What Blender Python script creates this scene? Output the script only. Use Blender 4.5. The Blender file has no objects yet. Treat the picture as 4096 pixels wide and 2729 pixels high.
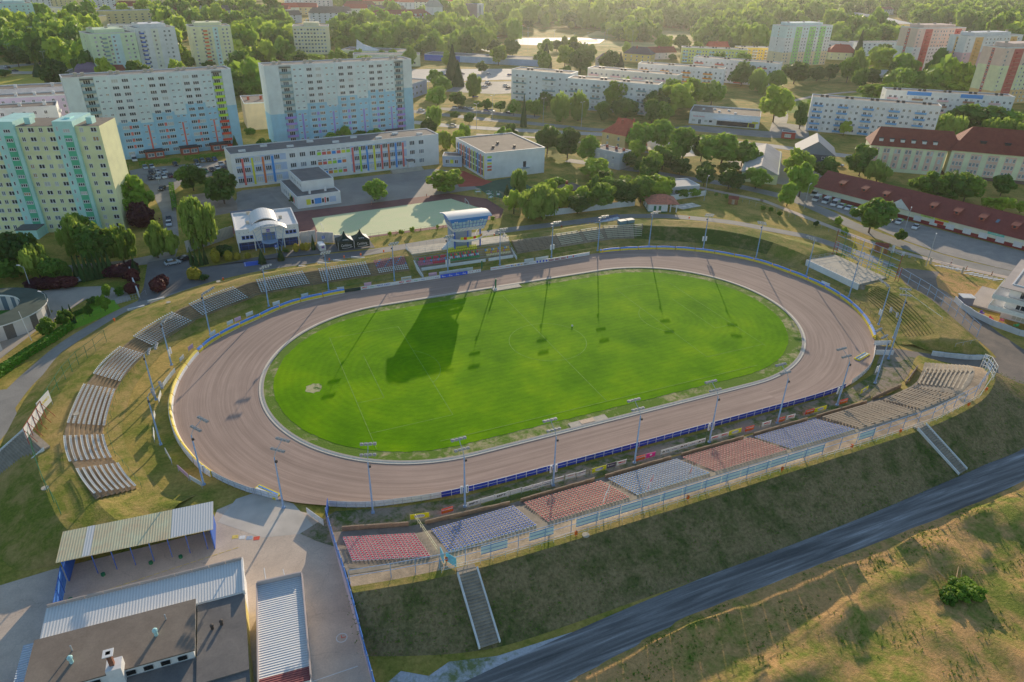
HAZE_D = 0.00005; ALB = 1.75
import bpy, math, random
from mathutils import Vector, Matrix
from math import radians, sin, cos, pi, atan2, hypot, sqrt
random.seed(11)
sc = bpy.context.scene
COL = sc.collection
CAMPOS = Vector((-18.9042, -126.5917, 78.173))
# ------------------------------------------------------------------ camera, sky, sun, render settings
cam = bpy.data.cameras.new('camera'); camo = bpy.data.objects.new('camera', cam); COL.objects.link(camo)
camo.location = CAMPOS; camo.rotation_euler = (1.0690095, -0.019657, -0.4115082)
cam.sensor_width = 36.0; cam.lens = 36.0 * 2747.0157 / 4096; cam.clip_start = 0.5; cam.clip_end = 20000
sc.camera = camo
SUN_AZ, SUN_EL = 60.5, 12.2
world = bpy.data.worlds.new('World'); sc.world = world; world.use_nodes = True
wn = world.node_tree.nodes; wl = world.node_tree.links
sky = wn.new('ShaderNodeTexSky'); sky.sky_type = 'NISHITA'; sky.sun_disc = False
sky.sun_elevation = radians(SUN_EL); sky.sun_rotation = radians(90 - SUN_AZ)
sky.altitude = 80; sky.air_density = 1.2; sky.dust_density = 0.5; sky.ozone_density = 2.5
bg = wn['Background']; bg.inputs[1].default_value = 0.15
wl.new(sky.outputs[0], bg.inputs[0])
sl = bpy.data.lights.new('sun', 'SUN'); sl.energy = 5.0; sl.angle = radians(0.4); sl.color = (1.0, 0.81, 0.57)
so = bpy.data.objects.new('sun', sl); COL.objects.link(so)
sd = Vector((cos(radians(SUN_AZ)) * cos(radians(SUN_EL)), sin(radians(SUN_AZ)) * cos(radians(SUN_EL)), sin(radians(SUN_EL))))
so.rotation_euler = sd.to_track_quat('Z', 'Y').to_euler(); so.location = (100, 300, 200)
sc.view_settings.view_transform = 'Standard'; sc.view_settings.look = 'None'; sc.view_settings.exposure = 0; sc.view_settings.gamma = 1.12
try:
    sc.cycles.use_denoising = True; sc.cycles.denoiser = 'OPENIMAGEDENOISE'
    sc.cycles.max_bounces = 6; sc.cycles.diffuse_bounces = 3; sc.cycles.glossy_bounces = 2
    sc.cycles.transmission_bounces = 3; sc.cycles.transparent_max_bounces = 6; sc.cycles.volume_bounces = 0
    sc.cycles.sample_clamp_indirect = 4
except Exception: pass
# ------------------------------------------------------------------ materials
def _new(name):
    m = bpy.data.materials.new(name); m.use_nodes = True
    nt = m.node_tree; b = nt.nodes['Principled BSDF']; return m, nt, b
def lin(c):
    return tuple(min(.82, ALB * (x / 12.92 if x <= 0.04045 else ((x + 0.055) / 1.055) ** 2.4)) for x in c)
def H(h):
    h = h.lstrip('#'); return lin(tuple(int(h[i:i + 2], 16) / 255 for i in (0, 2, 4)))
MC = {}
def mat(name, col, rough=0.8, metal=0.0, var=0.12, scale=3.0, var2=0.0, scale2=0.15, bump=0.0, emit=None, coords='Object', spec=0.3):
    if name in MC: return MC[name]
    m, nt, b = _new(name); N = nt.nodes; L = nt.links
    if isinstance(col, str): col = H(col)
    b.inputs['Roughness'].default_value = rough; b.inputs['Metallic'].default_value = metal
    try: b.inputs['Specular IOR Level'].default_value = spec
    except Exception: pass
    if var > 0 or var2 > 0:
        tc = N.new('ShaderNodeTexCoord'); 
        n1 = N.new('ShaderNodeTexNoise'); n1.inputs['Scale'].default_value = scale; n1.inputs['Detail'].default_value = 6
        L.new(tc.outputs[coords], n1.inputs['Vector'])
        mr = N.new('ShaderNodeMapRange'); mr.inputs['To Min'].default_value = 1 - var * 1.6; mr.inputs['To Max'].default_value = 1 + var * 1.6
        mr.inputs['From Min'].default_value = 0.25; mr.inputs['From Max'].default_value = 0.75
        L.new(n1.outputs['Fac'], mr.inputs['Value'])
        last = mr.outputs[0]
        if var2 > 0:
            n2 = N.new('ShaderNodeTexNoise'); n2.inputs['Scale'].default_value = scale2; n2.inputs['Detail'].default_value = 4
            L.new(tc.outputs[coords], n2.inputs['Vector'])
            mr2 = N.new('ShaderNodeMapRange'); mr2.inputs['To Min'].default_value = 1 - var2 * 1.6; mr2.inputs['To Max'].default_value = 1 + var2 * 1.6
            mr2.inputs['From Min'].default_value = 0.25; mr2.inputs['From Max'].default_value = 0.75
            L.new(n2.outputs['Fac'], mr2.inputs['Value'])
            mm = N.new('ShaderNodeMath'); mm.operation = 'MULTIPLY'; L.new(last, mm.inputs[0]); L.new(mr2.outputs[0], mm.inputs[1]); last = mm.outputs[0]
        vm = N.new('ShaderNodeVectorMath'); vm.operation = 'SCALE'; vm.inputs[0].default_value = col[:3]
        L.new(last, vm.inputs['Scale']); L.new(vm.outputs[0], b.inputs['Base Color'])
        if bump:
            bp = N.new('ShaderNodeBump'); bp.inputs['Strength'].default_value = bump; bp.inputs['Distance'].default_value = 0.1
            L.new(n1.outputs['Fac'], bp.inputs['Height']); L.new(bp.outputs[0], b.inputs['Normal'])
    else:
        b.inputs['Base Color'].default_value = (*col[:3], 1)
    if emit: b.inputs['Emission Color'].default_value = (*col[:3], 1); b.inputs['Emission Strength'].default_value = emit
    MC[name] = m; return m
def ramp(N, stops):
    r = N.new('ShaderNodeValToRGB'); e = r.color_ramp.elements
    while len(e) < len(stops): e.new(0.5)
    for i, (p, c) in enumerate(stops): e[i].position = p; e[i].color = (*(H(c) if isinstance(c, str) else c)[:3], 1)
    return r
def streaky(name, stops, sx=.04, sy=.9, rot=0.02):
    m, nt, b = _new(name); N, L = nt.nodes, nt.links; tc = N.new('ShaderNodeTexCoord'); mp = N.new('ShaderNodeMapping'); mp.inputs['Scale'].default_value = (sx, sy, 1); mp.inputs['Rotation'].default_value[2] = rot; L.new(tc.outputs['Object'], mp.inputs[0])
    n1 = noise(N, L, mp.outputs[0], 1, 8, .65, .5); n2 = noise(N, L, tc.outputs['Object'], 3, 6, .8); r = ramp(N, stops); L.new(n1.outputs[0], r.inputs[0]); mr = N.new('ShaderNodeMapRange'); mr.inputs['To Min'].default_value = .65; mr.inputs['To Max'].default_value = 1.35; L.new(n2.outputs[0], mr.inputs['Value'])
    vm = N.new('ShaderNodeVectorMath'); vm.operation = 'SCALE'; L.new(r.outputs[0], vm.inputs[0]); L.new(mr.outputs[0], vm.inputs['Scale']); L.new(vm.outputs[0], b.inputs['Base Color']); b.inputs['Roughness'].default_value = .95; return m
def noise(N, L, vec, scale, detail=6, rough=0.6, dist=0.0):
    n = N.new('ShaderNodeTexNoise'); n.inputs['Scale'].default_value = scale; n.inputs['Detail'].default_value = detail
    n.inputs['Roughness'].default_value = rough; n.inputs['Distortion'].default_value = dist
    L.new(vec, n.inputs['Vector']); return n
def mixc(N, L, fac, a, b, mode='MIX'):
    m = N.new('ShaderNodeMix'); m.data_type = 'RGBA'; m.blend_type = mode
    for k, v in ((0, fac), (6, a), (7, b)):
        if hasattr(v, 'is_linked') or hasattr(v, 'links'): L.new(v, m.inputs[k])
        elif k == 0: m.inputs[0].default_value = v
        else: m.inputs[k].default_value = (*(H(v) if isinstance(v, str) else v)[:3], 1)
    return m.outputs[2]
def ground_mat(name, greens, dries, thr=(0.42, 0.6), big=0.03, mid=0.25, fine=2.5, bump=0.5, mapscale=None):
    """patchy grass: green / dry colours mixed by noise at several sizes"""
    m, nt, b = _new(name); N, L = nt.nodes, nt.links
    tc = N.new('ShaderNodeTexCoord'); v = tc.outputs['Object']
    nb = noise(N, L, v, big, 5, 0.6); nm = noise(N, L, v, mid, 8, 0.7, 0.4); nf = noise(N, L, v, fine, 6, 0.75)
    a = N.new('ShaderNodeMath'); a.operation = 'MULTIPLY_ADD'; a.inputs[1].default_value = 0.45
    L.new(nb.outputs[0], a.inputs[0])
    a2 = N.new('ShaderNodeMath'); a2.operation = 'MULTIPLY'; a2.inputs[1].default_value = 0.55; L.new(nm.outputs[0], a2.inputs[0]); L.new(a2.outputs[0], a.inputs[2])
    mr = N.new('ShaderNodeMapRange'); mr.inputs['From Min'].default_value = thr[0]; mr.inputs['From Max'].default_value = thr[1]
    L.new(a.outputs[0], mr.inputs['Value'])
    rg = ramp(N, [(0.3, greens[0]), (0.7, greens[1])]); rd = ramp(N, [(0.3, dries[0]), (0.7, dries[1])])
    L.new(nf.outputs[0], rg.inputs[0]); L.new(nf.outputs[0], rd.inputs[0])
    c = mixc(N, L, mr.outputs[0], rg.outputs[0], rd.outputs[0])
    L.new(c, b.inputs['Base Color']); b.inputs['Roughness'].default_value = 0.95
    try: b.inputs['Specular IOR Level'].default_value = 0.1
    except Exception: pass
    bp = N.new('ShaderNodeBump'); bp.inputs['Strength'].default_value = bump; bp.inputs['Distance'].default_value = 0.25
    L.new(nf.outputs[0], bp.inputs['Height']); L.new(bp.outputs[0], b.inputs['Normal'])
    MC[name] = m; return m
GRASS = ground_mat('dry_grass', ['#425016', '#74762c'], ['#887038', '#ae904e'], (0.42, 0.58), 0.02, 0.12, 1.6)
BANK = ground_mat('bank_grass', ['#405018', '#6c6e2a'], ['#7c683a', '#9c8450'], (0.43, 0.58), 0.05, 0.3, 2.5, 0.7)
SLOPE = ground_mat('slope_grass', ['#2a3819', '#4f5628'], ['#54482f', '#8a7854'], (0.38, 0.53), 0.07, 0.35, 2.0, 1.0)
ROUGH = ground_mat('rough_grass', ['#4a581c', '#787a36'], ['#8c6c42', '#b88e5c'], (0.41, 0.53), 0.05, 0.28, 2.2, 1.0)
YELLOWG = ground_mat('mown_grass', ['#7d7c2e', '#8d8a35'], ['#a8943c', '#b39c45'], (0.4, 0.6), 0.03, 0.2, 1.5, 0.3)
RIM = ground_mat('rim_grass', ['#3f5a18', '#5c7426'], ['#8a7e58', '#a89a78'], (0.5, 0.62), 0.08, 0.5, 3.0, 0.5)
DIRT = ground_mat('dirt', ['#766654', '#8a7864'], ['#a08a70', '#b49c80'], (0.4, 0.6), 0.05, 0.4, 3.0, 0.4)
def asphalt(name, c1, c2, crack=0.0, patch=0.15, rough=0.85):
    m, nt, b = _new(name); N, L = nt.nodes, nt.links
    tc = N.new('ShaderNodeTexCoord'); v = tc.outputs['Object']
    n1 = noise(N, L, v, patch, 7, 0.65, 0.3); n2 = noise(N, L, v, 4.0, 6, 0.8)
    r = ramp(N, [(0.3, c1), (0.7, c2)]); L.new(n1.outputs[0], r.inputs[0])
    mr = N.new('ShaderNodeMapRange'); mr.inputs['From Min'].default_value = 0.3; mr.inputs['From Max'].default_value = 0.7; mr.inputs['To Min'].default_value = 0.82; mr.inputs['To Max'].default_value = 1.15
    L.new(n2.outputs[0], mr.inputs['Value'])
    vm = N.new('ShaderNodeVectorMath'); vm.operation = 'SCALE'; L.new(r.outputs[0], vm.inputs[0]); L.new(mr.outputs[0], vm.inputs['Scale'])
    out = vm.outputs[0]
    if crack:
        vo = N.new('ShaderNodeTexVoronoi'); vo.feature = 'DISTANCE_TO_EDGE'; vo.inputs['Scale'].default_value = crack
        nd = noise(N, L, v, 0.5, 5); ad = N.new('ShaderNodeVectorMath'); ad.operation = 'ADD'; L.new(v, ad.inputs[0])
        sc2 = N.new('ShaderNodeVectorMath'); sc2.operation = 'SCALE'; sc2.inputs['Scale'].default_value = 2.5; L.new(nd.outputs['Color'], sc2.inputs[0]); L.new(sc2.outputs[0], ad.inputs[1])
        L.new(ad.outputs[0], vo.inputs['Vector'])
        lt = N.new('ShaderNodeMapRange'); lt.inputs['From Min'].default_value = 0.0; lt.inputs['From Max'].default_value = 0.008; lt.inputs['To Min'].default_value = 0.78; lt.inputs['To Max'].default_value = 1.0
        L.new(vo.outputs['Distance'], lt.inputs['Value'])
        v2 = N.new('ShaderNodeVectorMath'); v2.operation = 'SCALE'; L.new(out, v2.inputs[0]); L.new(lt.outputs[0], v2.inputs['Scale']); out = v2.outputs[0]
    L.new(out, b.inputs['Base Color']); b.inputs['Roughness'].default_value = rough
    MC[name] = m; return m
ASPH = asphalt('asphalt', '#67645f', '#807b74'); ASPHD = asphalt('dark_asphalt', '#4e4d4d', '#63605d')
CONC = asphalt('yard_concrete', '#968678', '#b0a090', 0.13, 0.2); PAVE = asphalt('paving', '#857c70', '#988d80'); SIDE = asphalt('sidewalk', '#9c8a7c', '#b09c8c')
SCHOOLY = asphalt('school_asphalt', '#6f6a64', '#8a837a', 0, 0.08)
CINDER = streaky('cinder_road', [(.3, '#3c3c3c'), (.46, '#535252'), (.58, '#6e6d6d'), (.7, '#96979c')]); CONCG = asphalt('grey_concrete', '#8d8578', '#a59c8c', 0, 0.6)
STEP = asphalt('step_concrete', '#6e6456', '#8c8070', 0, 0.8); BROWNW = asphalt('old_concrete_wall', '#6a5848', '#8a7660', 0, 1.0)
RED = asphalt('red_court', '#5c3836', '#70463e', 0, 0.3); GREENC = asphalt('green_court', '#acb484', '#b8be8c', 0, 0.25)
def track_mat():
    m, nt, b = _new('shale_track'); N, L = nt.nodes, nt.links
    uv = N.new('ShaderNodeUVMap'); uv.uv_map = 'UVMap'
    mp = N.new('ShaderNodeMapping'); mp.inputs['Scale'].default_value = (0.035, 1.3, 1); L.new(uv.outputs[0], mp.inputs[0])
    n1 = noise(N, L, mp.outputs[0], 1.0, 9, 0.68, 0.6)
    mp2 = N.new('ShaderNodeMapping'); mp2.inputs['Scale'].default_value = (0.12, 5.0, 1); L.new(uv.outputs[0], mp2.inputs[0])
    n2 = noise(N, L, mp2.outputs[0], 1.0, 6, 0.7, 0.3)
    tc = N.new('ShaderNodeTexCoord'); n3 = noise(N, L, tc.outputs['Object'], 0.06, 4); n4 = noise(N, L, tc.outputs['Object'], 6.0, 5, 0.8)
    r = ramp(N, [(0.25, '#6c5b52'), (0.42, '#7f6b61'), (0.58, '#8c776c'), (0.8, '#978278')]); L.new(n1.outputs[0], r.inputs[0])
    out = r.outputs[0]
    for n, lo, hi in ((n2, 0.86, 1.08), (n3, 0.9, 1.1), (n4, 0.9, 1.1)):
        mr = N.new('ShaderNodeMapRange'); mr.inputs['From Min'].default_value = 0.3; mr.inputs['From Max'].default_value = 0.7; mr.inputs['To Min'].default_value = lo; mr.inputs['To Max'].default_value = hi
        L.new(n.outputs[0], mr.inputs['Value']); vm = N.new('ShaderNodeVectorMath'); vm.operation = 'SCALE'; L.new(out, vm.inputs[0]); L.new(mr.outputs[0], vm.inputs['Scale']); out = vm.outputs[0]
    L.new(out, b.inputs['Base Color']); b.inputs['Roughness'].default_value = 0.95
    bp = N.new('ShaderNodeBump'); bp.inputs['Strength'].default_value = 0.5; bp.inputs['Distance'].default_value = 0.06; L.new(n2.outputs[0], bp.inputs['Height']); L.new(bp.outputs[0], b.inputs['Normal'])
    MC['track'] = m; return m
TRACK = track_mat()
def turf_mat():
    m, nt, b = _new('infield_turf'); N, L = nt.nodes, nt.links
    uv = N.new('ShaderNodeUVMap'); uv.uv_map = 'UVMap'; sep = N.new('ShaderNodeSeparateXYZ'); L.new(uv.outputs[0], sep.inputs[0])
    tc = N.new('ShaderNodeTexCoord'); v = tc.outputs['Object']
    nw = noise(N, L, v, 0.08, 3)
    s = N.new('ShaderNodeMath'); s.operation = 'MULTIPLY'; s.inputs[1].default_value = 4.2; L.new(sep.outputs[1], s.inputs[0])
    a = N.new('ShaderNodeMath'); a.operation = 'MULTIPLY_ADD'; a.inputs[1].default_value = 3.0; L.new(nw.outputs[0], a.inputs[0]); L.new(s.outputs[0], a.inputs[2])
    si = N.new('ShaderNodeMath'); si.operation = 'SINE'; L.new(a.outputs[0], si.inputs[0])
    n1 = noise(N, L, v, 0.07, 6, 0.6); mp = N.new('ShaderNodeMapping'); mp.inputs['Scale'].default_value = (0.5, 3, 1); mp.inputs['Rotation'].default_value[2] = 0.05; L.new(v, mp.inputs[0])
    n2 = noise(N, L, mp.outputs[0], 1.2, 7, 0.75); n3 = noise(N, L, v, 7, 4, 0.8)
    r = ramp(N, [(0.3, '#3d6800'), (0.5, '#527c00'), (0.72, '#6e9000')]); L.new(n1.outputs[0], r.inputs[0]); out = r.outputs[0]
    for n, lo, hi, f0, f1 in ((si, 0.95, 1.04, -1, 1), (n2, 0.8, 1.2, 0.3, 0.7), (n3, 0.82, 1.18, 0.3, 0.7)):
        mr = N.new('ShaderNodeMapRange'); mr.inputs['From Min'].default_value = f0; mr.inputs['From Max'].default_value = f1; mr.inputs['To Min'].default_value = lo; mr.inputs['To Max'].default_value = hi
        L.new(n.outputs[0], mr.inputs['Value']); vm = N.new('ShaderNodeVectorMath'); vm.operation = 'SCALE'; L.new(out, vm.inputs[0]); L.new(mr.outputs[0], vm.inputs['Scale']); out = vm.outputs[0]
    L.new(out, b.inputs['Base Color']); b.inputs['Roughness'].default_value = 0.9
    try:
        b.inputs['Specular IOR Level'].default_value = 0.03
    except Exception: pass
    bp = N.new('ShaderNodeBump'); bp.inputs['Strength'].default_value = 0.5; bp.inputs['Distance'].default_value = 0.08; L.new(n3.outputs[0], bp.inputs['Height']); L.new(bp.outputs[0], b.inputs['Normal'])
    MC['turf'] = m; return m
TURF = turf_mat()
def wave_mat(name, c1, c2, period, axis='X', coords='Object', rough=0.5, metal=0.0, dirt=0.25, bump=0.6):
    """corrugated or tiled roofing: ridges every `period` metres along an object axis"""
    m, nt, b = _new(name); N, L = nt.nodes, nt.links
    tc = N.new('ShaderNodeTexCoord'); v = tc.outputs[coords]; sep = N.new('ShaderNodeSeparateXYZ'); L.new(v, sep.inputs[0])
    s = N.new('ShaderNodeMath'); s.operation = 'MULTIPLY'; s.inputs[1].default_value = 2 * pi / period; L.new(sep.outputs['XYZ'.index(axis)], s.inputs[0])
    si = N.new('ShaderNodeMath'); si.operation = 'SINE'; L.new(s.outputs[0], si.inputs[0])
    n1 = noise(N, L, v, 0.5, 7, 0.7, 0.3); r = ramp(N, [(0.32, c1), (0.68, c2)]); L.new(n1.outputs[0], r.inputs[0])
    mr = N.new('ShaderNodeMapRange'); mr.inputs['From Min'].default_value = -1; mr.inputs['From Max'].default_value = 1; mr.inputs['To Min'].default_value = 1 - dirt; mr.inputs['To Max'].default_value = 1.05  # dirt: how far the colour darkens in the troughs between ridges
    L.new(si.outputs[0], mr.inputs['Value']); vm = N.new('ShaderNodeVectorMath'); vm.operation = 'SCALE'; L.new(r.outputs[0], vm.inputs[0]); L.new(mr.outputs[0], vm.inputs['Scale'])
    L.new(vm.outputs[0], b.inputs['Base Color']); b.inputs['Roughness'].default_value = rough; b.inputs['Metallic'].default_value = metal
    bp = N.new('ShaderNodeBump'); bp.inputs['Strength'].default_value = bump; bp.inputs['Distance'].default_value = period * 0.25; L.new(si.outputs[0], bp.inputs['Height']); L.new(bp.outputs[0], b.inputs['Normal'])
    MC[name] = m; return m
CORRY = wave_mat('yellowed_corrugated', '#b8a07c', '#d6be94', 0.36, dirt=.22, bump=.2); CORRW = wave_mat('white_corrugated', '#b8b6b4', '#d2d0cc', 0.36, dirt=.16, bump=.2)
CORRB = wave_mat('blue_grey_corrugated', '#8a98b0', '#a4aec0', 0.36, 'Y')
TILER = wave_mat('red_roof_tiles', '#6e2c24', '#843a2e', 0.45, 'Y', rough=0.75, dirt=0.35); TILEO = wave_mat('orange_roof_tiles', '#a4432c', '#b8553a', 0.4, 'Z', rough=0.8, dirt=0.2)
TILEC = wave_mat('dark_red_roof_tiles', '#6a2e24', '#80402e', 0.4, 'Z', rough=0.8, dirt=0.25)
def leaf_mat(name, c1, c2, trans=0.35, tint=None):
    m, nt, b = _new(name); N, L = nt.nodes, nt.links
    oi = N.new('ShaderNodeObjectInfo'); geo = N.new('ShaderNodeNewGeometry')
    n1 = noise(N, L, geo.outputs['Position'], 0.6, 4, 0.7)
    ad = N.new('ShaderNodeMath'); ad.operation = 'MULTIPLY_ADD'; ad.inputs[1].default_value = 0.55; L.new(oi.outputs['Random'], ad.inputs[0]); 
    n0 = noise(N, L, geo.outputs['Position'], 0.05, 3, 0.8); nm_ = N.new('ShaderNodeMath'); nm_.operation = 'ADD'; L.new(n0.outputs[0], nm_.inputs[0]); L.new(n1.outputs[0], nm_.inputs[1])
    ms = N.new('ShaderNodeMath'); ms.operation = 'MULTIPLY_ADD'; ms.inputs[1].default_value = 0.8; ms.inputs[2].default_value = -.52; L.new(nm_.outputs[0], ms.inputs[0]); L.new(ms.outputs[0], ad.inputs[2])
    r = ramp(N, [(0.15, c1), (0.75, c2)]); L.new(ad.outputs[0], r.inputs[0])
    L.new(r.outputs[0], b.inputs['Base Color']); b.inputs['Roughness'].default_value = 0.6
    try: b.inputs['Specular IOR Level'].default_value = 0.2
    except Exception: pass
    tr = N.new('ShaderNodeBsdfTranslucent'); tm = mixc(N, L, 0.5, r.outputs[0], tint or (0.34, 0.46, 0.06)); L.new(tm, tr.inputs[0])
    mx = N.new('ShaderNodeMixShader'); mx.inputs[0].default_value = trans
    L.new(b.outputs[0], mx.inputs[1]); L.new(tr.outputs[0], mx.inputs[2]); L.new(mx.outputs[0], N['Material Output'].inputs[0])
    MC[name] = m; return m
LEAF = {'b': leaf_mat('leaves_green', '#32501c', '#6e8c2e', .38), 'd': leaf_mat('leaves_dark', '#203a1c', '#4c6a26', 0.3), 'y': leaf_mat('leaves_yellow', '#587222', '#92a436', 0.45),
        'w': leaf_mat('leaves_birch', '#445e20', '#829440', 0.45), 'c': leaf_mat('needles', '#182a18', '#2c4620', 0.1), 'r': leaf_mat('leaves_purple', '#2c1420', '#4e2626', 0.15, (0.35, 0.08, 0.05)),
        'o': leaf_mat('needles_golden', '#6e6c1e', '#98862a', 0.2)}
BARK = mat('bark', '#4a3c30', 0.9, var=0.25, scale=4)
WHITE = mat('white_paint', '#dcdcda', 0.6, var=0.05, scale=1.5, var2=0.06); OFFW = mat('off_white', '#c9c4ba', 0.8, var=0.08, scale=1.0, var2=0.08)
BLUEP = mat('blue_paint', '#2a4f9c', 0.5, var=0.08); STEELB = mat('blue_steel', '#7089a8', 0.5, var=0.1, scale=2); STEEL = mat('galvanised_steel', '#8f9499', 0.45, 0.3, var=0.1)
DARK = mat('dark_metal', '#2c2d30', 0.6, var=0.1); BLACK = mat('black_paint', '#141517', 0.5, var=0.05); REDP = mat('red_paint', '#b02a20', 0.5, var=0.08)
YELP = mat('yellow_paint', '#d6a822', 0.6, var=0.08, scale=1.0); GREENP = mat('green_paint', '#1f5a3c', 0.6, var=0.1); ORANGEP = mat('orange_paint', '#d0501c', 0.6)
BITUM = asphalt('bitumen_roof', '#4c4a4a', '#625e5b', 0, 0.35, 0.9); BITUMB = asphalt('brown_bitumen', '#5a5048', '#6c6258', 0, 0.3, 0.9)
GRAVELR = asphalt('roof_gravel', '#8c8278', '#a09488', 0, 0.3, 0.95)
BRICK = mat('red_brick', '#8e4a3c', 0.85, var=0.12, scale=6); WOOD = mat('brown_wood', '#7a5234', 0.8, var=0.2, scale=3); OLDWOOD = mat('weathered_wood', '#8a7c6a', 0.85, var=0.2, scale=2)
GLASS = mat('dark_glass', '#1c242c', 0.12, 0.0, var=0, spec=0.8); GLASSB = mat('sky_reflection_glass', '#56636f', 0.15, var=0, spec=0.8); GLASSW = mat('curtain_glass', '#9c9c96', 0.3, var=0, spec=0.6); GLASSO = mat('warm_glass', '#8a7048', 0.25, var=0, spec=0.6)  # GLASSB: sky reflection put into the pane's base colour
# ------------------------------------------------------------------ mesh builder
class M:
    def __init__(s): s.v = []; s.f = []; s.m = []; s.uv = None
    def add(s, vs, fs, mi=0):
        o = len(s.v); s.v += [tuple(p) for p in vs]
        for f in fs: s.f.append(tuple(i + o for i in f)); s.m.append(mi)
        return s
    def box(s, x0, x1, y0, y1, z0, z1, mi=0):
        return s.add([(x0, y0, z0), (x1, y0, z0), (x1, y1, z0), (x0, y1, z0), (x0, y0, z1), (x1, y0, z1), (x1, y1, z1), (x0, y1, z1)],
                     [(0, 3, 2, 1), (4, 5, 6, 7), (0, 1, 5, 4), (1, 2, 6, 5), (2, 3, 7, 6), (3, 0, 4, 7)], mi)
    def obox(s, c, d, ang=0, mi=0, pitch=0):
        """box of size d centred at c, turned about z by ang (radians), pitched about its x axis"""
        ca, sa, cp, sp = cos(ang), sin(ang), cos(pitch), sin(pitch); vs = []
        for z in (-.5, .5):
            for x, y in ((-.5, -.5), (.5, -.5), (.5, .5), (-.5, .5)):
                X, Y, Z = x * d[0], y * d[1], z * d[2]; Y, Z = Y * cp - Z * sp, Y * sp + Z * cp
                vs.append((c[0] + X * ca - Y * sa, c[1] + X * sa + Y * ca, c[2] + Z))
        return s.add(vs, [(0, 3, 2, 1), (4, 5, 6, 7), (0, 1, 5, 4), (1, 2, 6, 5), (2, 3, 7, 6), (3, 0, 4, 7)], mi)
    def beam(s, a, b, w, h=None, mi=0):
        return s.tube(a, b, w / 2, mi, 4)
    def tube(s, a, b, r, mi=0, n=6, r2=None):
        a, b = Vector(a), Vector(b); d = b - a
        if d.length < 1e-6: return s
        q = d.to_track_quat('Z', 'Y'); r2 = r if r2 is None else r2; vs = []
        for p, rr in ((a, r), (b, r2)):
            for i in range(n):
                t = 2 * pi * (i + .5) / n; vs.append(p + q @ Vector((cos(t) * rr, sin(t) * rr, 0)))
        fs = [(i, (i + 1) % n, n + (i + 1) % n, n + i) for i in range(n)] + [tuple(range(n - 1, -1, -1)), tuple(range(n, 2 * n))]
        return s.add(vs, fs, mi)
    def prism(s, poly, z0, z1, mi=0, mt=None):
        n = len(poly); ar = sum(poly[i][0] * poly[(i + 1) % n][1] - poly[(i + 1) % n][0] * poly[i][1] for i in range(n))
        if ar < 0: poly = poly[::-1]
        vs = [(p[0], p[1], z0) for p in poly] + [(p[0], p[1], z1) for p in poly]
        s.add(vs, [(i, (i + 1) % n, n + (i + 1) % n, n + i) for i in range(n)] + [tuple(range(n - 1, -1, -1))], mi)
        s.add(vs[n:], [tuple(range(n))], mi if mt is None else mt); return s
    def sheet(s, poly, z, mi=0):
        n = len(poly); ar = sum(poly[i][0] * poly[(i + 1) % n][1] - poly[(i + 1) % n][0] * poly[i][1] for i in range(n))
        if ar < 0: poly = poly[::-1]
        return s.add([(p[0], p[1], z) for p in poly], [tuple(range(n))], mi)
    def quad(s, a, b, c, d, mi=0): return s.add([a, b, c, d], [(0, 1, 2, 3)], mi)
    def mesh(s, name, mats):
        me = bpy.data.meshes.new(name); me.from_pydata(s.v, [], s.f)
        for m in mats: me.materials.append(m)
        if len(mats) > 1: me.polygons.foreach_set('material_index', s.m)
        if s.uv:
            ul = me.uv_layers.new(name='UVMap'); d = []
            for p in me.polygons:
                for vi in p.vertices: d += s.uv[vi]
            ul.data.foreach_set('uv', d)
        me.update(); return me
    def build(s, name, mats, parent=None, smooth=False):
        if not isinstance(mats, (list, tuple)): mats = [mats]
        me = s.mesh(name, mats)
        if smooth: me.polygons.foreach_set('use_smooth', [True] * len(me.polygons))
        return link(name, me, parent)
def link(name, data, parent=None, loc=None, rz=None, scale=None):
    o = bpy.data.objects.new(name, data); COL.objects.link(o)
    if parent: o.parent = parent
    if loc is not None: o.location = loc
    if rz is not None: o.rotation_euler = (0, 0, rz)
    if scale is not None: o.scale = scale
    return o
ALLT = []
def tag(o, label, cat, group=None, kind=None):
    o['label'] = label; o['category'] = cat
    if group: o['group'] = group
    if kind: o['kind'] = kind
    ALLT.append(o); return o
def thing(name, label, cat, loc=(0, 0, 0), rz=0, group=None):
    return tag(link(name, None, None, loc, rz), label, cat, group)
def struct(o, label=None):
    o['kind'] = 'structure'
    if label: o['label'] = label
    return o
def W(p, t):
    """bring world point into a thing's own frame"""
    ca, sa = cos(-t.rotation_euler[2]), sin(-t.rotation_euler[2]); x, y = p[0] - t.location[0], p[1] - t.location[1]
    return (x * ca - y * sa, x * sa + y * ca) + ((p[2] - t.location[2],) if len(p) > 2 else ())
def copy_thing(root, loc, rz=None, scale=None):
    r = root.copy(); COL.objects.link(r); r.location = loc
    if rz is not None: r.rotation_euler = (root.rotation_euler[0], root.rotation_euler[1], rz)
    if scale is not None: r.scale = scale
    for ch in root.children:
        c = ch.copy(); COL.objects.link(c); c.parent = r
        for g in ch.children:
            d = g.copy(); COL.objects.link(d); d.parent = c
    ALLT.append(r); return r
def crom(pts, k, closed=False):
    """Catmull-Rom through points (any dimension), k pieces per span"""
    n = len(pts); out = []; rng = range(n) if closed else range(n - 1)
    for i in rng:
        g = lambda j: pts[j % n] if closed else pts[min(max(j, 0), n - 1)]
        p0, p1, p2, p3 = g(i - 1), g(i), g(i + 1), g(i + 2)
        for j in range(k):
            t = j / k
            out.append(tuple(0.5 * (2 * b + (c - a) * t + (2 * a - 5 * b + 4 * c - d) * t * t + (3 * b - a - 3 * c + d) * t ** 3) for a, b, c, d in zip(p0, p1, p2, p3)))
    if not closed: out.append(tuple(pts[-1]))
    return out
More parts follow.
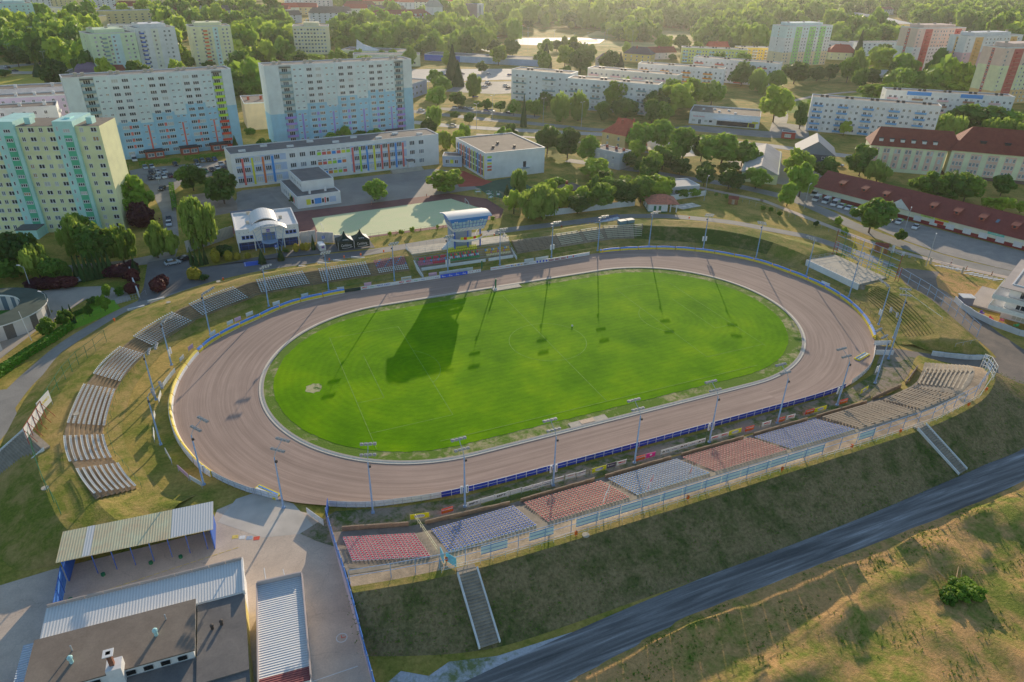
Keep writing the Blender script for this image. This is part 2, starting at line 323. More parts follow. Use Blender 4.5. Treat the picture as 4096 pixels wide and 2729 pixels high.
def loft(rings, closed=False, mi=0, flip=False):
    m = M(); n = len(rings[0])
    for r in rings: m.v += [tuple(p) for p in r]
    for a in range(len(rings) - 1):
        for i in range(n if closed else n - 1):
            j = (i + 1) % n; f = (a * n + i, a * n + j, (a + 1) * n + j, (a + 1) * n + i)
            m.f.append(f[::-1] if flip else f); m.m.append(mi)
    return m
def strip(pts, w, z, k=6, closed=False):
    c = crom(pts, k, closed); L, R = [], []
    n = len(c)
    for i in range(n):
        a = c[(i - 1) % n] if closed or i > 0 else c[i]; b = c[(i + 1) % n] if closed or i < n - 1 else c[i]
        dx, dy = b[0] - a[0], b[1] - a[1]; l = hypot(dx, dy) or 1; nx, ny = -dy / l, dx / l
        L.append((c[i][0] + nx * w / 2, c[i][1] + ny * w / 2, z)); R.append((c[i][0] - nx * w / 2, c[i][1] - ny * w / 2, z))
    return loft([R, L], closed)
def rail(m, pts, h, post=0.04, bars=(1.0,), step=2.5, r=0.03, mi=0, z0=None):
    """posts and horizontal bars along a polyline of (x,y,z)"""
    for a, b in zip(pts, pts[1:]):
        a, b = Vector(a), Vector(b); n = max(1, int(round((b - a).length / step)))
        for i in range(n + 1):
            p = a.lerp(b, i / n); m.tube(p, p + Vector((0, 0, h)), post, mi, 4)
        for f in bars: m.tube(a + Vector((0, 0, h * f)), b + Vector((0, 0, h * f)), r, mi, 4)
    return m
def text(s, size, mt, parent, loc, rot, w=None, name='lettering', bold=False):
    cu = bpy.data.curves.new(name, 'FONT'); cu.body = s; cu.size = size; cu.align_x = 'CENTER'; cu.align_y = 'CENTER'
    if bold: cu.offset = size * 0.02
    cu.resolution_u = 2; cu.materials.append(mt); tmp = bpy.data.objects.new('tmp', cu);     me = bpy.data.meshes.new_from_object(tmp); me.name = name; bpy.data.objects.remove(tmp); bpy.data.curves.remove(cu)
    o = link(name, me, parent, loc); o.rotation_euler = rot
    if w:
        est = 0.58 * size * max(len(s), 1); o.scale = (w / est, 1, 1)
    return o
# ================================================================== THE SETTING
m = M(); m.add([(-3500, -600, -0.06), (5500, -600, -0.06), (5500, 7000, -0.06), (-3500, 7000, -0.06)], [(0, 1, 2, 3)])
struct(m.build('ground', GRASS))
def stadium(x0, x1, r, n=40, cy=0.1):
    p = []
    for i in range(n + 1):
        t = -pi / 2 + pi * i / n; p.append((x1 + r * cos(t), cy + r * sin(t)))
    for i in range(n + 1):
        t = pi / 2 + pi * i / n; p.append((x0 + r * cos(t), cy + r * sin(t)))
    k = []
    for i, a in enumerate(p):                       # even out the straights
        b = p[(i + 1) % len(p)]; d = hypot(b[0] - a[0], b[1] - a[1]); q = max(1, int(d / 3))
        k += [(a[0] + (b[0] - a[0]) * j / q, a[1] + (b[1] - a[1]) * j / q) for j in range(q)]
    return k
KERB = stadium(16, 80.4, 33.8)
OUT_S = [(-21.3, -29.6), (-16.8, -33.6), (-11.0, -37.0), (-5.3, -39.6), (0.5, -41.0), (6.8, -42.0), (15, -42.5), (30, -42.7), (45, -42.8), (60, -42.8), (75.8, -42.8), (88, -42.8), (97.5, -42), (106.9, -39), (112, -36.2), (116.0, -33.2), (119.6, -30.2)]
OUT_N = [(119.6, -30.2), (121.5, -28.4), (124.8, -24.3), (128, -19.4), (130.5, -14.2), (132.1, -9.3), (133.0, -3.6), (133.1, 1.9), (132.4, 7.8), (131.2, 13.1), (129.6, 18.9), (127.1, 23.8), (123.6, 28.4), (119.8, 32.7), (115.2, 36.4), (110.2, 39.4), (105.1, 41.6), (99.3, 43.3), (93.9, 44.5), (87.2, 45.1), (75, 45.2), (60, 45), (50.2, 44.9), (35, 44.8), (20, 44.6), (8.5, 44.3), (1, 43.4), (-4.5, 42.2), (-9.7, 39.8), (-15, 36.2), (-19.5, 33.2), (-25.2, 28.4), (-28.6, 23.5), (-31.0, 18.2), (-32.8, 12.7), (-33.8, 7.4), (-34.2, 2.1), (-33.9, -3.1), (-32.9, -9.1), (-31, -15.2), (-29, -19.9), (-26.2, -24.3), (-22.8, -28.3), (-21.3, -29.6)]
outer_ctrl = OUT_S[:-1] + OUT_N[:-1]
oc = crom(outer_ctrl, 5, True)
def resample(poly, n, x0, y0, closed=True):
    """n points of a closed outline at equal angles seen from (x0,y0) stretched like the stadium"""
    segs = []; L = len(poly); tot = 0
    for i in range(L):
        a, b = poly[i], poly[(i + 1) % L]; d = hypot(b[0] - a[0], b[1] - a[1]); segs.append((tot, d, a, b)); tot += d
    out = []; k = 0
    for i in range(n):
        s = tot * i / n
        while k < L - 1 and segs[k][0] + segs[k][1] < s: k += 1
        t0, d, a, b = segs[k]; t = (s - t0) / d if d else 0
        out.append((a[0] + (b[0] - a[0]) * t, a[1] + (b[1] - a[1]) * t))
    return out
def nearest_on(poly, p):
    best = None; L = len(poly)
    for i in range(L):
        a, b = poly[i], poly[(i + 1) % L]; dx, dy = b[0] - a[0], b[1] - a[1]; l2 = dx * dx + dy * dy or 1
        t = max(0, min(1, ((p[0] - a[0]) * dx + (p[1] - a[1]) * dy) / l2)); q = (a[0] + dx * t, a[1] + dy * t); d = hypot(p[0] - q[0], p[1] - q[1])
        if best is None or d < best[0]: best = (d, q)
    return best[1]
inn = resample(KERB, 260, 0, 0)
def outward(i):
    a, b = inn[i - 1], inn[(i + 1) % len(inn)]; dx, dy = b[0] - a[0], b[1] - a[1]; l = hypot(dx, dy); return (dy / l, -dx / l)
def hit(p, d):
    best = 40; L = len(oc)
    for i in range(L):
        a, b = oc[i], oc[(i + 1) % L]; ex, ey = b[0] - a[0], b[1] - a[1]; det = d[0] * (-ey) + ex * d[1]
        if abs(det) < 1e-9: continue
        t = ((a[0] - p[0]) * (-ey) + ex * (a[1] - p[1])) / det; s = (d[0] * (a[1] - p[1]) - d[1] * (a[0] - p[0])) / det
        if 0 <= s <= 1 and 0 < t < best: best = t
    return best
m = M(); m.uv = []; n = len(inn); K = 9; arc = 0
widths = [hit(inn[i], outward(i)) for i in range(n)]
widths = [sum(widths[(i + j) % n] for j in (-1, 0, 1)) / 3 for i in range(n)]
for i in range(n + 1):
    j = i % n; o = outward(j)
    if i: arc += hypot(inn[j][0] - inn[i - 1][0], inn[j][1] - inn[i - 1][1])
    for k in range(K + 1):
        w = widths[j] * k / K; m.v.append((inn[j][0] + o[0] * w, inn[j][1] + o[1] * w, 0.02 + 0.035 * w * (k / K) * 0.6)); m.uv.append((arc, w))
for i in range(n):
    for k in range(K):
        a = i * (K + 1) + k; m.f.append((a, a + 1, a + K + 2, a + K + 1)); m.m.append(0)
t = m.build('track', TRACK, smooth=True); t.data.flip_normals() if t.data.polygons[0].normal.z < 0 else None; struct(t)
# kerb: two concrete steps round the infield
kr = [[(p[0] - o[0] * w, p[1] - o[1] * w, z) for p, o in ((inn[i], outward(i)) for i in range(n))] for w, z in ((0, 0.0), (0, 0.10), (.45, 0.11), (.5, .17), (.9, 0.17), (.92, 0.02))]
k = loft(kr, True); k.m = [0] * n + [0] * n + [0] * n + [1] * n + [1] * n
struct(k.build('kerb', [mat('pale_kerb', '#c0ac9c', 0.8, var=0.08), mat('grey_kerb', '#8c8680', 0.85, var=0.08)]))
gr = [(p[0] - outward(i)[0] * .9, p[1] - outward(i)[1] * .9, 0.01) for i, p in enumerate(inn)]
g2 = [(p[0] - outward(i)[0] * 5.5, p[1] - outward(i)[1] * 5.5, 0.02) for i, p in enumerate(inn)]
struct(loft([gr, g2], True, flip=False).build('grass_verge', RIM))
# infield turf: rings so that the mowing bands follow the outline
TO = resample(stadium(15.0, 80.2, 29.9), 260, 0, 0)
rr_ = random.Random(3)
TO = [(x + rr_.uniform(-.12, .12), y + rr_.uniform(-.12, .12)) for x, y in TO]
m = M(); m.uv = []; R_ = 14
for k in range(R_ + 1):
    f = k / R_
    for i, p in enumerate(TO):
        cx = min(max(p[0], 15), 80.2); q = (p[0] + (cx - p[0]) * f, p[1] + (0.1 - p[1]) * f)
        m.v.append((q[0], q[1], 0.05 + 0.06 * min(1, f * 6))); m.uv.append((i * .5, 29.9 * (1 - f)))
N_ = len(TO)
for k in range(R_):
    for i in range(N_):
        j = (i + 1) % N_; m.f.append((k * N_ + i, k * N_ + j, (k + 1) * N_ + j, (k + 1) * N_ + i)); m.m.append(0)
struct(m.build('infield', TURF))
# faint pitch markings
PL = mat('faint_line_paint', '#64862a', 0.9, var=0.3, scale=0.8)
m = M(); Z = 0.125
def seg(a, b, w=0.11): 
    dx, dy = b[0] - a[0], b[1] - a[1]; l = hypot(dx, dy); nx, ny = -dy / l * w / 2, dx / l * w / 2
    m.quad((a[0] - nx, a[1] - ny, Z), (b[0] - nx, b[1] - ny, Z), (b[0] + nx, b[1] + ny, Z), (a[0] + nx, a[1] + ny, Z))
def arcm(c, r, a0, a1, n=40):
    for i in range(n):
        t0, t1 = a0 + (a1 - a0) * i / n, a0 + (a1 - a0) * (i + 1) / n; seg((c[0] + r * cos(t0), c[1] + r * sin(t0)), (c[0] + r * cos(t1), c[1] + r * sin(t1)))
Lp = 94.5
seg((0, -25.3), (0, 20.8)); seg((11.5, -27.4), (86.5, -27.4)); seg((20, 27.4), (80, 27.4)); seg((Lp / 2, -27.4), (Lp / 2, 27.4)); arcm((Lp / 2, 0), 9.15, 0, 2 * pi, 60)
for s, x0 in ((1, 0), (-1, Lp)):
    seg((x0, -20.16), (x0 + s * 16.5, -20.16)); seg((x0 + s * 16.5, -20.16), (x0 + s * 16.5, 20.16)); seg((x0 + s * 16.5, 20.16), (x0, 20.16))
    seg((x0, -9.16), (x0 + s * 5.5, -9.16)); seg((x0 + s * 5.5, -9.16), (x0 + s * 5.5, 9.16))
    a = math.acos(5.5 / 9.15); arcm((x0 + s * 11, 0), 9.15, (-a if s > 0 else pi - a), (a if s > 0 else pi + a), 24)
seg((Lp, -21), (Lp, 18))
struct(m.build('pitch_markings', PL))
m = M()
rr_ = random.Random(5)
pts = [(-7.2 + (1.7 + rr_.uniform(-.35, .3)) * cos(t * .35) , -0.3 + (1.8 + rr_.uniform(-.35, .3)) * sin(t * .35)) for t in range(18)]
m.sheet(pts, 0.13); struct(m.build('bare_turf_patch', ground_mat('bare_patch', ['#31501a', '#42622a'], ['#8e8a62', '#a8a27a'], (0.42, 0.52), 0.3, 1.2, 5.0)))
m = M(); m.box(46.2, 54.4, 30.9, 33.0, 0.0, 0.14); struct(m.build('start_slab', CONCG))
m = M(); m.box(36.2, 44.4, -33.0, -31.3, 0.0, 0.14); m.box(38.6, 41.6, -32.6, -31.4, 0.14, 0.2, 1); struct(m.build('concrete_slab', [CONCG, mat('pale_slab', '#b59c84', 0.8)]))
# ------------------------------------------------------------------ banks
# west, north and east bank: foot of terraces, top of terraces, crest, outer foot, top height
BK = [((-33.0, -27.8), (-36, -31.5), (-37.5, -33), (-38.5, -34.0), .5), ((-37.2, -25.8), (-41, -30.2), (-45, -33), (-50, -34.4), 1.8), ((-39.4, -21.5), (-44.5, -25.2), (-49, -28.5), (-56, -32), 3.1), ((-42.5, -13.7), (-47.9, -16.2), (-52.6, -17.5), (-60.5, -20), 3.3), ((-43.9, -10.5), (-49.3, -12), (-53.8, -12.5), (-62, -13), 3.4),
      ((-45.4, -3.7), (-50.8, -5.2), (-54.6, -4.5), (-62.3, -5), 3.4), ((-45.6, 0), (-50.7, 0), (-54.6, 1.0), (-62.5, 1), 3.4), ((-44.9, 9), (-49.8, 9), (-53.7, 8), (-62, 8.5), 3.4), ((-43.9, 15), (-48.1, 14.8), (-52, 16), (-61, 17), 3.4), ((-42, 20.6), (-46.3, 19.8), (-50.2, 21.5), (-59.5, 24.5), 3.4),
      ((-39.5, 26.2), (-43.1, 26.5), (-47.4, 27.7), (-57.3, 34), 3.4), ((-38, 29.2), (-41, 30.0), (-45, 32), (-55, 38.5), 3.4), ((-29.3, 39.4), (-32.8, 40.6), (-36, 44), (-45.5, 52), 3.4), ((-27.2, 41.5), (-29.5, 43.6), (-32, 47), (-40.5, 55), 3.4), ((-15.4, 48.3), (-18.2, 50.4), (-20, 54), (-25.5, 63.6), 3.4),
      ((-12.4, 50), (-13.2, 52.8), (-14, 56.5), (-16, 65.5), 3.4), ((0.9, 51.3), (0, 54.5), (0, 58), (0, 66.4), 3.4), ((17.7, 51.6), (17.3, 54.9), (17.5, 58.5), (17, 66.3), 3.4), ((28.6, 51.8), (28.2, 55.2), (28.4, 60), (28.3, 67), 3.8), ((45, 51.6), (45, 55.2), (45, 60.5), (45, 68.5), 4.0), ((60.4, 51.8), (60.6, 55.6), (60.8, 60.3), (61, 69.8), 4.0),
      ((62.8, 52.7), (62.6, 56.2), (62.8, 60.3), (64, 70), 3.5), ((76.5, 53), (76.5, 56.3), (77, 60.5), (78, 70.5), 3.5), ((94.5, 53.6), (94.3, 57), (95, 61.5), (96, 70), 3.5), ((104, 51.5), (106, 56.0), (107.5, 61), (110, 69.5), 3.5), ((112, 46.5), (115, 51.6), (118.5, 56.5), (127, 64.4), 3.5), ((121.2, 40.8), (126.5, 45.2), (131.5, 49), (142.5, 53.0), 3.5),
      ((129.5, 33.5), (134.5, 36.5), (140, 40), (150.3, 42), 3.5), ((135.4, 24.8), (139, 26.5), (145, 28), (157.5, 30), 3.4), ((138.6, 15.5), (141.5, 16), (150.5, 16), (161, 15.5), 3.0), ((140.6, 13.6), (142.4, 13.8), (152.2, 13.5), (161.5, 11), 2.0), ((140.7, 4), (143, 4), (152.6, 4), (160.6, 3), 1.9), ((140.8, -5.4), (142.5, -5.6), (152.2, -5.5), (157.8, -7), 2.0),
      ((138.4, -9), (143.5, -10), (151, -10.5), (155.6, -11.5), 3.0), ((135.2, -16.5), (142, -18.5), (148.6, -19.5), (152.4, -20.2), 3.6), ((131.9, -24.7), (137.5, -28), (143.8, -30.5), (147.6, -31.8), 3.6), ((128.6, -30.4), (132.8, -35.6), (138.5, -39.8), (143, -42), 3.5), ((127.8, -33.0), (130.5, -38.0), (136.6, -42.2), (139.6, -45.8), 3.0), ((127.4, -34.2), (129.9, -39.2), (136.0, -43.6), (139.0, -47.0), 0.1)]
pf, pt, pc, po, pz = zip(*BK)
def inward(p, d):
    q = nearest_on(oc, p); l = hypot(p[0] - q[0], p[1] - q[1]) or 1; d = min(d, l * .6); return (p[0] + (q[0] - p[0]) / l * d, p[1] + (q[1] - p[1]) / l * d)
r0 = crom([(*inward(p, 3.0), 0.0) for p in pf], 5); r1 = crom([(*p, 0.55) for p in pf], 5)
r2 = crom([(*p, z - .12) for p, z in zip(pt, pz)], 5); r3 = crom([(*p, z) for p, z in zip(pc, pz)], 5)
r3b = crom([(c[0] + (o[0] - c[0]) * .35, c[1] + (o[1] - c[1]) * .35, z * .72) for c, o, z in zip(pc, po, pz)], 5)
r4 = crom([(*p, -0.08) for p in po], 5)
rm = [tuple((a + b) / 2 + (0, 0, -.12)[i] for i, (a, b) in enumerate(zip(p, q))) for p, q in zip(r1, r2)]
b_ = loft([r0, r1, rm, r2, r3, r3b, r4]); o_ = b_.build('bank', BANK)
if o_.data.polygons[10].normal.z < 0: o_.data.flip_normals()
struct(o_)
def span(i0, i1): return range(i0 * 5, i1 * 5 + 1)
def terraces(name, i0, i1, steps, mt, z0=.7, dz=0.0):
    """concrete or earth steps between foot ring and top ring"""
    m = M(); ids = list(span(i0, i1)); N = len(ids)
    for s in range(steps):
        f0, f1 = s / steps, (s + 1) / steps
        rows = []
        for f, zf in ((f0, f0), (f0, f1), (f1, f1)):
            for i in ids:
                a, b = r1[i], r2[i]; zt = b[2] + .12 + dz; m.v.append((a[0] + (b[0] - a[0]) * f, a[1] + (b[1] - a[1]) * f, z0 - .18 + (zt - z0 + .18) * zf))
        o = len(m.v) - 3 * N
        for r in range(2):
            for k in range(N - 1):
                m.f.append((o + r * N + k, o + r * N + k + 1, o + (r + 1) * N + k + 1, o + (r + 1) * N + k)); m.m.append(0)
    ob = m.build(name, mt)
    if ob.data.polygons[N].normal.z < 0: ob.data.flip_normals()
    return struct(ob)
TERR = ground_mat('earth_step', ['#5c5040', '#6c5e4a'], ['#7c6a52', '#8e7a60'], (0.4, 0.6), .1, .5, 3, .4)
terraces('terrace_steps', 2, 18, 8, TERR); terraces('terrace_steps', 21, 24, 8, STEP)
terraces('overgrown_terrace', 24, 28, 10, ground_mat('mossy_step', ['#34441c', '#4c5a26'], ['#6a6040', '#7c7050'], (.5, .64), .1, .5, 3, .5))
m = M(); ids = list(span(33, 36))
for s_ in range(1, 10):
    for i, j in zip(ids, ids[1:]):
        f = s_ / 10; a, b = [tuple(r1[k][q] + (r2[k][q] - r1[k][q]) * f for q in range(3)) for k in (i, j)]; m.beam((a[0], a[1], a[2] - .02), (b[0], b[1], b[2] - .02), .24)
struct(m.build('overgrown_terrace', ground_mat('terrace_edge_shadow', ['#3a4418', '#54561e'], ['#6a5a38', '#7c6a48'], (.45, .6), .1, .5, 3, .4)))  # terrace edge lines; their dark colour stands in for thin shadows on the grass
# south bank: inner paving, terraces, crest, outer slope (profile swept along x, bending east)
SB = [(-11.4, -47.4, -56.6, -60.0, -66.8, 4.4), (-6, -48.4, -57.6, -61, -69.0, 4.4), (0.6, -49.2, -58.2, -62.0, -71.2, 4.4), (8, -49.5, -58.6, -62.6, -72.4, 4.4), (25, -49.7, -58.7, -62.9, -72.7, 4.4), (45, -49.8, -58.8, -63, -73, 4.4), (66, -49.8, -58.8, -63, -72.8, 4.4), (82, -49.7, -58.8, -63, -72.2, 4.4), (98, -49.4, -58.6, -62.6, -71.3, 4.4)]
SBE = [((110.6, -47.6), (112.2, -56.6), (113, -60.4), (114, -70.6), 4.4), ((117.2, -44.6), (121.6, -52.6), (123.5, -56), (128, -66), 4.3), ((122.4, -41.4), (127.0, -48.4), (129.5, -51.0), (135.5, -58), 2.6), ((125.2, -40.4), (130.0, -46.0), (131.4, -47.6), (133.2, -49.6), 0.4)]
S = [((x, a), (x, b), (x, c), (x, d), z) for x, a, b, c, d, z in SB] + SBE
sf, st_, sc_, so_, sz = zip(*S)
s00 = crom([(p[0], p[1] + 2.6, 0.0) for p in sf], 6); s0 = crom([(p[0], p[1] + .3, 0.5) for p in sf], 6); s1 = crom([(*p, max(.3, z - .45)) for p, z in zip(st_, sz)], 6)
s1b = crom([(p[0], p[1] - .05, z) for p, z in zip(st_, sz)], 6); s2 = crom([(*p, z) for p, z in zip(sc_, sz)], 6)
s2b = crom([(c[0] + (o[0] - c[0]) * .3, c[1] + (o[1] - c[1]) * .3, z * .70) for c, o, z in zip(sc_, so_, sz)], 6); s3 = crom([(*p, -0.08) for p in so_], 6)
s15 = [tuple(a[q] + (b[q] - a[q]) * .66 for q in range(3)) for a, b in zip(s1b, s2)]; path = loft([s1b, s15]); ce = loft([s15, s2]).build('crest_verge', BANK); ce.data.flip_normals() if ce.data.polygons[10].normal.z < 0 else None; struct(ce); bk = loft([s00, s0, s1, s1b]); ob = bk.build('bank', BANK); ob.data.flip_normals() if ob.data.polygons[100].normal.z < 0 else None; struct(ob)
ob = path.build('bank_path', DIRT); ob.data.flip_normals() if ob.data.polygons[10].normal.z < 0 else None; struct(ob)
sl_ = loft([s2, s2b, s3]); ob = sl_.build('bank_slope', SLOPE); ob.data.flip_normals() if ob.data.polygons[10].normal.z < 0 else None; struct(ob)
# concrete terraces of the south stand, 12 steps
m = M(); i0, i1 = 0, 11 * 6; NS = 12
for s in range(NS):
    f0, f1 = s / NS, (s + 1) / NS; o = len(m.v); ids = list(range(i0, i1 + 1)); N = len(ids)
    for f, zf in ((f0, f0), (f0, f1), (f1, f1)):
        for i in ids:
            a, b, zt = s0[i], s1b[i], s1b[i][2]; m.v.append((a[0] + (b[0] - a[0]) * f, a[1] - .3 + (b[1] - a[1] + .3) * f, .55 + (zt - .52) * zf))
    for r in range(2):
        for k in range(N - 1): m.f.append((o + r * N + k, o + r * N + k + 1, o + (r + 1) * N + k + 1, o + (r + 1) * N + k)); m.m.append(0)
ob = m.build('terrace_steps', STEP); ob.data.flip_normals() if ob.data.polygons[N].normal.z < 0 else None; struct(ob)
m = M(); m.prism([(-11.4, -43.6), (0, -46.9), (8, -48.2), (110, -48.2), (118.5, -44.2), (118.5, -46.8), (110.6, -48.2), (98, -49.8), (8, -50.1), (-11.4, -47.6)], -.05, .5)
struct(m.build('walkway', asphalt('walkway', '#5c544c', '#7c7064', 0, .5)))
m = M(); m.sheet([(-16, -41.5), (-10, -38.6), (0, -41.6), (10, -43.2), (60, -43.6), (96, -43.2), (108, -40), (118, -33.5), (125, -40), (118, -44.2), (110, -48), (8, -48), (-11.4, -46.5), (-14, -44)], 0.02)
struct(m.build('trackside_strip', ground_mat('trackside_ground', ['#3a4a22', '#56602e'], ['#77695a', '#8f8070'], (.46, .56), .08, .5, 3, .5)))
# ------------------------------------------------------------------ roads, yards and other ground sheets
def rd(name, pts, w, z, mt, k=6): o = strip(pts, w, z, k).build(name, mt); (o.data.flip_normals() if o.data.polygons[0].normal.z < 0 else None); return struct(o)
def sh(name, poly, z, mt): m = M(); m.sheet(poly, z); return struct(m.build(name, mt))
# road round the stadium, west to north to north-east
rd('ring_road', [(-70, -4), (-66, 6), (-64.4, 14), (-62.6, 22.5), (-59.6, 30.5), (-55.5, 39.5), (-50, 47.2), (-43.5, 54.5), (-34.5, 61.8), (-24, 67.2), (-11.5, 70.2), (3.4, 70.8), (19.4, 71.2), (37, 72.6), (56.5, 74.4), (70, 75), (91, 74.4), (110.5, 74.2), (121, 71.5), (131, 67), (145.7, 55.3), (153.5, 44.6), (158.3, 38), (161.5, 32.5), (164.8, 17.4), (166.3, 4.5)], 4.4, -0.02, ASPH)
sh('road', [(-90, -20), (-90, 10), (-69, 10), (-66, 22.8), (-64.3, 22.5), (-61, 10), (-62.8, 3), (-64, -20)], -0.022, ASPH)
sh('forecourt', [(-42, 58), (-40.8, 67.5), (-40.2, 86), (-29.5, 88.5), (-28.5, 76.8), (-16, 77.2), (24, 74.6), (24, 80.8), (12, 82), (3, 82), (-22, 77), (26, 73), (20, 70), (-11, 68.5), (-24, 65), (-34, 60.5)], -0.018, ASPHD)
sh('paved_path', [(-70, 74), (-60, 74.6), (-50, 72), (-44.8, 66), (-43.5, 60.4), (-47, 58.6), (-54, 65), (-58, 58), (-63, 50), (-69, 36), (-80, 20), (-80, 40), (-70, 46), (-62, 52), (-61, 60), (-67, 68), (-80, 70)], -0.02, PAVE)
sh('lawn', [(-57.5, 50.5), (-55.5, 57.5), (-51.5, 62.8), (-47.5, 61.5), (-45.8, 55.5), (-52.5, 49.0), (-56, 46.5)], -0.014, ground_mat('bright_lawn', ['#4f7a1c', '#6f942a'], ['#7c8a30', '#8f9a3a'], (.5, .65), .05, .3, 3, .3))
# yard at the lower left
sh('yard', [(-90, -30), (-60, -36), (-50, -35.2), (-29, -35.6), (-27.5, -31), (-24, -30), (-18, -34), (-13.0, -38.4), (-11.7, -45), (-11.6, -95), (-100, -110)], -0.02, CONC)
sh('gate_road', [(-24.5, -29.5), (-21.2, -29.0), (-16.0, -34.2), (-14.6, -38.2), (-13.4, -42.2), (-21.4, -40.2), (-27.6, -34)], -0.012, mat('smooth_concrete', '#a49c92', 0.85, var=0.08, scale=.4, var2=.08))
rd('dirt_track', [(-60, -86), (-20, -80), (0, -77.8), (16, -76.6), (28, -76.0), (45, -75.6), (60, -75.2), (80, -74.9), (98, -74.2), (115, -72.8), (132, -70), (170, -66)], 5.8, -0.01, CINDER)
sh('gravel_patch', [(-11.2, -82), (-11.2, -72), (-8, -70.5), (-5, -72.5), (-2, -71.6), (4, -73.2), (12, -73.6), (26, -74.4), (28, -77), (14, -79), (2, -84)], -0.03, ground_mat('pale_gravel', ['#55603a', '#6c7048'], ['#8c8c8e', '#a8aab0'], (.40, .5), .1, .5, 3, .4))
sh('dirt_road', [(119.8, -30.4), (126.0, -36.3), (132, -41.5), (138.4, -44.2), (141.6, -45.4), (143.5, -42.5), (148.6, -32), (153.4, -20.5), (157.4, -8), (163.6, 0.8), (169, 1.6), (174, -2.6), (180, -7.4), (173, -7.0), (168, -10), (164, -16), (159, -27), (154, -38), (150, -50), (146, -66), (138, -66), (136.6, -57), (132.0, -48.6), (124.8, -41.6), (118.2, -35.2), (116.5, -33.4)], -0.016, asphalt('dark_dirt', '#4c4844', '#7a6c60', 0, .12, .95))
sh('grass_triangle', [(176, -4.0), (181, -8.0), (183.5, -15), (172, -19.5), (163.5, -20.5), (165, -12), (170, -7.5)], -0.011, ROUGH)
# street and pavement on the north-east
rd('pavement', [(150, 118), (158, 104), (166, 88), (174, 73), (175.2, 69.5), (176, 47.2), (177.3, 19.9), (182.0, 4), (186.5, -6), (193.6, -18.5), (204, -36)], 2.6, -0.012, SIDE)
rd('street', [(132, 152), (142, 140), (155, 124), (166, 108), (175, 97), (182, 84), (187.5, 68), (187.3, 52), (185.2, 38), (185.2, 20), (187, 4), (192, -8), (200, -22), (214, -40)], 6.4, -0.014, ASPH)
sh('parking_lot', [(189, 76), (199, 76), (201, 60), (203.5, 50), (211, 22), (219, -6), (212, -24), (203, -22), (196, -8), (190.6, 6), (189.5, 20), (191.0, 36), (192.4, 52)], -0.016, asphalt('block_paving', '#716c68', '#888078', 0, .3))
m = M()
for i in range(6): m.obox((180.3 + i * .75, -.6 - i * 1.15, 0.012), (3.2, .55, .012), radians(-12))
for i in range(7): m.obox((183.6 + i * .55, -8.0 - i * 1.1, 0.012), (3.4, .55, .012), radians(-12))
struct(m.build('crossing_stripes', WHITE))
# school grounds
sh('school_yard', [(-8, 118.5), (-14, 132), (-9, 152), (10, 153), (70, 158), (82, 146), (83, 128), (77, 123), (64, 121.5), (36, 119.2), (8, 117.6)], -0.02, SCHOOLY)
sh('running_surface', [(-22, 101), (-16, 108.5), (6, 118.6), (36, 119.6), (64, 121.6), (75.5, 110), (76.6, 96), (72, 87.5), (50, 84.4), (24, 84), (8, 88), (3.5, 92), (-15, 102.5)], -0.018, RED)
sh('sports_court', [(10.5, 109.6), (62.8, 114.5), (70.5, 96.5), (66, 88), (12, 84.6), (9.8, 92)], -0.012, GREENC)
sh('play_court', [(77, 129.6), (97, 134.4), (99, 108), (85, 104), (78, 112)], -0.013, mat('dark_green_court', '#34503c', .9, var=.1, scale=.3)); sh('red_yard', [(71, 128), (74, 150), (81, 150), (84, 135), (86.5, 131), (80, 126.5)], -0.01, mat('red_rubber', '#9a4234', .9, var=.1, scale=.4))
sh('side_street', [(-42, 171), (-39, 150), (-36.8, 132.7), (-35.8, 109), (-38, 92), (-47, 90), (-64, 92), (-64, 86), (-40, 84.5), (-33, 86), (-31.5, 100), (-32.2, 130), (-32.6, 160), (-29.5, 171), (-11, 181), (-11, 201), (-45, 199), (-62, 190), (-62, 182), (-45, 180)], -0.019, ASPH)
sh('handball_yard', [(-28, 122), (-28.5, 152), (-14, 154), (-11, 126)], -0.013, asphalt('warm_asphalt', '#6c5f54', '#8a7a6c', 0, .2))
sh('school_parking', [(-13, 118), (-11, 150), (-8, 152), (0, 150), (3, 124), (-4, 116)], -0.010, ASPH)
# main roads behind
rd('main_road', [(40, 262), (70, 262), (88, 257), (106.4, 240), (123.5, 227.5), (145.8, 213), (167, 200), (190, 186), (215, 168), (236, 152), (247, 140), (256, 126), (266, 114), (284, 92), (310, 60)], 8, -0.012, asphalt('sunlit_road', '#8a8580', '#9c958c', 0, .1))
rd('main_road', [(60, 312), (88, 296), (111.5, 272.5), (130, 252), (146, 238), (160, 224), (179.4, 205), (205, 190)], 8, -0.014, ASPH)
rd('footpath', [(112, 216), (132, 204), (150, 188), (165, 170), (178, 150)], 3, -0.010, SIDE)
sh('car_park', [(112, 296), (126, 290), (154, 262), (166, 250), (160, 243), (140, 262), (118, 284)], -0.016, ASPH); sh('car_park', [(140, 350), (164, 388), (205, 380), (208, 330), (170, 330)], -0.015, ASPH)
sh('car_park', [(118, 396), (130, 470), (260, 440), (240, 380), (200, 390)], -0.017, asphalt('pale_lot', '#8f8a84', '#a59e96'))
sh('shop_forecourt', [(222, 198), (237, 200), (268, 172), (292, 190), (300, 176), (276, 150), (256, 160), (230, 184)], -0.013, ASPH); rd('side_road', [(262, 160), (290, 188), (310, 208), (330, 232), (352, 246)], 8, -0.015, PAVE)
sh('green_space', [(316, 214), (352, 246), (452, 262), (470, 240), (400, 214), (350, 196)], -0.02, ground_mat('park_lawn', ['#4c6420', '#687a2c'], ['#927c3c', '#a88c48'], (.5, .62), .02, .1, 1.5, .3))
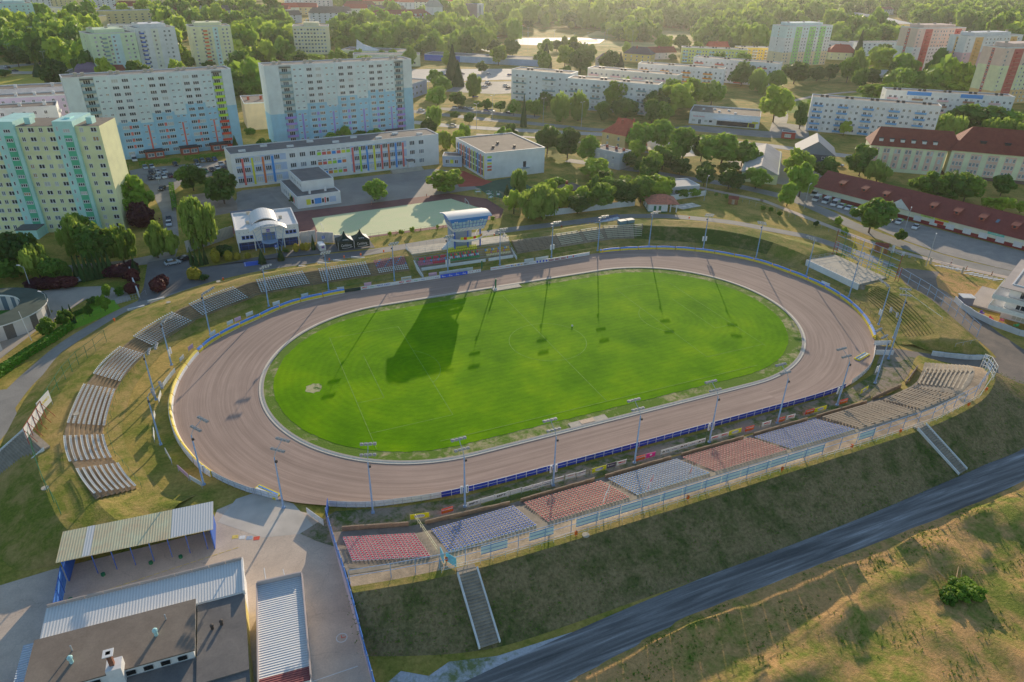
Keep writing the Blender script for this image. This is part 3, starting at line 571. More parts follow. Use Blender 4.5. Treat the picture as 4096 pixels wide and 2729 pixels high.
rd('footpath', [(345, 242), (390, 258), (440, 264), (520, 262)], 4, -.01, SIDE)
sh('yard_square', [(176, 168), (200, 176), (222, 160), (206, 138), (186, 140)], -0.012, mat('bright_paving', '#b8a898', .9, var=.06, scale=.3)); sh('market_square', [(205, 134), (222, 118), (236, 96), (222, 80), (205, 76), (196, 90), (196, 110)], -0.014, PAVE)
# roundabout far left
def disc(c, r, n=40, sx=1): return [(c[0] + r * sx * cos(2 * pi * i / n), c[1] + r * sin(2 * pi * i / n)) for i in range(n)]
sh('roundabout_road', disc((-124, 545), 34, 40, 1.1), -0.02, PAVE); sh('roundabout_island', disc((-124, 545), 20, 40, 1.15), 0.03, YELLOWG)
rd('road', [(-320, 560), (-230, 566), (-150, 560)], 18, -0.018, PAVE); rd('road', [(-95, 560), (-60, 600), (-40, 680)], 12, -0.018, PAVE); rd('road', [(-160, 520), (-190, 440), (-210, 360)], 12, -.018, PAVE)
sh('verge', [(-110, 510), (-90, 520), (-80, 470), (-112, 400), (-150, 430), (-146, 500)], -0.01, YELLOWG)
# skate park, clearings
SK = mat('bright_skatepark', '#e4ded4', .75, var=.06, scale=.1)
sh('skate_park', [(322, 628), (352, 608), (420, 622), (455, 668), (430, 690), (356, 700), (330, 668)], 0.03, SK); rd('footpath', [(250, 640), (280, 600), (300, 620), (330, 640)], 6, 0.02, SK); rd('footpath', [(270, 560), (262, 600), (290, 690), (330, 710)], 5, 0.02, SK)
sh('red_court', [(395, 628), (430, 640), (440, 665), (400, 660)], 0.06, mat('salmon_court', '#c08070', .8))
MEADOW = ground_mat('meadow', ['#6a7038', '#7d8044'], ['#a4925e', '#b5a26c'], (.35, .55), .006, .04, .5, .2)
sh('meadow', [(440, 700), (500, 770), (600, 760), (700, 700), (640, 580), (560, 600), (490, 650)], 0.0, MEADOW); sh('meadow', [(400, 600), (440, 640), (560, 590), (600, 520), (520, 520)], 0.0, MEADOW)
# rough ground below the road, with mounds
m = M(); nx, ny = 150, 74; X0, X1, Y0, Y1 = 4.0, 150.0, -135.0, -76.2
MND = [(73, -82.0, 5.0, 2.6, 1.15), (63, -84.2, 8, 2.2, .8), (50, -86.5, 9, 2.2, .9), (36, -90, 9, 2.2, 1.0), (74, -86.5, 3, 2.5, .7), (92, -82, 7, 4, 1.0), (60, -93, 4, 3, .7), (48, -98, 7, 4, 1.0), (30, -80.5, 7, 1.6, .8), (86, -79.6, 6, 1.6, .7), (112, -80, 7, 2.5, 1.0), (84, -96, 6, 3, .9), (78, -104, 7, 3, 1.2), (104, -88, 7, 4, 1.2), (66, -101, 2.2, 8, .8), (40, -104, 9, 4, 1.0), (96, -104, 8, 5, 1.1), (28, -97, 8, 4, .9)]
rr_ = random.Random(8); lump = [(rr_.uniform(X0, X1), rr_.uniform(Y0, Y1), rr_.uniform(1, 3.2), rr_.uniform(.08, .28)) for _ in range(260)]
def edge(x, y):      # distance inside the patch from its upper edge (the dirt track)
    e = -77.5 - max(0, (30 - x)) * .13
    if x > 95: e += (x - 95) * .10
    return e - y
def rough_h(x, y):
    h = .25
    for a, b, sx, sy, q in MND:
        d = ((x - a) / sx) ** 2 + ((y - b) / sy) ** 2
        if d < 9: h += q * math.exp(-d * 1.2)
    for a, b, s, q in lump:
        d = ((x - a) ** 2 + (y - b) ** 2) / (s * s)
        if d < 5: h += q * math.exp(-d)
    e = edge(x, y); return (h + .02) * max(0, min(1, e / 2.2)) - .1 * (e < 0) - .02
for j in range(ny + 1):
    for i in range(nx + 1):
        x, y = X0 + (X1 - X0) * i / nx, Y0 + (Y1 - Y0) * j / ny; m.v.append((x, y, rough_h(x, y)))
for j in range(ny):
    for i in range(nx):
        a = j * (nx + 1) + i
        if edge(m.v[a][0], m.v[a][1]) > -.6: m.f.append((a, a + 1, a + nx + 2, a + nx + 1)); m.m.append(0)
struct(m.build('rough_ground', ROUGH, smooth=True))
# ================================================================== STADIUM FURNITURE
ORD = ['first', 'second', 'third', 'fourth', 'fifth', 'sixth', 'seventh', 'eighth', 'ninth', 'tenth', 'eleventh', 'twelfth', 'thirteenth', 'fourteenth', 'fifteenth', 'sixteenth', 'seventeenth', 'eighteenth', 'nineteenth', 'twentieth'] + ['twenty-' + w for w in ('first', 'second', 'third', 'fourth', 'fifth', 'sixth', 'seventh', 'eighth', 'ninth')] + ['thirtieth']
# --- bucket seats: white rim, coloured bowl
def seat_shape(m, c, ang, mi=(0, 1), w=.44, d=.40):
    ca, sa = cos(ang), sin(ang)
    def P(x, y, z): return (c[0] + x * ca - y * sa, c[1] + x * sa + y * ca, c[2] + z)
    def ring(w, d, z, back): return [P(*q) for q in ((-w * .8, -d, z), (w * .8, -d, z), (w, -d * .6, z), (w, d * .6, z), (w * .8, d, z + back), (-w * .8, d, z + back), (-w, d * .6, z), (-w, -d * .6, z))]
    a, b, e = ring(w / 2, d / 2, .02, .16), ring(w / 2 * .84, d / 2 * .82, .03, .09), ring(w / 2 * .78, d / 2 * .74, -.03, 0); f = ring(w / 2 * .9, d / 2 * .9, -.06, 0)
    o = len(m.v); m.v += a + b + e + f
    for i in range(8):
        j = (i + 1) % 8
        m.f.append((o + i, o + j, o + 8 + j, o + 8 + i)); m.m.append(mi[0]); m.f.append((o + 8 + i, o + 8 + j, o + 16 + j, o + 16 + i)); m.m.append(mi[1])
        m.f.append((o + 24 + i, o + 24 + j, o + j, o + i)); m.m.append(mi[0])
    m.f.append(tuple(o + 16 + i for i in range(8))); m.m.append(mi[1])
RIMW = mat('white_plastic', '#e8ecf4', .5, var=.04); SEATM = {'red': mat('red_plastic', '#b83048', .5, var=.1), 'salmon': mat('faded_red_plastic', '#cc5a54', .5, var=.1), 'blue': mat('blue_plastic', '#3460ae', .5, var=.1), 'pale': mat('pale_blue_plastic', '#5c88b0', .5, var=.1),
    'grey': mat('grey_plastic', '#b0bcca', .5, var=.06), 'yellow': mat('yellow_plastic', '#d8cc30', .5, var=.06), 'green': mat('green_plastic', '#1d7a4c', .5, var=.06), 'orange': mat('orange_plastic', '#d8902c', .5, var=.08), 'cream': mat('cream_plastic', '#d0ac88', .5, var=.06), 'plum': mat('plum_plastic', '#a4627c', .5, var=.08), 'skyblue': mat('sky_plastic', '#4f86c8', .5)}
RIMC = {'red': mat('red_rim', '#d8a8b0', .5, var=.04), 'salmon': mat('salmon_rim', '#dca49c', .5, var=.04), 'blue': mat('blue_rim', '#b0c2e0', .5, var=.04), 'pale': mat('pale_rim', '#b0ccdc', .5, var=.04)}
def seat_mesh(col, rim=None):
    m = M(); seat_shape(m, (0, 0, 0), 0); return m.mesh('bucket_chair_' + col, [RIMC[col], SEATM[col]])
SBL = [('red', -10.3, 0.1, 'leftmost red block'), ('blue', 2.6, 16.7, 'left blue block'), ('salmon', 18.4, 33.0, 'second red block'), ('pale', 34.2, 48.6, 'middle pale blue block'), ('salmon', 49.6, 65.2, 'third red block'), ('blue', 65.9, 81.4, 'rightmost blue block')]
ROW0, ROWN = -49.9, -57.9
smesh = {c: seat_mesh(c) for c in ('red', 'blue', 'salmon', 'pale')}
count = 0; rest = M(); rix = {'red': 0, 'blue': 1, 'salmon': 2, 'pale': 3}; restm = [q[c] for c in rix for q in (RIMC, SEATM)]
for bi, (col, xa, xb, bname) in enumerate(SBL):
    nc = 20 if bi == 0 else 24; fr = M()
    for r in range(12):
        f = r / 11; y = ROW0 + (ROWN - ROW0) * f; z = 1.12 + 3.12 * f + .24
        sh_ = 0 if bi else (.0)
        for k in range(nc):
            x = xa + (xb - xa) * (k + .5) / nc; yy = y + (3.9 - .36 * (x + 10.3)) * (1 if bi == 0 else 0) * .95
            if bi == 0: yy = y + .15 + 3.4 * (1 - (x + 10.3) / 10.4)
            # indices: nearest the camera first (back rows)
            if (bi == 0) or (bi == 1 and r >= 9 and count < 300):
                o = link('bucket_chair', smesh[col], None, (x, yy, z), pi + (-.32 if bi == 0 else 0))
                tag(o, f'{col} seat, {bname}, {ORD[11 - r]} row from back, {ORD[k]} from left', 'seat', 'seats of the near stand'); count += 1
            else: seat_shape(rest, (x, yy, z), pi, (2 * rix[col], 2 * rix[col] + 1))
        yA, yB = (y + .15 + 3.4, y + .15) if bi == 0 else (y, y)
        fr.tube((xa, yA, z - .1), (xb, yB, z - .1), .035, 0, 4)
        for q in range(0, 9):
            t_ = q / 8; fr.tube((xa + (xb - xa) * t_, yA + (yB - yA) * t_, z - .36), (xa + (xb - xa) * t_, yA + (yB - yA) * t_, z - .1), .03, 0, 4)
    o = fr.build('seat_support_frame', DARK); tag(o, 'dark steel rails carrying the seats of the ' + bname, 'seat frame', 'seat rails of the near stand')
o = rest.build('bucket_seats', restm); tag(o, 'further red and blue bucket seats of the near stand', 'seats', None, 'stuff')
# --- west stand seats (white/grey shells on rails), blocks given by outer and inner row ends
WB = [((-47.7, -16.5), (-44.5, -24.4), (-42.5, -13.7), (-39.4, -21.5), 17, 'lowest curved block'), ((-50.6, -5.6), (-48.9, -14.1), (-45.4, -3.7), (-43.6, -11.7), 16, 'second lowest curved block'), ((-49.0, 12.1), (-50.5, -1.6), (-44.4, 12.5), (-45.4, -0.8), 23, 'third lowest curved block'),
      ((-43.3, 26.1), (-47.7, 15.6), (-39.5, 26.2), (-43.7, 15.3), 20, ''), ((-32.9, 40.2), (-41.0, 29.9), (-29.3, 39.4), (-38.0, 29.4), 20, ''), ((-18.4, 50.2), (-29.4, 43.2), (-15.5, 48.2), (-27.0, 41.4), 20, ''), ((-0.4, 54.3), (-12.9, 52.5), (0.7, 51.4), (-12.3, 50.1), 20, ''), ((17, 54.7), (3.5, 54.2), (17.5, 51.8), (3.8, 51.4), 20, ''), ((28, 54.9), (19, 54.6), (28.4, 51.9), (19.6, 51.8), 15, '')]
ws = M(); seat_shape(ws, (0, 0, 0), 0, (0, 1), .37, .36); wmesh = ws.mesh('shell_seat_pale', [RIMW, SEATM['grey']])
rest = M(); cnt = 0
for bi, (oa, ob_, ia, ib, nc, bn) in enumerate(WB):
    fr = M()
    for r in range(8):
        f = r / 7; A = Vector((oa[0] + (ia[0] - oa[0]) * f, oa[1] + (ia[1] - oa[1]) * f, 3.45 - 2.5 * f)); B = Vector((ob_[0] + (ib[0] - ob_[0]) * f, ob_[1] + (ib[1] - ob_[1]) * f, 3.45 - 2.5 * f))
        ang = atan2(B.y - A.y, B.x - A.x) + pi; mid = (A + B) / 2; 
        cvec = Vector((48, 0, 0)) - mid; nrm = Vector((-(B.y - A.y), B.x - A.x, 0)).normalized(); sag = (1.0 if bi in (3, 4, 5) else .4)
        if nrm.dot(cvec) > 0: nrm = -nrm
        for k in range(nc):
            t = (k + .5) / nc; p = A.lerp(B, t) + nrm * sag * 4 * t * (1 - t) * .5 + Vector((0, 0, .32))
            if bi < 3 and cnt < 300:
                face = atan2(cvec.y, cvec.x) + pi / 2
                o = link('shell_chair', wmesh, None, p, face)
                tag(o, f'white seat, {bn}, {ORD[r]} row from outside, {ORD[k]} from top', 'seat', 'white seats of the curved stand'); cnt += 1
            else:
                ci = 0
                if bi == 8 and r < 5: ci = [2, 2, 3, 2, 2][(k * 7 + r * 3) % 5]
                seat_shape(rest, p, atan2(cvec.y, cvec.x) + pi / 2, (0 if ci == 0 else ci, ci if ci else 1), .37, .36)
        fr.tube(A + Vector((0, 0, .2)), B + Vector((0, 0, .2)), .03, 0, 4)
        for q in range(6):
            p = A.lerp(B, q / 5) + nrm * sag * 2 * (q / 5) * (1 - q / 5); fr.tube(p - Vector((0, 0, .1)), p + Vector((0, 0, .22)), .03, 0, 4)
    o = fr.build('seat_support_frame', mat('rusty_steel', '#6a5448', .7, var=.2)); tag(o, 'rusty rails carrying white seats on the curved terrace', 'seat frame', 'seat rails of the curved stand')
o = rest.build('shell_seats', [RIMW, SEATM['grey'], SEATM['plum'], SEATM['skyblue']]); tag(o, 'further rows of white and plum shell seats on the curved terraces', 'seats', None, 'stuff')
# --- covered grandstand block in front of the tower: coloured seats, walls, platform
g = thing('grandstand', 'concrete grandstand with coloured seat rows below the blue control tower', 'grandstand', (45, 55, 0))
def gbuild(m, name, mt, **k): 
    m.v = [(x - 45, y - 55, z) for x, y, z in m.v]; return m.build(name, mt, g, **k)
m = M(); m.prism([(30.4, 55.4), (61.2, 55.2), (61.4, 60.4), (30.2, 61)], 0.0, 4.05); gbuild(m, 'platform', [CONCG])
m = M(); 
for s in range(6): m.box(30.8, 61, 51.6 + s * .65, 55.4, .4 + .55 * s, .4 + .55 * (s + 1)); 
gbuild(m, 'steps', [STEP])
for xa, xb in ((31.8, 51.6), (52.6, 60.6)): m = M(); m.box(xa, xb, 50.75, 51.0, 0, 1.25); gbuild(m, 'front_wall', [WHITE])
m = M()
for a, b in (((30.2, 60.6, 4.0), (31.0, 46.6, .3)), ((61.3, 60.2, 4.0), (61.2, 49.6, .5))):
    for i in range(10):
        p, q = Vector(a).lerp(Vector(b), i / 10), Vector(a).lerp(Vector(b), (i + 1) / 10)
        m.add([(p.x - .12, p.y, 0), (q.x - .12, q.y, 0), (q.x + .12, q.y, 0), (p.x + .12, p.y, 0), (p.x - .12, p.y, p.z + .35), (q.x - .12, q.y, q.z + .35), (q.x + .12, q.y, q.z + .35), (p.x + .12, p.y, p.z + .35)], [(0, 1, 5, 4), (1, 2, 6, 5), (2, 3, 7, 6), (3, 0, 4, 7), (4, 5, 6, 7)])
gbuild(m, 'side_wall', [OFFW])
m = M(); rail(m, [(30.4, 61, 4.05), (30.3, 55.6, 4.05), (41, 55.6, 4.05)], 1.1, .035, (.5, 1), 2); rail(m, [(52.5, 55.5, 4.05), (61, 55.4, 4.05), (61.3, 60.2, 4.05), (52, 60.6, 4.05)], 1.1, .035, (.5, 1), 2); rail(m, [(30.2, 61, 4.05), (41, 60.9, 4.05)], 1.1, .035, (1,), 2)
rail(m, [(30.2, 60.8, 4.3), (31, 46.6, .5)], 1.0, .04, (1,), 2); rail(m, [(61.3, 60.4, 4.3), (61.2, 49.6, .6)], 1.0, .04, (1,), 2); gbuild(m, 'railing', [STEEL])
GS = [(31.4, 40.0, [(52.1, 1.3, ['plum', 'red']), (52.75, 1.85, ['plum', 'plum', 'skyblue', 'plum']), (53.4, 2.4, ['red', 'red', 'green', 'red'])]), (41.0, 50.3, [(52.1, 1.3, ['green']), (52.75, 1.85, ['grey', 'grey', 'skyblue', 'red']), (53.4, 2.4, ['red', 'red', 'green', 'green', 'orange']), (54.3, 3.2, ['yellow']), (54.95, 3.75, ['yellow'])]), (52.4, 60.3, [(52.1, 1.3, ['cream']), (52.75, 1.85, ['orange', 'orange', 'plum', 'orange']), (53.4, 2.4, ['orange', 'cream', 'skyblue', 'orange'])])]
gm = {}
def gmesh(c):
    if c not in gm:
        m = M(); m.box(-.2, .2, -.2, .2, .3, .36); m.add([(-.2, .16, .34), (.2, .16, .34), (.19, .26, .72), (-.19, .26, .72), (-.2, .2, .34), (.2, .2, .34), (.19, .3, .72), (-.19, .3, .72)], [(0, 1, 2, 3), (7, 6, 5, 4), (3, 2, 6, 7), (0, 3, 7, 4), (1, 5, 6, 2)]); m.box(-.04, .04, -.05, .05, 0, .3); gm[c] = m.mesh('chair_' + c, [SEATM[c]])
    return gm[c]
for bi, (xa, xb, rows) in enumerate(GS):
    for r, (y, z, cols) in enumerate(rows):
        nc = int((xb - xa) / .52)
        for k in range(nc):
            c = cols[(k * 3 + r) % len(cols)] if len(cols) > 2 else cols[min(len(cols) - 1, k * len(cols) // nc)]
            o = link('plastic_chair', gmesh(c), None, (xa + (xb - xa) * (k + .5) / nc, y, z), 0)
            tag(o, f'{c.replace("sky", "light ")} seat, {["left", "middle", "right"][bi]} grandstand section, {ORD[r]} row up, {ORD[k]} from left', 'seat', 'coloured seats of the grandstand')
# --- wooden benches (east end of the near stand, and north terraces)
def bench(a, b, label, group, mt, h=.42):
    a, b = Vector(a), Vector(b); t = thing('long_bench', label, 'bench', ((a + b) / 2)[:], 0, group); c = (a + b) / 2; a -= c; b -= c; d = (b - a).normalized(); nr = Vector((-d.y, d.x, 0)); ang = atan2(d.y, d.x); L = (b - a).length
    m = M(); m.obox((0, 0, h), (L, .3, .06), ang); m.build('seat', mt, t)
    n = max(2, int(L / 1.9)); m = M()
    for i in range(n + 1):
        p = a.lerp(b, i / n); m.obox((p.x, p.y, h / 2 - .12), (.22, .3, h + .2), ang)
    m.build('support', mat('bench_concrete', '#6c6258', .9, var=.15), t, ); return t
OB = [((82.8, 98.4), (81.6, 96.2), 12)]
for r in range(12):
    f = r / 11; y = ROW0 + (ROWN - ROW0) * f; z = 1.1 + 3.1 * f
    bench((82.8 - .6 * f, y, z), (98.4 - 1.2 * f, y, z), f'dark weathered bench, {ORD[r]} row from the track, beside the rightmost blue seats', 'weathered benches of the near stand', OLDWOOD)
    a = Vector((99.3, -50.0, z)).lerp(Vector((98.4, -57.8, z)), f); b = Vector((109.8, -48.5, z)).lerp(Vector((109.9, -56.8, z)), f)
    bench(a, b, f'long plank bench, {ORD[r]} row from the track, middle of the three bench blocks', 'weathered benches of the near stand', OLDWOOD)
for r in range(11):
    f = r / 10; z = 1.0 + 3.0 * f
    a = Vector((111.9, -48.0, z)).lerp(Vector((113.0, -56.0, z)), f); b = Vector((119.6, -44.0, z)).lerp(Vector((122.4, -51.4, z)), f)
    bench(a, b, f'pale plank bench, {ORD[r]} row from the track, rightmost bench block', 'weathered benches of the near stand', mat('pale_planks', '#a89880', .85, var=.2, scale=2))
BW = mat('whitewashed_planks', '#b8b49c', .8, var=.12)
for bi, (b0, b1, f0, f1, n, zb, nm, mt) in enumerate([((62.4, 56.1), (75.6, 55.8), (62.8, 52.9), (76.5, 53.2), 8, 3.3, 'leftmost far terrace', OLDWOOD), ((77.5, 56.1), (85.3, 56.4), (78.2, 53.4), (86.2, 53.8), 7, 3.5, 'second far terrace', BW), ((86.9, 56.9), (93, 57), (87.8, 53.9), (94, 53.9), 7, 3.5, 'third far terrace', BW), ((95.3, 57), (108.6, 54.4), (95.2, 53.9), (106.6, 51.4), 7, 3.6, 'railed far terrace', BW)]):
    for r in range(n):
        f = r / (n - 1); z = 1.0 + (zb - 1.0) * f
        a = Vector((*f0, z)).lerp(Vector((*b0, z)), f); b = Vector((*f1, z)).lerp(Vector((*b1, z)), f)
        bench(a, b, f'{"dark" if mt is OLDWOOD else "pale"} bench on the {nm}, {ORD[r]} row up', 'benches of the far terraces', mt, .38)
# --- retaining walls of the near stand
for i, (a, b) in enumerate([((-9.9, -43.7), (-0.1, -46.7)), ((2.4, -47.4), (16.5, -48.4)), ((18.4, -48.5), (32.3, -48.5)), ((34.4, -48.5), (48.1, -48.5)), ((50.3, -48.5), (64.4, -48.6)), ((66.8, -48.6), (80.2, -48.6)), ((82.5, -48.6), (96.3, -48.5)), ((98.5, -48.0), (108.5, -46.6)), ((110.5, -46.2), (118.7, -42.4))]):
    d = Vector((b[0] - a[0], b[1] - a[1], 0)); m = M(); c = ((a[0] + b[0]) / 2, (a[1] + b[1]) / 2); L = d.length; ang = atan2(d.y, d.x); n = 8
    for k in range(n): m.obox(((k + .5) / n * L - L / 2, 0, .75 + .02 * (k % 3)), (L / n - .03, .22, .9 + .04 * (k % 2)), 0)
    o = m.build('retaining_wall', BROWNW); o.location = (*c, 0); o.rotation_euler = (0, 0, ang); tag(o, f'low brown concrete wall in front of the near stand, {ORD[i]} from the left', 'wall', 'low walls before the near stand')
# --- floodlight masts
LAMPG = mat('lamp_glass', '#c8ccd0', .2, var=0)
def mast(i, x, y, z, tx, ty, box=None, arm=True):
    dx, dy = tx - x, ty - y; ang = atan2(dy, dx)
    t = thing('floodlight_mast', 'x', 'floodlight', (x, y, z), ang, 'floodlight masts round the track')
    m = M(); m.tube((0, 0, 0), (0, 0, 6), .17, 0, 8, .14); m.tube((0, 0, 6), (0, 0, 10.3), .13, 0, 8, .1); m.box(-.25, .25, -.25, .25, 0, .25); m.build('pole', STEELB, t)
    m = M(); m.tube((0, 0, 10.2), (.35, 0, 10.9), .06, 0, 6); m.tube((.35, 0, 10.9), (2.5, 0, 12.2), .055, 0, 6); m.tube((.9, -1.25, 11.15), (.9, 1.25, 11.15), .045, 0, 4); m.tube((2.4, -1.25, 12.1), (2.4, 1.25, 12.1), .045, 0, 4); m.build('arm', STEEL, t)
    for q, (ax, az) in enumerate(((.9, 11.15), (2.4, 12.1))):
        for s in (-1.0, -.35, .35, 1.0):
            o = link('lamp_head', LH, t, (ax + .1, s, az)); 
    m = M(); m.box(-.2, .12, -.42, -.12, 9.4, 9.8); m.build('control_box', DARK, t)
    if box:
        m = M(); m.box(.25, .45, -.75, -.35, 2.6, 4.1); m.box(.25, .45, .2, .6, 2.7, 4.2); m.build('loudspeaker', WHITE, t)
        m = M()
        for k in range(5):
            for s in (-.55, .4): m.tube((.24, s, 2.85 + k * .27), (.22, s, 2.85 + k * .27), .1, 0, 8)
        m.build('speaker_cone', BLACK, t)
    return t
m = M(); m.box(-.22, .22, -.25, .25, -.28, .02, 0); m.box(.22, .25, -.16, .16, -.2, -.02, 1); m.box(-.14, .14, -.14, .14, .02, .08, 0); LH = m.mesh('lamp_head', [mat('lamp_housing', '#74787c', .5), LAMPG])
MAST = [(9.6, -45.9, .3, 9.6, 0, 1), (25.3, -46.7, .3, 25.3, 0, 1), (41.5, -46.8, .3, 41.5, 0, 0), (57.9, -46.9, .3, 57.9, 0, 1), (74.3, -46.9, .3, 74.3, 0, 0), (90.3, -46.6, .3, 89, 0, 1), (-4.5, -41.3, 0, 2, -20, 0), (-17.6, -34.6, 0, 4, -12, 0), (-29.2, -24.0, .2, 4, -2, 1), (-35.9, -9.4, .2, 10, 0, 0), (-36.9, 6.8, .2, 10, 2, 0), (-34, 20.3, .2, 10, 4, 1), (-25.6, 32.0, .2, 10, 6, 0),
        (-11.2, 43.0, .1, 2, 10, 0), (4.7, 46.8, .3, 6, 0, 0), (22.8, 46.9, .3, 22.8, 0, 0), (38.5, 47.0, .3, 38.5, 0, 1), (54.6, 47.0, .3, 54.6, 0, 0), (71.6, 47.0, .3, 71.6, 0, 1), (87.6, 46.8, .3, 87.6, 0, 0), (105.2, 44.8, .3, 100, 10, 0), (120.2, 36.6, .3, 100, 4, 1), (131.0, 24.5, .3, 100, 2, 0), (135.6, 8.3, .3, 100, 1, 0), (135.0, -7.9, .3, 100, 0, 0), (128.7, -23.2, .3, 96, -4, 1), (126.2, -29.8, .3, 134, -20, 0), (116.6, -36.6, .2, 96, -10, 0), (104.9, -43.2, .2, 96, -10, 1)]
for i, a in enumerate(MAST): mast(i, *a)
# --- track fence: painted steel panels on the near side
PMC = {}
def post_mesh(h, r, mt):
    k = (h, r, mt.name)
    if k not in PMC: m = M(); m.tube((0, 0, 0), (0, 0, h), r, 0, 4); PMC[k] = m.mesh('post', [mt])
    return PMC[k]
def fence_panels(name, label, pts, h, mt, post, pstep=2.0, pr=.05, z=0.0, top=None):
    c = pts[0]; t = thing(name, label, 'fence', (c[0], c[1], z)); m = M(); mp = M(); tp = M()
    for a, b in zip(pts, pts[1:]):
        a, b = Vector((a[0] - c[0], a[1] - c[1], 0)), Vector((b[0] - c[0], b[1] - c[1], 0)); d = b - a; L = d.length; n = max(1, round(L / pstep)); ang = atan2(d.y, d.x)
        for i in range(n):
            p = a.lerp(b, (i + .5) / n); m.obox((p.x, p.y, h / 2 + .05), (L / n - .03, .06, h - .1), ang)
            q = a.lerp(b, i / n); o_ = Vector((d.y, -d.x, 0)).normalized() * .07; link('post', post_mesh(h, pr, post), t, (q.x + o_.x, q.y + o_.y, 0))
        tp.tube(a + Vector((0, 0, h)), b + Vector((0, 0, h)), .045, 0, 4)
        o_ = Vector((d.y, -d.x, 0)).normalized() * .06; tp.tube(a + o_ + Vector((0, 0, h * .55)), b + o_ + Vector((0, 0, h * .55)), .025, 0, 4)
    m.build('panels', mt, t); tp.build('top_rail', top or post, t); return t
NAVY = mat('navy_panels', '#1c2f86', .45, var=.12, scale=.6)
off = lambda pts, d: [(x, y - d) for x, y in pts]
S_b = [p for p in crom(OUT_S, 4) if 6.8 <= p[0] <= 98]; fence_panels('board_fence', 'navy blue board fence with white posts along the near straight', S_b, 1.25, NAVY, WHITE, 2.0, .045)
S_w = [p for p in crom(OUT_S, 4) if -11.5 <= p[0] <= 6.9]; fence_panels('board_fence', 'pale grey panel fence left of the navy boards', S_w, 1.25, mat('pale_panels', '#aab2bc', .5, var=.08), STEEL, 2.0)
S_e = [p for p in crom(OUT_S, 4) if p[0] >= 97.9]; fence_panels('board_fence', 'white panel fence curving up to the right-hand track gate', S_e[:-2], 1.25, WHITE, STEEL, 2.0)
S_g = [(-16.2, -34.6), (-20.2, -31.2)]; fence_panels('board_fence', 'pale panel fence at the lower left bend', [p for p in crom(OUT_N + OUT_S[:3], 4) if p[0] < -17.2 and p[1] < -9][::1], 1.25, mat('pale_panels'  , '#aab2bc'), STEEL, 2.0)
m = M(); m.obox((0, 0, .65), (4.2, .08, 1.25), 0); m.obox((0, -.06, .65), (4.2, .04, .06), 0)
for k in (-2, -1, 0, 1, 2): m.obox((k, -.07, .65), (.06, .05, 1.25), 0)
o = m.build('track_gate', WHITE); o.location = (-13.3, -39.3, 0); o.rotation_euler = (0, 0, radians(-62)); tag(o, 'open white gate leaf between yard and track', 'gate')
o = link('track_gate', o.data, None, (121.0, -31.0, 0), radians(-18)); tag(o, 'white gate leaf where the dirt road meets the track', 'gate')
o = link('track_gate', o.data, None, (117.6, -34.6, 0), radians(-24)); tag(o, 'second white gate leaf at the end of the white panels', 'gate')
# --- inflatable safety barriers (yellow band, blue back) along the bends
AY, AB, AW = mat('air_yellow', '#d2a030', .5, var=.1, scale=1.5), mat('air_blue', '#3c6ab0', .5, var=.12, scale=1.5), mat('air_white', '#d0d2da', .5, var=.08, scale=1.5)
def air(path, a, b, label, group, cols, seglen=6.0):
    """cushions between arc positions a..b of a dense path"""
    pts = path; acc = [0]
    for p, q in zip(pts, pts[1:]): acc.append(acc[-1] + hypot(q[0] - p[0], q[1] - p[1]))
    def at_(s):
        for i in range(len(acc) - 1):
            if acc[i + 1] >= s: t = (s - acc[i]) / (acc[i + 1] - acc[i] or 1); return (pts[i][0] + (pts[i + 1][0] - pts[i][0]) * t, pts[i][1] + (pts[i + 1][1] - pts[i][1]) * t)
        return pts[-1]
    s = a; k = 0
    while s < b - 1:
        e = min(s + seglen, b); n = 6; P = [at_(s + .12 + (e - s - .24) * i / n) for i in range(n + 1)]; c = P[n // 2]
        prof = [(-.35, 0), (-.42, .35), (-.38, .62), (-.25, .95), (0, 1.28), (.2, 1.3), (.32, 1.1), (.34, 0)]; colr = [cols[3], cols[0], cols[0], cols[1], cols[1], cols[2], cols[2]]
        m = M(); r = []
        for i, p in enumerate(P):
            q = P[min(i + 1, n)]; o_ = P[max(i - 1, 0)]; dx, dy = q[0] - o_[0], q[1] - o_[1]; l = hypot(dx, dy); nx, ny = dy / l, -dx / l     # outward normal for ccw path
            bul = 1 + .06 * sin(pi * i / n)
            r.append([(p[0] - c[0] + nx * u * bul, p[1] - c[1] + ny * u * bul, v * bul) for u, v in prof])
        for i in range(n):
            o0 = len(m.v); m.v += r[i] + r[i + 1]; L = len(prof)
            for j in range(L - 1): m.f.append((o0 + j, o0 + j + 1, o0 + L + j + 1, o0 + L + j)); m.m.append(colr[j])
        for e_ in (0, n): o0 = len(m.v); m.v += r[e_]; m.f.append(tuple(range(o0, o0 + len(prof)))); m.m.append(0)
        ob = m.build('air_barrier', [AY, AB, AW, AB2], smooth=False); ob.location = (c[0], c[1], .02); tag(ob, label, 'barrier', group); s = e; k += 1
AB2 = mat('air_base_blue', '#2238b0', .5, var=.1)
pathN = crom(OUT_N, 6); acc = 0; marks = {}
tot = [0]
for p, q in zip(pathN, pathN[1:]): tot.append(tot[-1] + hypot(q[0] - p[0], q[1] - p[1]))
def arc_at(x, y): i = min(range(len(pathN)), key=lambda k: hypot(pathN[k][0] - x, pathN[k][1] - y)); return tot[i]
air(pathN, 3.0, arc_at(87.2, 45.1), 'yellow and blue inflatable barrier section along the right-hand bend', 'air barriers of the right bend', (0, 1, 1, 3))
air(pathN, arc_at(8.5, 44.3), arc_at(-28.6, 23.5), 'blue and yellow inflatable barrier section along the upper left bend', 'air barriers of the upper left bend', (0, 1, 1, 2))
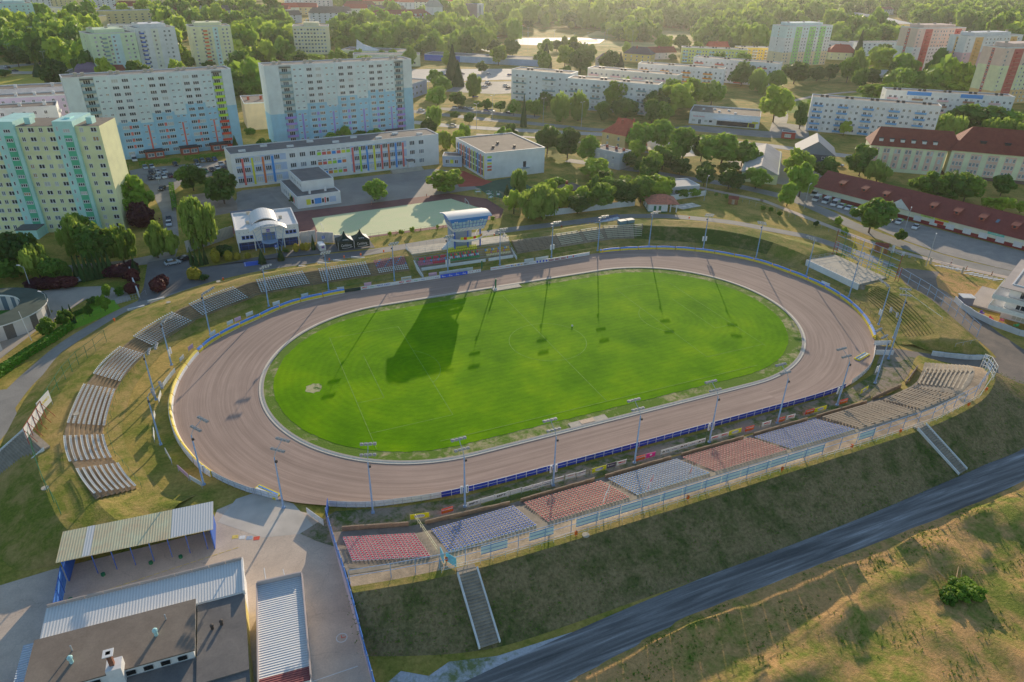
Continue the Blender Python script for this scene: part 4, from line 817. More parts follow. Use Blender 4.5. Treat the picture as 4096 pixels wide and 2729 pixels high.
air(pathN, arc_at(-28.6, 23.5), arc_at(-27.5, -22.3), 'white inflatable barrier section along the left bend', 'air barriers of the left bend', (2, 0, 2, 2))
# --- perimeter boards on the far straight with their lettering
TB, TR, TN = mat('ink_black', '#1c1c20', .7, var=0), mat('ink_red', '#b02030', .7, var=0), mat('ink_navy', '#20389a', .7, var=0); TW = mat('ink_white', '#e8e8e8', .7, var=0); TG = mat('ink_grey', '#8c98a4', .7, var=0); TGR = mat('ink_green', '#2f8a58', .7, var=0); TO_ = mat('ink_orange', '#c08428', .7, var=0); TP = mat('ink_purple', '#5c3c7c', .7, var=0)
BOARDW = mat('board_white', '#ececf0', .5, var=.05); BOARDB = mat('board_blue', '#2048b4', .45, var=.06); PINK = mat('board_pink', '#c82878', .5, var=.05); BY = mat('board_yellow', '#f0b41c', .5, var=.1, scale=.8); BR = mat('board_red', '#dc2c18', .5, var=.06)
def board(x0, x1, y0, y1, z0, z1, label, mt, words=(), name='advert_board', group='advertising boards on the far straight', post=True):
    """upright board between two ground points, lettering faces the camera side (south)"""
    c = ((x0 + x1) / 2, (y0 + y1) / 2, z0); ang = atan2(y1 - y0, x1 - x0); L = hypot(x1 - x0, y1 - y0); t = thing(name, label, 'advertising board', c, ang, group); h = z1 - z0
    m = M(); m.box(-L / 2 + .03, L / 2 - .03, -.03, .03, .05, h); m.build('panel', mt, t)
    if post:
        for q in (-L / 2, L / 2 - .05): m = M(); m.box(q, q + .05, .04, .1, -z0, h + .05); m.build('post', STEEL, t)
    for w in words:
        s, sz, tm, dx, dz = w[:5]; text(s, sz, tm, t, (dx, -.045, .05 + h / 2 + dz), (pi / 2, 0, 0), w[5] if len(w) > 5 else None, bold=True)
    return t
yN = lambda x: 44.25 + .0 * x
def MRS(sz=.62): return [('MRS', sz, TR, 0, .1, 1.35), ('SELEKT', sz * .34, TB, 0, -.36, 1.2)]
xs = 12.8; NB = [('white board with red MRS lettering', BOARDW, MRS(), 1), ('white board with green Cablanex lettering', BOARDW, [('Cablanex', .36, TGR, 0, .12, 1.5), ('________', .2, TGR, 0, -.2, 1.4)], 1), ('long white board with blue and white PIEKARJOEZY lettering', BOARDW, [('PIEKAR', .5, TN, -.9, .08, 1.9), ('JOEZY', .52, TN, 1.05, .08, 1.7), ('_____________', .16, TN, 0, -.3, 3.2)], 2), ('white board with thin grey line logo', BOARDW, [('bet-con', .24, TG, 0, -.15, 1.4)], 1),
    ('second white board with red MRS lettering', BOARDW, MRS(), 1), ('third white board with red MRS lettering', BOARDW, MRS(), 1), ('white board with grey green ENERGIA lettering', BOARDW, [('energia', .36, TGR, 0, 0, 1.5)], 1), ('white board with blue lettering islonet', BOARDW, [('islonet', .42, TN, 0, .03, 1.5)], 1), ('white board with pale small lettering', BOARDW, [('fermapol', .28, TG, 0, 0, 1.5)], 1), ('white board with purple lettering brosta', BOARDW, [('brosta', .46, TP, 0, 0, 1.6)], 1)]
for w in ('first', 'second', 'third', 'fourth'): NB.append((f'bright blue board with white Enea lettering, {w} from the left', BOARDB, [('Enea', .46, TW, 0, -.08, 1.25), ('(', .4, TW, -.25, .28)], 1))
for w in ('left', 'right'): NB.append((f'white board with maroon horse heads, {w} one of the pair', BOARDW, [('4  4', .62, mat('ink_maroon', '#801c3c', .7, var=0), 0, .1, 1.4), ('POLO  POLO', .16, TB, 0, -.34, 1.5)], 1))
x = xs
for lb, mt, ws_, k in NB:
    x1 = x + 2.045 * k; board(x, x1, yN(x), yN(x), .08, 1.18, lb, mt, ws_); x = x1
x = 50.6; NB2 = []
for w in ('first', 'second', 'third'): NB2.append((f'white board with red oval badge, {w} from the track opening', BOARDW, [('(COMAX)', .3, TR, 0, 0, 1.6)]))
for w in ('left', 'right'): NB2.append((f'white board with brown eFX lettering, {w} one', BOARDW, [('\u25c6F', .5, TN, -.4, 0, .7), ('X\u25c6', .5, TO_, .4, 0, .7)]))
NB2 += [('white board with black MPT lettering on the far straight', BOARDW, [('MPT', .55, TB, 0, 0, 1.5)]), ('white board with small grey line of text', BOARDW, [('SERWIS FORD . TOYOTA', .15, TB, 0, 0, 1.7)])]
for w in ('left', 'right'): NB2.append((f'white board with two round blue emblems, {w} one', BOARDW, [('\u25cf \u25cf', .9, TN, 0, 0, 1.4)]))
for w in ('first', 'second', 'third'): NB2.append((f'white board with dark red DREWMEX plate, {w} of three', BOARDW, [('DREWMEX', .3, TW, 0, .0, 1.5)]))
for w in ('left', 'right'): NB2.append((f'white board with red dot and AKG lettering, {w} one', BOARDW, [('\u25cf', .7, TR, -.6, 0), ('AKG', .42, TN, .25, 0, 1.0)]))
for w in ('left', 'right'): NB2.append((f'white board with thin grey slanted script, {w} one', BOARDW, [('/ Techmatic', .26, TG, 0, 0, 1.6)]))
for lb, mt, ws_ in NB2:
    y0_, y1_ = 44.35 + max(0, x - 70) * .03, 44.35 + max(0, x + 2.06 - 70) * .03
    t = board(x, x + 2.06, y0_, y1_, .08, 1.18, lb, mt, ws_)
    if 'plate' in lb: m = M(); m.box(-.85, .85, -.042, -.031, .3, .85); m.build('plate', mat('plate_red', '#7c1c30', .5), t)
    x += 2.06
fence_panels('board_fence', 'dark green fence section left of the advertising boards', [(7.4, 44.25), (12.7, 44.25)], 1.15, mat('dark_green_panels', '#22352c', .6), DARK, 2.0)
# --- banners between the masts of the near straight
def ban(x0, x1, label, mt, ws_, y0=-46.35, y1=None): return board(x0, x1, y0, y0 if y1 is None else y1, .35, 1.35, label, mt, ws_, 'advert_banner', 'banners along the near straight')
DRU = [('DRUKARNIA', .42, TW, 0, .12, 1.75), ('PROD & KOMPAKT', .2, YELP, 0, -.24, 1.6)]; LOT = [('LOTTO', .34, TN, 0, 0, 1.2)]
def lotto(x0, x1, lb, y0=-46.4, y1=None):
    t = ban(x0, x1, lb, BY, LOT, y0, y1); m = M(); m.add([(.85 * cos(a * pi / 10), -.036, .5 + .36 * sin(a * pi / 10)) for a in range(20)], [tuple(range(20))]); m.build('badge', BOARDW, t); return t
lotto(.5, 3.5, 'yellow LOTTO banner left of the red one, far left end', -45.4, -46.0); ban(5.5, 7.5, 'red DRUKARNIA banner beside the long MPT banners, far left', BR, DRU, -46.1)
for i in range(4):
    x0 = 9.8 + i * 2.45; ban(x0, x0 + 2.42, f'white banner with {"bold black MPT" if i % 2 == 0 else "small grey text"}, {ORD[i]} of the long left run', BOARDW, [('MPT', .55, TB, 0, 0, 1.5)] if i % 2 == 0 else [('PARTNER DLA FIRM', .17, TG, 0, 0, 1.8)], -46.2)
for i, x0 in enumerate((19.6, 21.5, 23.4)): ban(x0, x0 + 1.88, f'white banner with dark VESKEZ lettering, {ORD[i]} of three', BOARDW, [('VESKEZ', .3, TB, 0, -.15, 1.5), ('\u2022~', .4, TN, -.2, .25)], -46.3)
ban(25.6, 27.6, 'cream banner with pale DSM lettering', mat('board_cream', '#dccfc4', .5), [('O DSM', .4, mat('ink_beige', '#b09884', .7, var=0), 0, 0, 1.6)], -46.2)
ban(27.9, 29.8, 'white banner with small red emblem and text', BOARDW, [('\u25cf AKG', .28, TR, 0, .1), ('______', .2, TO_, 0, -.25, 1.3)], -46.2); ban(29.9, 31.8, 'white banner with purple stripe and letters TX', BOARDW, [('1X', .45, TP, -.3, 0), ('====', .4, TP, .45, .1, .8)], -46.3)
lotto(33.0, 35.9, 'yellow LOTTO banner between the third and fourth mast'); ban(36.0, 37.9, 'dark violet banner with crest', mat('board_violet', '#3c3654', .5), [('\u25cf BMW', .3, TW, 0, 0, 1.3)], -46.3); ban(38.0, 40.1, 'white MRS banner right of the violet one', BOARDW, MRS(.58), -46.4)
ban(42.0, 43.9, 'red DRUKARNIA banner beside the pink one', BR, DRU, -46.5); ban(44.1, 46.1, 'pink banner with white diamond', PINK, [('\u25c6', .6, TW, 0, 0)], -46.5)
for i in range(5): x0 = 47.2 + i * 2.0; ban(x0, x0 + 1.98, f'white banner with dark {"TS" if i % 2 == 0 else "wsdpd"} lettering, {ORD[i]} of five', BOARDW, [('\u25b2TS', .46, TP if i % 2 else TB, 0, 0, 1.3)] if i % 2 == 0 else [('wsdpd.', .34, TP, 0, 0, 1.5)], -46.6)
ban(58.2, 60.4, 'white MRS banner, left one of the pair beside yellow', BOARDW, MRS(.58), -46.7); ban(60.45, 62.5, 'white MRS banner, right one of the pair beside yellow', BOARDW, MRS(.58), -46.7); lotto(62.6, 65.6, 'yellow LOTTO banner right of two MRS banners', -46.6)
ban(66.4, 68.5, 'red DRUKARNIA banner right of the yellow one', BR, DRU, -46.8); ban(70.5, 72.7, 'white MRS banner between two red banners', BOARDW, MRS(.58), -46.8); ban(74.1, 76.2, 'red DRUKARNIA banner right of the fifth mast', BR, DRU, -46.8); ban(76.6, 78.8, 'rightmost white MRS banner', BOARDW, MRS(.58), -46.8)
ban(81.5, 83.8, 'red DRUKARNIA banner joined to a yellow one', BR, DRU, -46.8); lotto(83.8, 87.0, 'yellow LOTTO banner joined to a red one', -46.9); ban(90.9, 93.1, 'rightmost red DRUKARNIA banner', BR, DRU, -46.6); lotto(98.2, 101.1, 'orange and yellow LOTTO banner, rightmost of all', -45.3, -44.6)
# blank boards behind the fence round the bends, seen from outside or inside
PB = mat('board_blank', '#d4c4b0', .6, var=.06); PK = mat('board_blank_pink', '#d090a0', .6, var=.06)
for i, (a, b, mt) in enumerate([((14.1, 46.0), (16.1, 45.9), PK), ((6.7, 45.6), (8.6, 45.5), PB), ((-2.8, 44.8), (-.9, 45.1), PB), ((-10.2, 42.2), (-8.4, 42.9), PB), ((24.5, 46.0), (27.4, 46.0), PB), ((32.5, 46.2), (34.9, 46.1), PK), ((-21.6, 35.0), (-20.2, 36.0), PB), ((-19.8, 36.3), (-18.3, 37.2), PK), ((-17, 38.2), (-15.3, 39.2), PB), ((-25.7, 30.6), (-24.4, 31.9), PB), ((-30.4, 25.2), (-29.4, 26.6), PK), ((-32.2, 20.6), (-31.4, 22.2), PB), ((-35.5, 11.0), (-34.8, 13.0), PB), ((-34.8, 13.0), (-34.0, 14.9), PB), ((-34, 14.9), (-33.2, 16.6), PB), ((-36.3, 5.2), (-35.9, 8.3), PB), ((-37, -1.0), (-36.9, .9), PB), ((-36.9, -8.0), (-37.0, -4.8), PB), ((-34.0, -16.2), (-35.0, -12.4), PB), ((-31.4, -21.7), (-33.0, -18.4), PK), ((-29.4, -24.7), (-31.2, -22.0), PB), ((62.1, 46.0), (65.2, 46.0), PB), ((65.8, 46.0), (70, 46.0), PB), ((134.3, 1.5), (134.8, -1.1), PB)]):
    board(a[0], b[0], a[1], b[1], .4, 1.4, f'plain pale board facing away, on the mesh fence, {ORD[i]} one', mt, [('SIEDMAR', .5, TO_, 0, 0, 2.4)] if i == 4 else (), 'rear_board', 'blank boards on the mesh fence')
for i in range(5): x0 = 35.6 + 2.06 * i; board(x0, x0 + 2.03, 46.3, 46.25, .3, 1.25, f'pale blue grey board in the row before the grandstand, {ORD[i]} from left', mat('board_grey', '#b4bcc8', .5, var=.05) if i < 3 else PB, (), 'rear_board', 'boards before the grandstand')
# mesh fence on thin posts, inner side of the stands
def mesh_fence(pts, h, label, name='mesh_fence', mt=None, step=2.6, bars=(1.0,), r=.025, pr=.035, group=None, lean=0):
    c = pts[0]; t = thing(name, label, 'fence', (c[0], c[1], 0), 0, group); m = M(); b = M(); P = [Vector((p[0] - c[0], p[1] - c[1], p[2] if len(p) > 2 else 0)) for p in pts]
    for p, q in zip(P, P[1:]):
        n = max(1, round((q - p).length / step))
        for i in range(n + 1):
            if i == n and q is not P[-1]: continue
            link('post', post_mesh(h, pr, mt or GREENP), t, p.lerp(q, i / n))
        for f in bars: b.tube(p + Vector((0, 0, h * f)), q + Vector((0, 0, h * f)), r, 0, 4)
    b.build('rails', mt or GREENP, t); return t
mesh_fence([(x, y - 3.7) for x, y in OUT_S if 5 < x < 96] , 1.2, 'thin dark mesh fence carrying the near banners', mt=DARK)
mesh_fence([inward(p, .8) + (0.3,) for p in [q for q in pf[2:17]]], 1.3, 'thin green mesh fence below the curved white seats')
mesh_fence([(28, 46.2, .2), (15, 46.3, .2), (5, 45.9, .2), (-8, 43.6, .2)], 1.3, 'thin green fence with blank boards, upper left'); mesh_fence([(62, 46.2, .2), (88, 46.6, .2), (102, 44.4, .2), (113, 40.4, .2), (123.5, 31.5, .2), (131, 20.5, .2), (135, 8, .2), (135.5, -6, .2), (131, -18.5, .2), (126, -27, .2)], 1.3, 'thin fence behind the barriers of the right-hand bend', mt=DARK)
# --- fence with windscreens on the crest of the near bank
cr = [(x, y + 1.6, z) for (x, y, z) in s2[::6]] ; cr = cr[:12]
t = mesh_fence([(x, y, z) for x, y, z in cr], 2.6, 'tall steel fence on the crest of the near bank', 'crest_fence', STEELB, 4.0, (1.0, .55), .045, .06)
mesh_fence([(x, y - .9, z) for x, y, z in cr[2:]], 1.0, 'low white handrail on the crest of the near bank', 'handrail', mat('rail_white', '#b8b8b4', .5), 2.0, (1.0, .5), .03, .035)
LBM = mat('windscreen_blue', '#a4bcdc', .6, var=.05); bx = [(6.6, 10.6), (14.0, 17.9), (21.6, 25.4), (25.5, 29.2), (29.3, 32.9), (33, 36.4), (36.5, 40.5), (40.6, 44.2), (44.3, 48.1), (48.2, 52.0), (52.1, 55.1), (55.2, 58.3), (58.4, 61.8), (61.9, 65.4), (65.5, 67.0), (67.1, 70.2), (78.5, 82.4)]
def crest(x): return next(((a[1] + (b[1] - a[1]) * (x - a[0]) / (b[0] - a[0]), a[2]) for a, b in zip(s2, s2[1:]) if a[0] <= x <= b[0]), (-62, 4.4))
for i, (a, b) in enumerate(bx):
    ya, yb = crest(a)[0] + 1.75, crest(b)[0] + 1.75; c = ((a + b) / 2, (ya + yb) / 2, 4.4 + .55); t = thing('windscreen_panel', f'light blue sheet panel on the crest fence, {ORD[i]} from the left', 'panel', c, atan2(yb - ya, b - a), 'light blue panels on the crest fence'); L = hypot(b - a, yb - ya)
    m = M(); m.box(-L / 2, L / 2, -.02, .02, 0, 1.6); m.build('sheet', LBM, t); m = M()
    for z in (.12, 1.48): m.box(-L / 2, L / 2, -.05, -.021, z - .04, z + .04)
    m.build('rail', BLUEP, t)
    if i == 3: text('MSD', .8, mat('ink_faint', '#7ea2cc', .7, var=0), t, (-.6, -.03, .8), (pi / 2, 0, 0))
# flags
def flag(x, y, z, h, label, cols, sway):
    t = thing('flag', label, 'flag', (x, y, z)); m = M(); m.tube((0, 0, 0), (0, 0, h), .04, 0, 6); m.build('pole', STEEL, t); m = M(); n = 8
    for i in range(n):
        for j in range(len(cols)):
            f0, f1 = i / n, (i + 1) / n; g0, g1 = j / len(cols), (j + 1) / len(cols)
            P = lambda f, g_: (sway * (.55 * f + .25 * g_) + .1 * sin(f * 7), -.1 * sin(f * 9 + g_), h - f * 3.2 - 1.5 * g_ * (1 - f * .3))
            m.quad(P(f0, g0), P(f1, g0), P(f1, g1), P(f0, g1), j)
    m.build('cloth', cols, t); return t
FR, FG, FWm = mat('flag_red', '#b01c34', .8), mat('flag_green', '#1c6a44', .8), mat('flag_white', '#dcdcdc', .8)
flag(29.0, -57.9, 4.3, 4.2, 'small white flag on a thin pole left of the two coloured flags', [FWm, FWm], -1.4); flag(37.0, -58.2, 4.3, 4.6, 'white and red flag on a thin pole over pale blue seats', [FWm, FR], -1.3); flag(45.6, -58.4, 4.3, 5.0, 'white green and red flag at the right end of the pale seats', [FR, FG, FWm], -3.2)
# --- staircases
def stairs(name, label, top, bot, w, z1, n, side):
    a, b = Vector((*top, z1)), Vector((*bot, 0)); d = b - a; L = hypot(d.x, d.y); t = thing(name, label, 'staircase', (a.x, a.y, .3), atan2(d.y, d.x)); m = M()
    m.box(-1.2, 0, -w / 2, w / 2, z1 - .3, z1 + .02)
    for i in range(n):
        zz = z1 * (1 - (i + .5) / n); m.box(L * i / n, L * (i + 1) / n, -w / 2, w / 2, max(0, zz - .6), zz)
    m.build('steps', STEP, t)
    for s in (-1, 1):
        m = M(); m.add([(-.2, s * w / 2, z1 - .2), (L, s * w / 2, -.1), (L, s * (w / 2 + .22), -.1), (-.2, s * (w / 2 + .22), z1 - .2), (-.2, s * w / 2, z1 + .35), (L, s * w / 2, .3), (L, s * (w / 2 + .22), .3), (-.2, s * (w / 2 + .22), z1 + .35)], [(0, 1, 5, 4), (2, 3, 7, 6), (4, 5, 6, 7), (1, 2, 6, 5), (3, 0, 4, 7)]); m.build('side_kerb', side, t)
    return t
stairs('staircase', 'concrete staircase down the near bank, left one by the yard', (3.9, -62.8), (3.6, -71.6), 2.6, 4.4, 22, OFFW); stairs('staircase', 'concrete staircase down the near bank, right one', (93.4, -62.6), (94.8, -71.2), 2.5, 4.4, 22, WHITE)
stairs('staircase', 'wide grey concrete staircase down the outer side of the left bank', (-55.6, -5.0), (-61.8, -8.4), 8.2, 3.4, 18, OFFW)
# gates and blue wall along the yard
t = thing('sheet_fence', 'long blue sheet metal fence between yard and near bank', 'fence', (-11.6, -40, 0)); prof = [(-40.2, .0), (-47.4, .5), (-50, 1.2), (-56.6, 4.3), (-60, 4.4), (-66.8, .3), (-72, .0), (-92, .0)]
def pz_(y): return next((a[1] + (b[1] - a[1]) * (y - a[0]) / (b[0] - a[0]) for a, b in zip(prof, prof[1:]) if b[0] <= y <= a[0]), 0)
m = M(); wl_ = M(); po_ = M(); y = -40.0
while y > -91:
    yb = y - 2.2; z = max(pz_(y), pz_(yb)) ; z = z * .55
    m.box(-.04, .04, yb + 40 + .04, y + 40 - .04, z + .9, z + 2.3); wl_.box(-.12, .12, yb + 40, y + 40, 0, z + .95); po_.box(-.1, .1, y + 40 - .05, y + 40 + .05, z, z + 2.4); y = yb
m.build('blue_sheets', mat('worn_blue_sheet', '#3c6cb4', .5, var=.15, scale=1), t); wl_.build('plinth', mat('lilac_wall', '#9a90a0', .85, var=.1), t); po_.build('post', STEEL, t)
m = M(); m.obox((0, 0, 1.1), (3.4, .06, 2.0), 0); o = m.build('blue_gate', BLUEP); o.location = (-11.3, -39.0, 0); o.rotation_euler = (0, 0, radians(75)); tag(o, 'open blue sheet gate at the near end of the yard fence', 'gate')
mesh_fence([(1.2, -46.0, .5), (1.3, -50, 1.6), (1.2, -57.5, 4.3)], 1.3, 'cream railing between the leftmost red and blue seat blocks', 'railing', mat('cream_rail', '#c8b894', .6), 1.2, (1.0, .5)); 
t = thing('blue_turnstile_gate', 'small light blue gate at the top of the left staircase', 'gate', (1.4, -58.4, 4.4)); m = M(); m.box(-.05, .05, -1.4, 0, .1, 1.9); m.obox((.9, -2.0, 1.0), (1.9, .05, 1.7), radians(-60)); m.build('leaf', mat('light_blue_sheet', '#5fa4d8', .5), t)
# frame structure of coloured posts behind the stage, and the stage itself
t = thing('scoreboard_frame', 'tall frame of red, green, yellow and blue lattice posts behind the stage', 'frame', (151.5, 4, 0))
for i, (y, mt) in enumerate(zip([14.4, 11.2, 8.0, 4.8, 1.6, -1.6, -4.8, -8.0], [mat('post_maroon', '#7a2c2c', .6), GREENP, YELP, STEELB, STEELB, YELP, GREENP, mat('post_maroon', '#7a2c2c')])):
    m = M(); m.tube((0, y - 4, 0), (0, y - 4, 10.2), .085, 0, 5); m.tube((1.5, y - 4, 0), (1.5, y - 4, 6.2), .08, 0, 5)
    for z in (2.2, 3.6, 5.0, 6.1): m.tube((0, y - 4, z), (1.5, y - 4, z), .07, 0, 4)
    m.build('post', mt, t)
m = M()
for z in (3.6, 5.0, 6.3, 8.4, 10.1): m.tube((0, 10.4, z), (0, -12, z), .06, 0, 4)
for z in (3.6, 5.6): m.tube((1.5, 10.4, z), (1.5, -12, z), .06, 0, 4)
m.build('crossbar', STEELB, t)
t = thing('open_stage', 'raised concrete platform with white front wall inside the right-hand bend', 'stage', (146, 4, 0)); m = M(); m.prism([(-5.4, 9.6), (-5.2, -9.6), (6, -9), (5.8, 9.8)], 0, 2.25); m.build('deck', CONCG, t); m = M(); m.obox((-5.5, 0, 1.15), (.25, 19.4, 2.3), radians(.6)); m.build('front_wall', WHITE, t)
m = M()
for s in (1, -1):
    for k in range(7): y0 = s * (9.8 + k * .42); m.box(-4.9, 4.2, min(y0, y0 + s * .42), max(y0, y0 + s * .42), 0, 2.0 - k * .3)
m.build('steps', STEP, t); m = M(); rail(m, [(5.4, 9.4, 2.25), (-5.2, 9.4, 2.25), (-5.0, -9.4, 2.25), (5.4, -9.0, 2.25)], 1.0, .03, (.5, 1), 2.2); m.build('railing', STEEL, t)
mesh_fence([(153.4, -7.4, 2.8), (151.5, -12, 3.2), (148.8, -20, 3.6), (144.4, -31.5, 3.5), (139.6, -40.6, 3.4)], 3.2, 'tall blue post and rail fence on the right-hand bank', 'crest_fence', STEELB, 3.4, (1.0, .5), .05, .07)
mesh_fence([(144.5, -16, 3.5), (139.5, -31.5, 3.3)], .95, 'single pale handrail on the grassy right terrace', 'handrail', mat('rail_cream', '#d0c8a8', .6), 15, (1.0,), .05, .05)
mesh_fence([(131, -41.6, 3.0), (137.6, -42.4, 3.3)], .9, 'short wire fence above the rubble wall', mt=STEEL)
m = M(); P = [(128.0, -38.9), (131, -41.2), (134.5, -43.5), (138.6, -45.2)]
for a, b in zip(P, P[1:]):
    for k in range(3):
        p, q = Vector((*a, 0)).lerp(Vector((*b, 0)), k / 3), Vector((*a, 0)).lerp(Vector((*b, 0)), (k + 1) / 3); m.obox(((p.x + q.x) / 2, (p.y + q.y) / 2, .55), ((q - p).length - .06, .4, 1.1 + .08 * (k % 2)), atan2(q.y - p.y, q.x - p.x) + .02 * (k - 1))
o = m.build('rubble_wall', OFFW); tag(o, 'white rough concrete wall beside the dirt road, right side', 'wall')
# end frame of the near bank (tall white mesh), west crest fence and its board
mesh_fence([(122.5, -56, 4.3), (127.0, -52.0, 3.4), (130.5, -48.6, 1.6)], 3.4, 'tall white frame fence closing the right end of the near bank', 'crest_fence', mat('rail_white', '#b8b8b4'), 2.0, (1.0, .75, .5, .25), .05, .07)
mesh_fence([(-46.4, 30.2, 3.4), (-48.2, 26.4, 3.4), (-51.0, 21.5, 3.4), (-52.8, 16, 3.4), (-54.3, 8, 3.4), (-55.3, 1.0, 3.4)], 3.0, 'tall green post fence on the crest of the left bank', 'crest_fence', GREENP, 3.7, (1.0, .5), .04, .06)
mesh_fence([(-55.5, -6, 3.4), (-53.6, -13.5, 3.4), (-51.5, -20.5, 3.3), (-49.0, -27, 3.0)], 3.0, 'green post fence on the lower left crest', 'crest_fence', GREENP, 3.2, (1.0,), .04, .06)
board(-55.3, -53.9, 2.6, 6.8, 4.2, 6.6, 'yellow and white sign on the green crest fence', BOARDW, [('SARMO', .7, YELP, 0, 0, 3.0)], 'advert_board', None)
t = thing('rusty_billboard', 'long rusty framed billboard beside the left concrete stairs', 'billboard', (-55.4, -1.5, 3.4), radians(80)); m = M(); m.box(-4.2, 4.2, -.05, .05, 1.2, 3.4); m.build('panel', BOARDW, t); m = M()
for x in (-4.2, -2.1, 0, 2.1, 4.2): m.tube((x, -.1, 0), (x, -.1, 3.5), .06, 0, 4); m.tube((x, -.1, 3.0), (x, -1.6, 0), .05, 0, 4)
m.tube((-4.2, -.1, 3.5), (4.2, -.1, 3.5), .06, 0, 4); m.build('frame', mat('rust', '#7a3020', .8, var=.2), t)
# small things: ball, foam mats, manhole covers, bins, ramp, boxes, start mast
m = M(); bm = bmesh = None
def sphere(m, c, r, n=8, k=5, mi=0, sz=1.0):
    o = len(m.v)
    for j in range(k + 1):
        a = -pi / 2 + pi * j / k
        for i in range(n): b = 2 * pi * i / n; m.v.append((c[0] + r * cos(a) * cos(b), c[1] + r * cos(a) * sin(b), c[2] + r * sin(a) * sz))
    for j in range(k):
        for i in range(n): m.f.append((o + j * n + i, o + j * n + (i + 1) % n, o + (j + 1) * n + (i + 1) % n, o + (j + 1) * n + i)); m.m.append(mi)
    return m
o = sphere(M(), (0, 0, 0), .24).build('ball', WHITE); o.location = (56.2, 4.6, .34); tag(o, 'white ball lying on the centre circle line', 'ball')
for i, (x, y, a, lb) in enumerate(((111.6, -33.6, .25, 'folded yellow and white mattress barrier lying on the track by the right gate'), (-19.6, -30.0, -.9, 'folded yellow mattress barrier lying by the lower left fence gap'))):
    m = M(); m.box(-2.4, 2.4, -.65, .65, 0, .4, 0); m.box(-2.2, 2.2, -.4, -.1, .4, .46, 1); m.box(-2.2, 2.2, .15, .4, .4, .46, 2); o = m.build('foam_barrier', [YELP, AW, AB]); o.location = (x, y, .05); o.rotation_euler = (0, 0, a); tag(o, lb, 'barrier')
mc = M(); mc.tube((0, 0, 0), (0, 0, .12), .55, 0, 14); mcm = mc.mesh('manhole_cover', [CONCG])
for i, (x, y, z, lb) in enumerate(((-49.6, 0.6 + 1, 3.42, 'between the tall fence and the curved seats'), (-52, -19.5, 3.3, 'on the lower left bank'), (-34, 47, 3.4, 'on the bank above the curved seats'), (-22, 56, 3.4, 'highest one on the left bank'), (22.5, -62.6, 4.4, 'on the crest path of the near bank'))):
    o = link('manhole_cover', mcm, None, (x, y, z)); tag(o, 'round concrete manhole cover ' + lb, 'manhole cover', 'manhole covers')
lb_ = M(); lb_.box(-.18, .18, -.15, .15, .45, 1.05); lb_.box(-.03, .03, -.03, .03, 0, .5); lbm = lb_.mesh('litter_bin', [ORANGEP])
for i, (x, y, z) in enumerate([(1.8, -59.8, 4.4), (21, -62.3, 4.4), (41, -62.2, 4.4), (60, -62.4, 4.4), (76, -62.2, 4.4), (88, -62.2, 4.4), (108, -61, 4.4), (116.6, -58.6, 4.4), (8.6, 66.6, .6), (13, 67, .6), (18, 67.2, .6), (25, 67.4, .6), (-20.8, 61, 1.2), (-46, 44, 1.6), (86, 68.4, .6), (131, 59, 1.4), (62, 69.4, .4)]):
    o = link('litter_bin', lbm, None, (x, y, z)); tag(o, 'small orange litter bin on a post', 'litter bin')
cw = M(); cw.add([(-2, -.2, 0), (2, -.2, 0), (2, .2, 0), (-2, .2, 0), (-2, -.2, .5), (0, -.45, .5), (2, -.2, .45), (2, .2, .45), (0, 0, .5), (-2, .2, .5)], [(0, 1, 6, 5, 4), (1, 2, 7, 6), (2, 3, 9, 8, 7), (3, 0, 4, 9), (4, 5, 8, 9), (5, 6, 7, 8)]); cwm = cw.mesh('kerb_wall', [OFFW])
for i, (x, y, a) in enumerate([(1.5, 65.2, -.5), (7.0, 66.0, -.5), (11.5, 66.2, -.5), (17, 66.8, -.5), (-8.2, 64.2, -.2), (-14, 62.6, -.1), (-37.5, 56.5, .25), (-42, 53, .3)]):
    o = link('kerb_wall', cwm, None, (x, y, .35), a); tag(o, 'short crooked whitewashed kerb wall on the outer bank', 'wall')
t = thing('ramp', 'white ramp with blue railing on the far bank behind the benches', 'ramp', (98, 67, .4)); m = M(); m.add([(-9, -2.6, 0), (10, .4, 0), (10, 2, 0), (-9, -.8, 0), (-9, -2.6, .5), (10, .4, 1.6), (10, 2, 1.6), (-9, -.8, .5)], [(0, 1, 5, 4), (1, 2, 6, 5), (2, 3, 7, 6), (3, 0, 4, 7), (4, 5, 6, 7)]); m.build('ramp_body', WHITE, t)
m = M(); rail(m, [(-9, -2.5, .5), (10, .5, 1.6)], 1.0, .04, (.5, 1), 1.6); rail(m, [(-9, -.9, .5), (10, 1.9, 1.6)], 1.0, .04, (.5, 1), 1.6); m.build('railing', BLUEP, t)
for i in range(2): m = M(); m.box(-1.3, 1.3, -.9, .9, 0, 1.1); m.box(-1.35, 1.35, -.95, .95, 1.1, 1.2); o = m.build('storage_crate', mat('teal_tarp', '#4c6a74', .6, var=.1)); o.location = (103.2 + i * 3.0, 58.4, 3.5); tag(o, f'teal grey storage crate behind the railed benches, {["left", "right"][i]} one', 'crate')
t = thing('start_post', 'dark green padded post on the infield start slab', 'post', (47.1, 32.0, .1)); m = M(); m.tube((0, 0, 0), (0, 0, 3.0), .22, 0, 8); m.build('padded_post', GREENP, t); m = M(); m.box(-.3, .3, -.3, .3, 0, .4); m.build('foot', WHITE, t)
t = thing('start_post', 'dark green padded post outside the far straight', 'post', (48.6, 46.2, .3)); m = M(); m.tube((0, 0, 0), (0, 0, 2.6), .2, 0, 8); m.build('padded_post', GREENP, t)
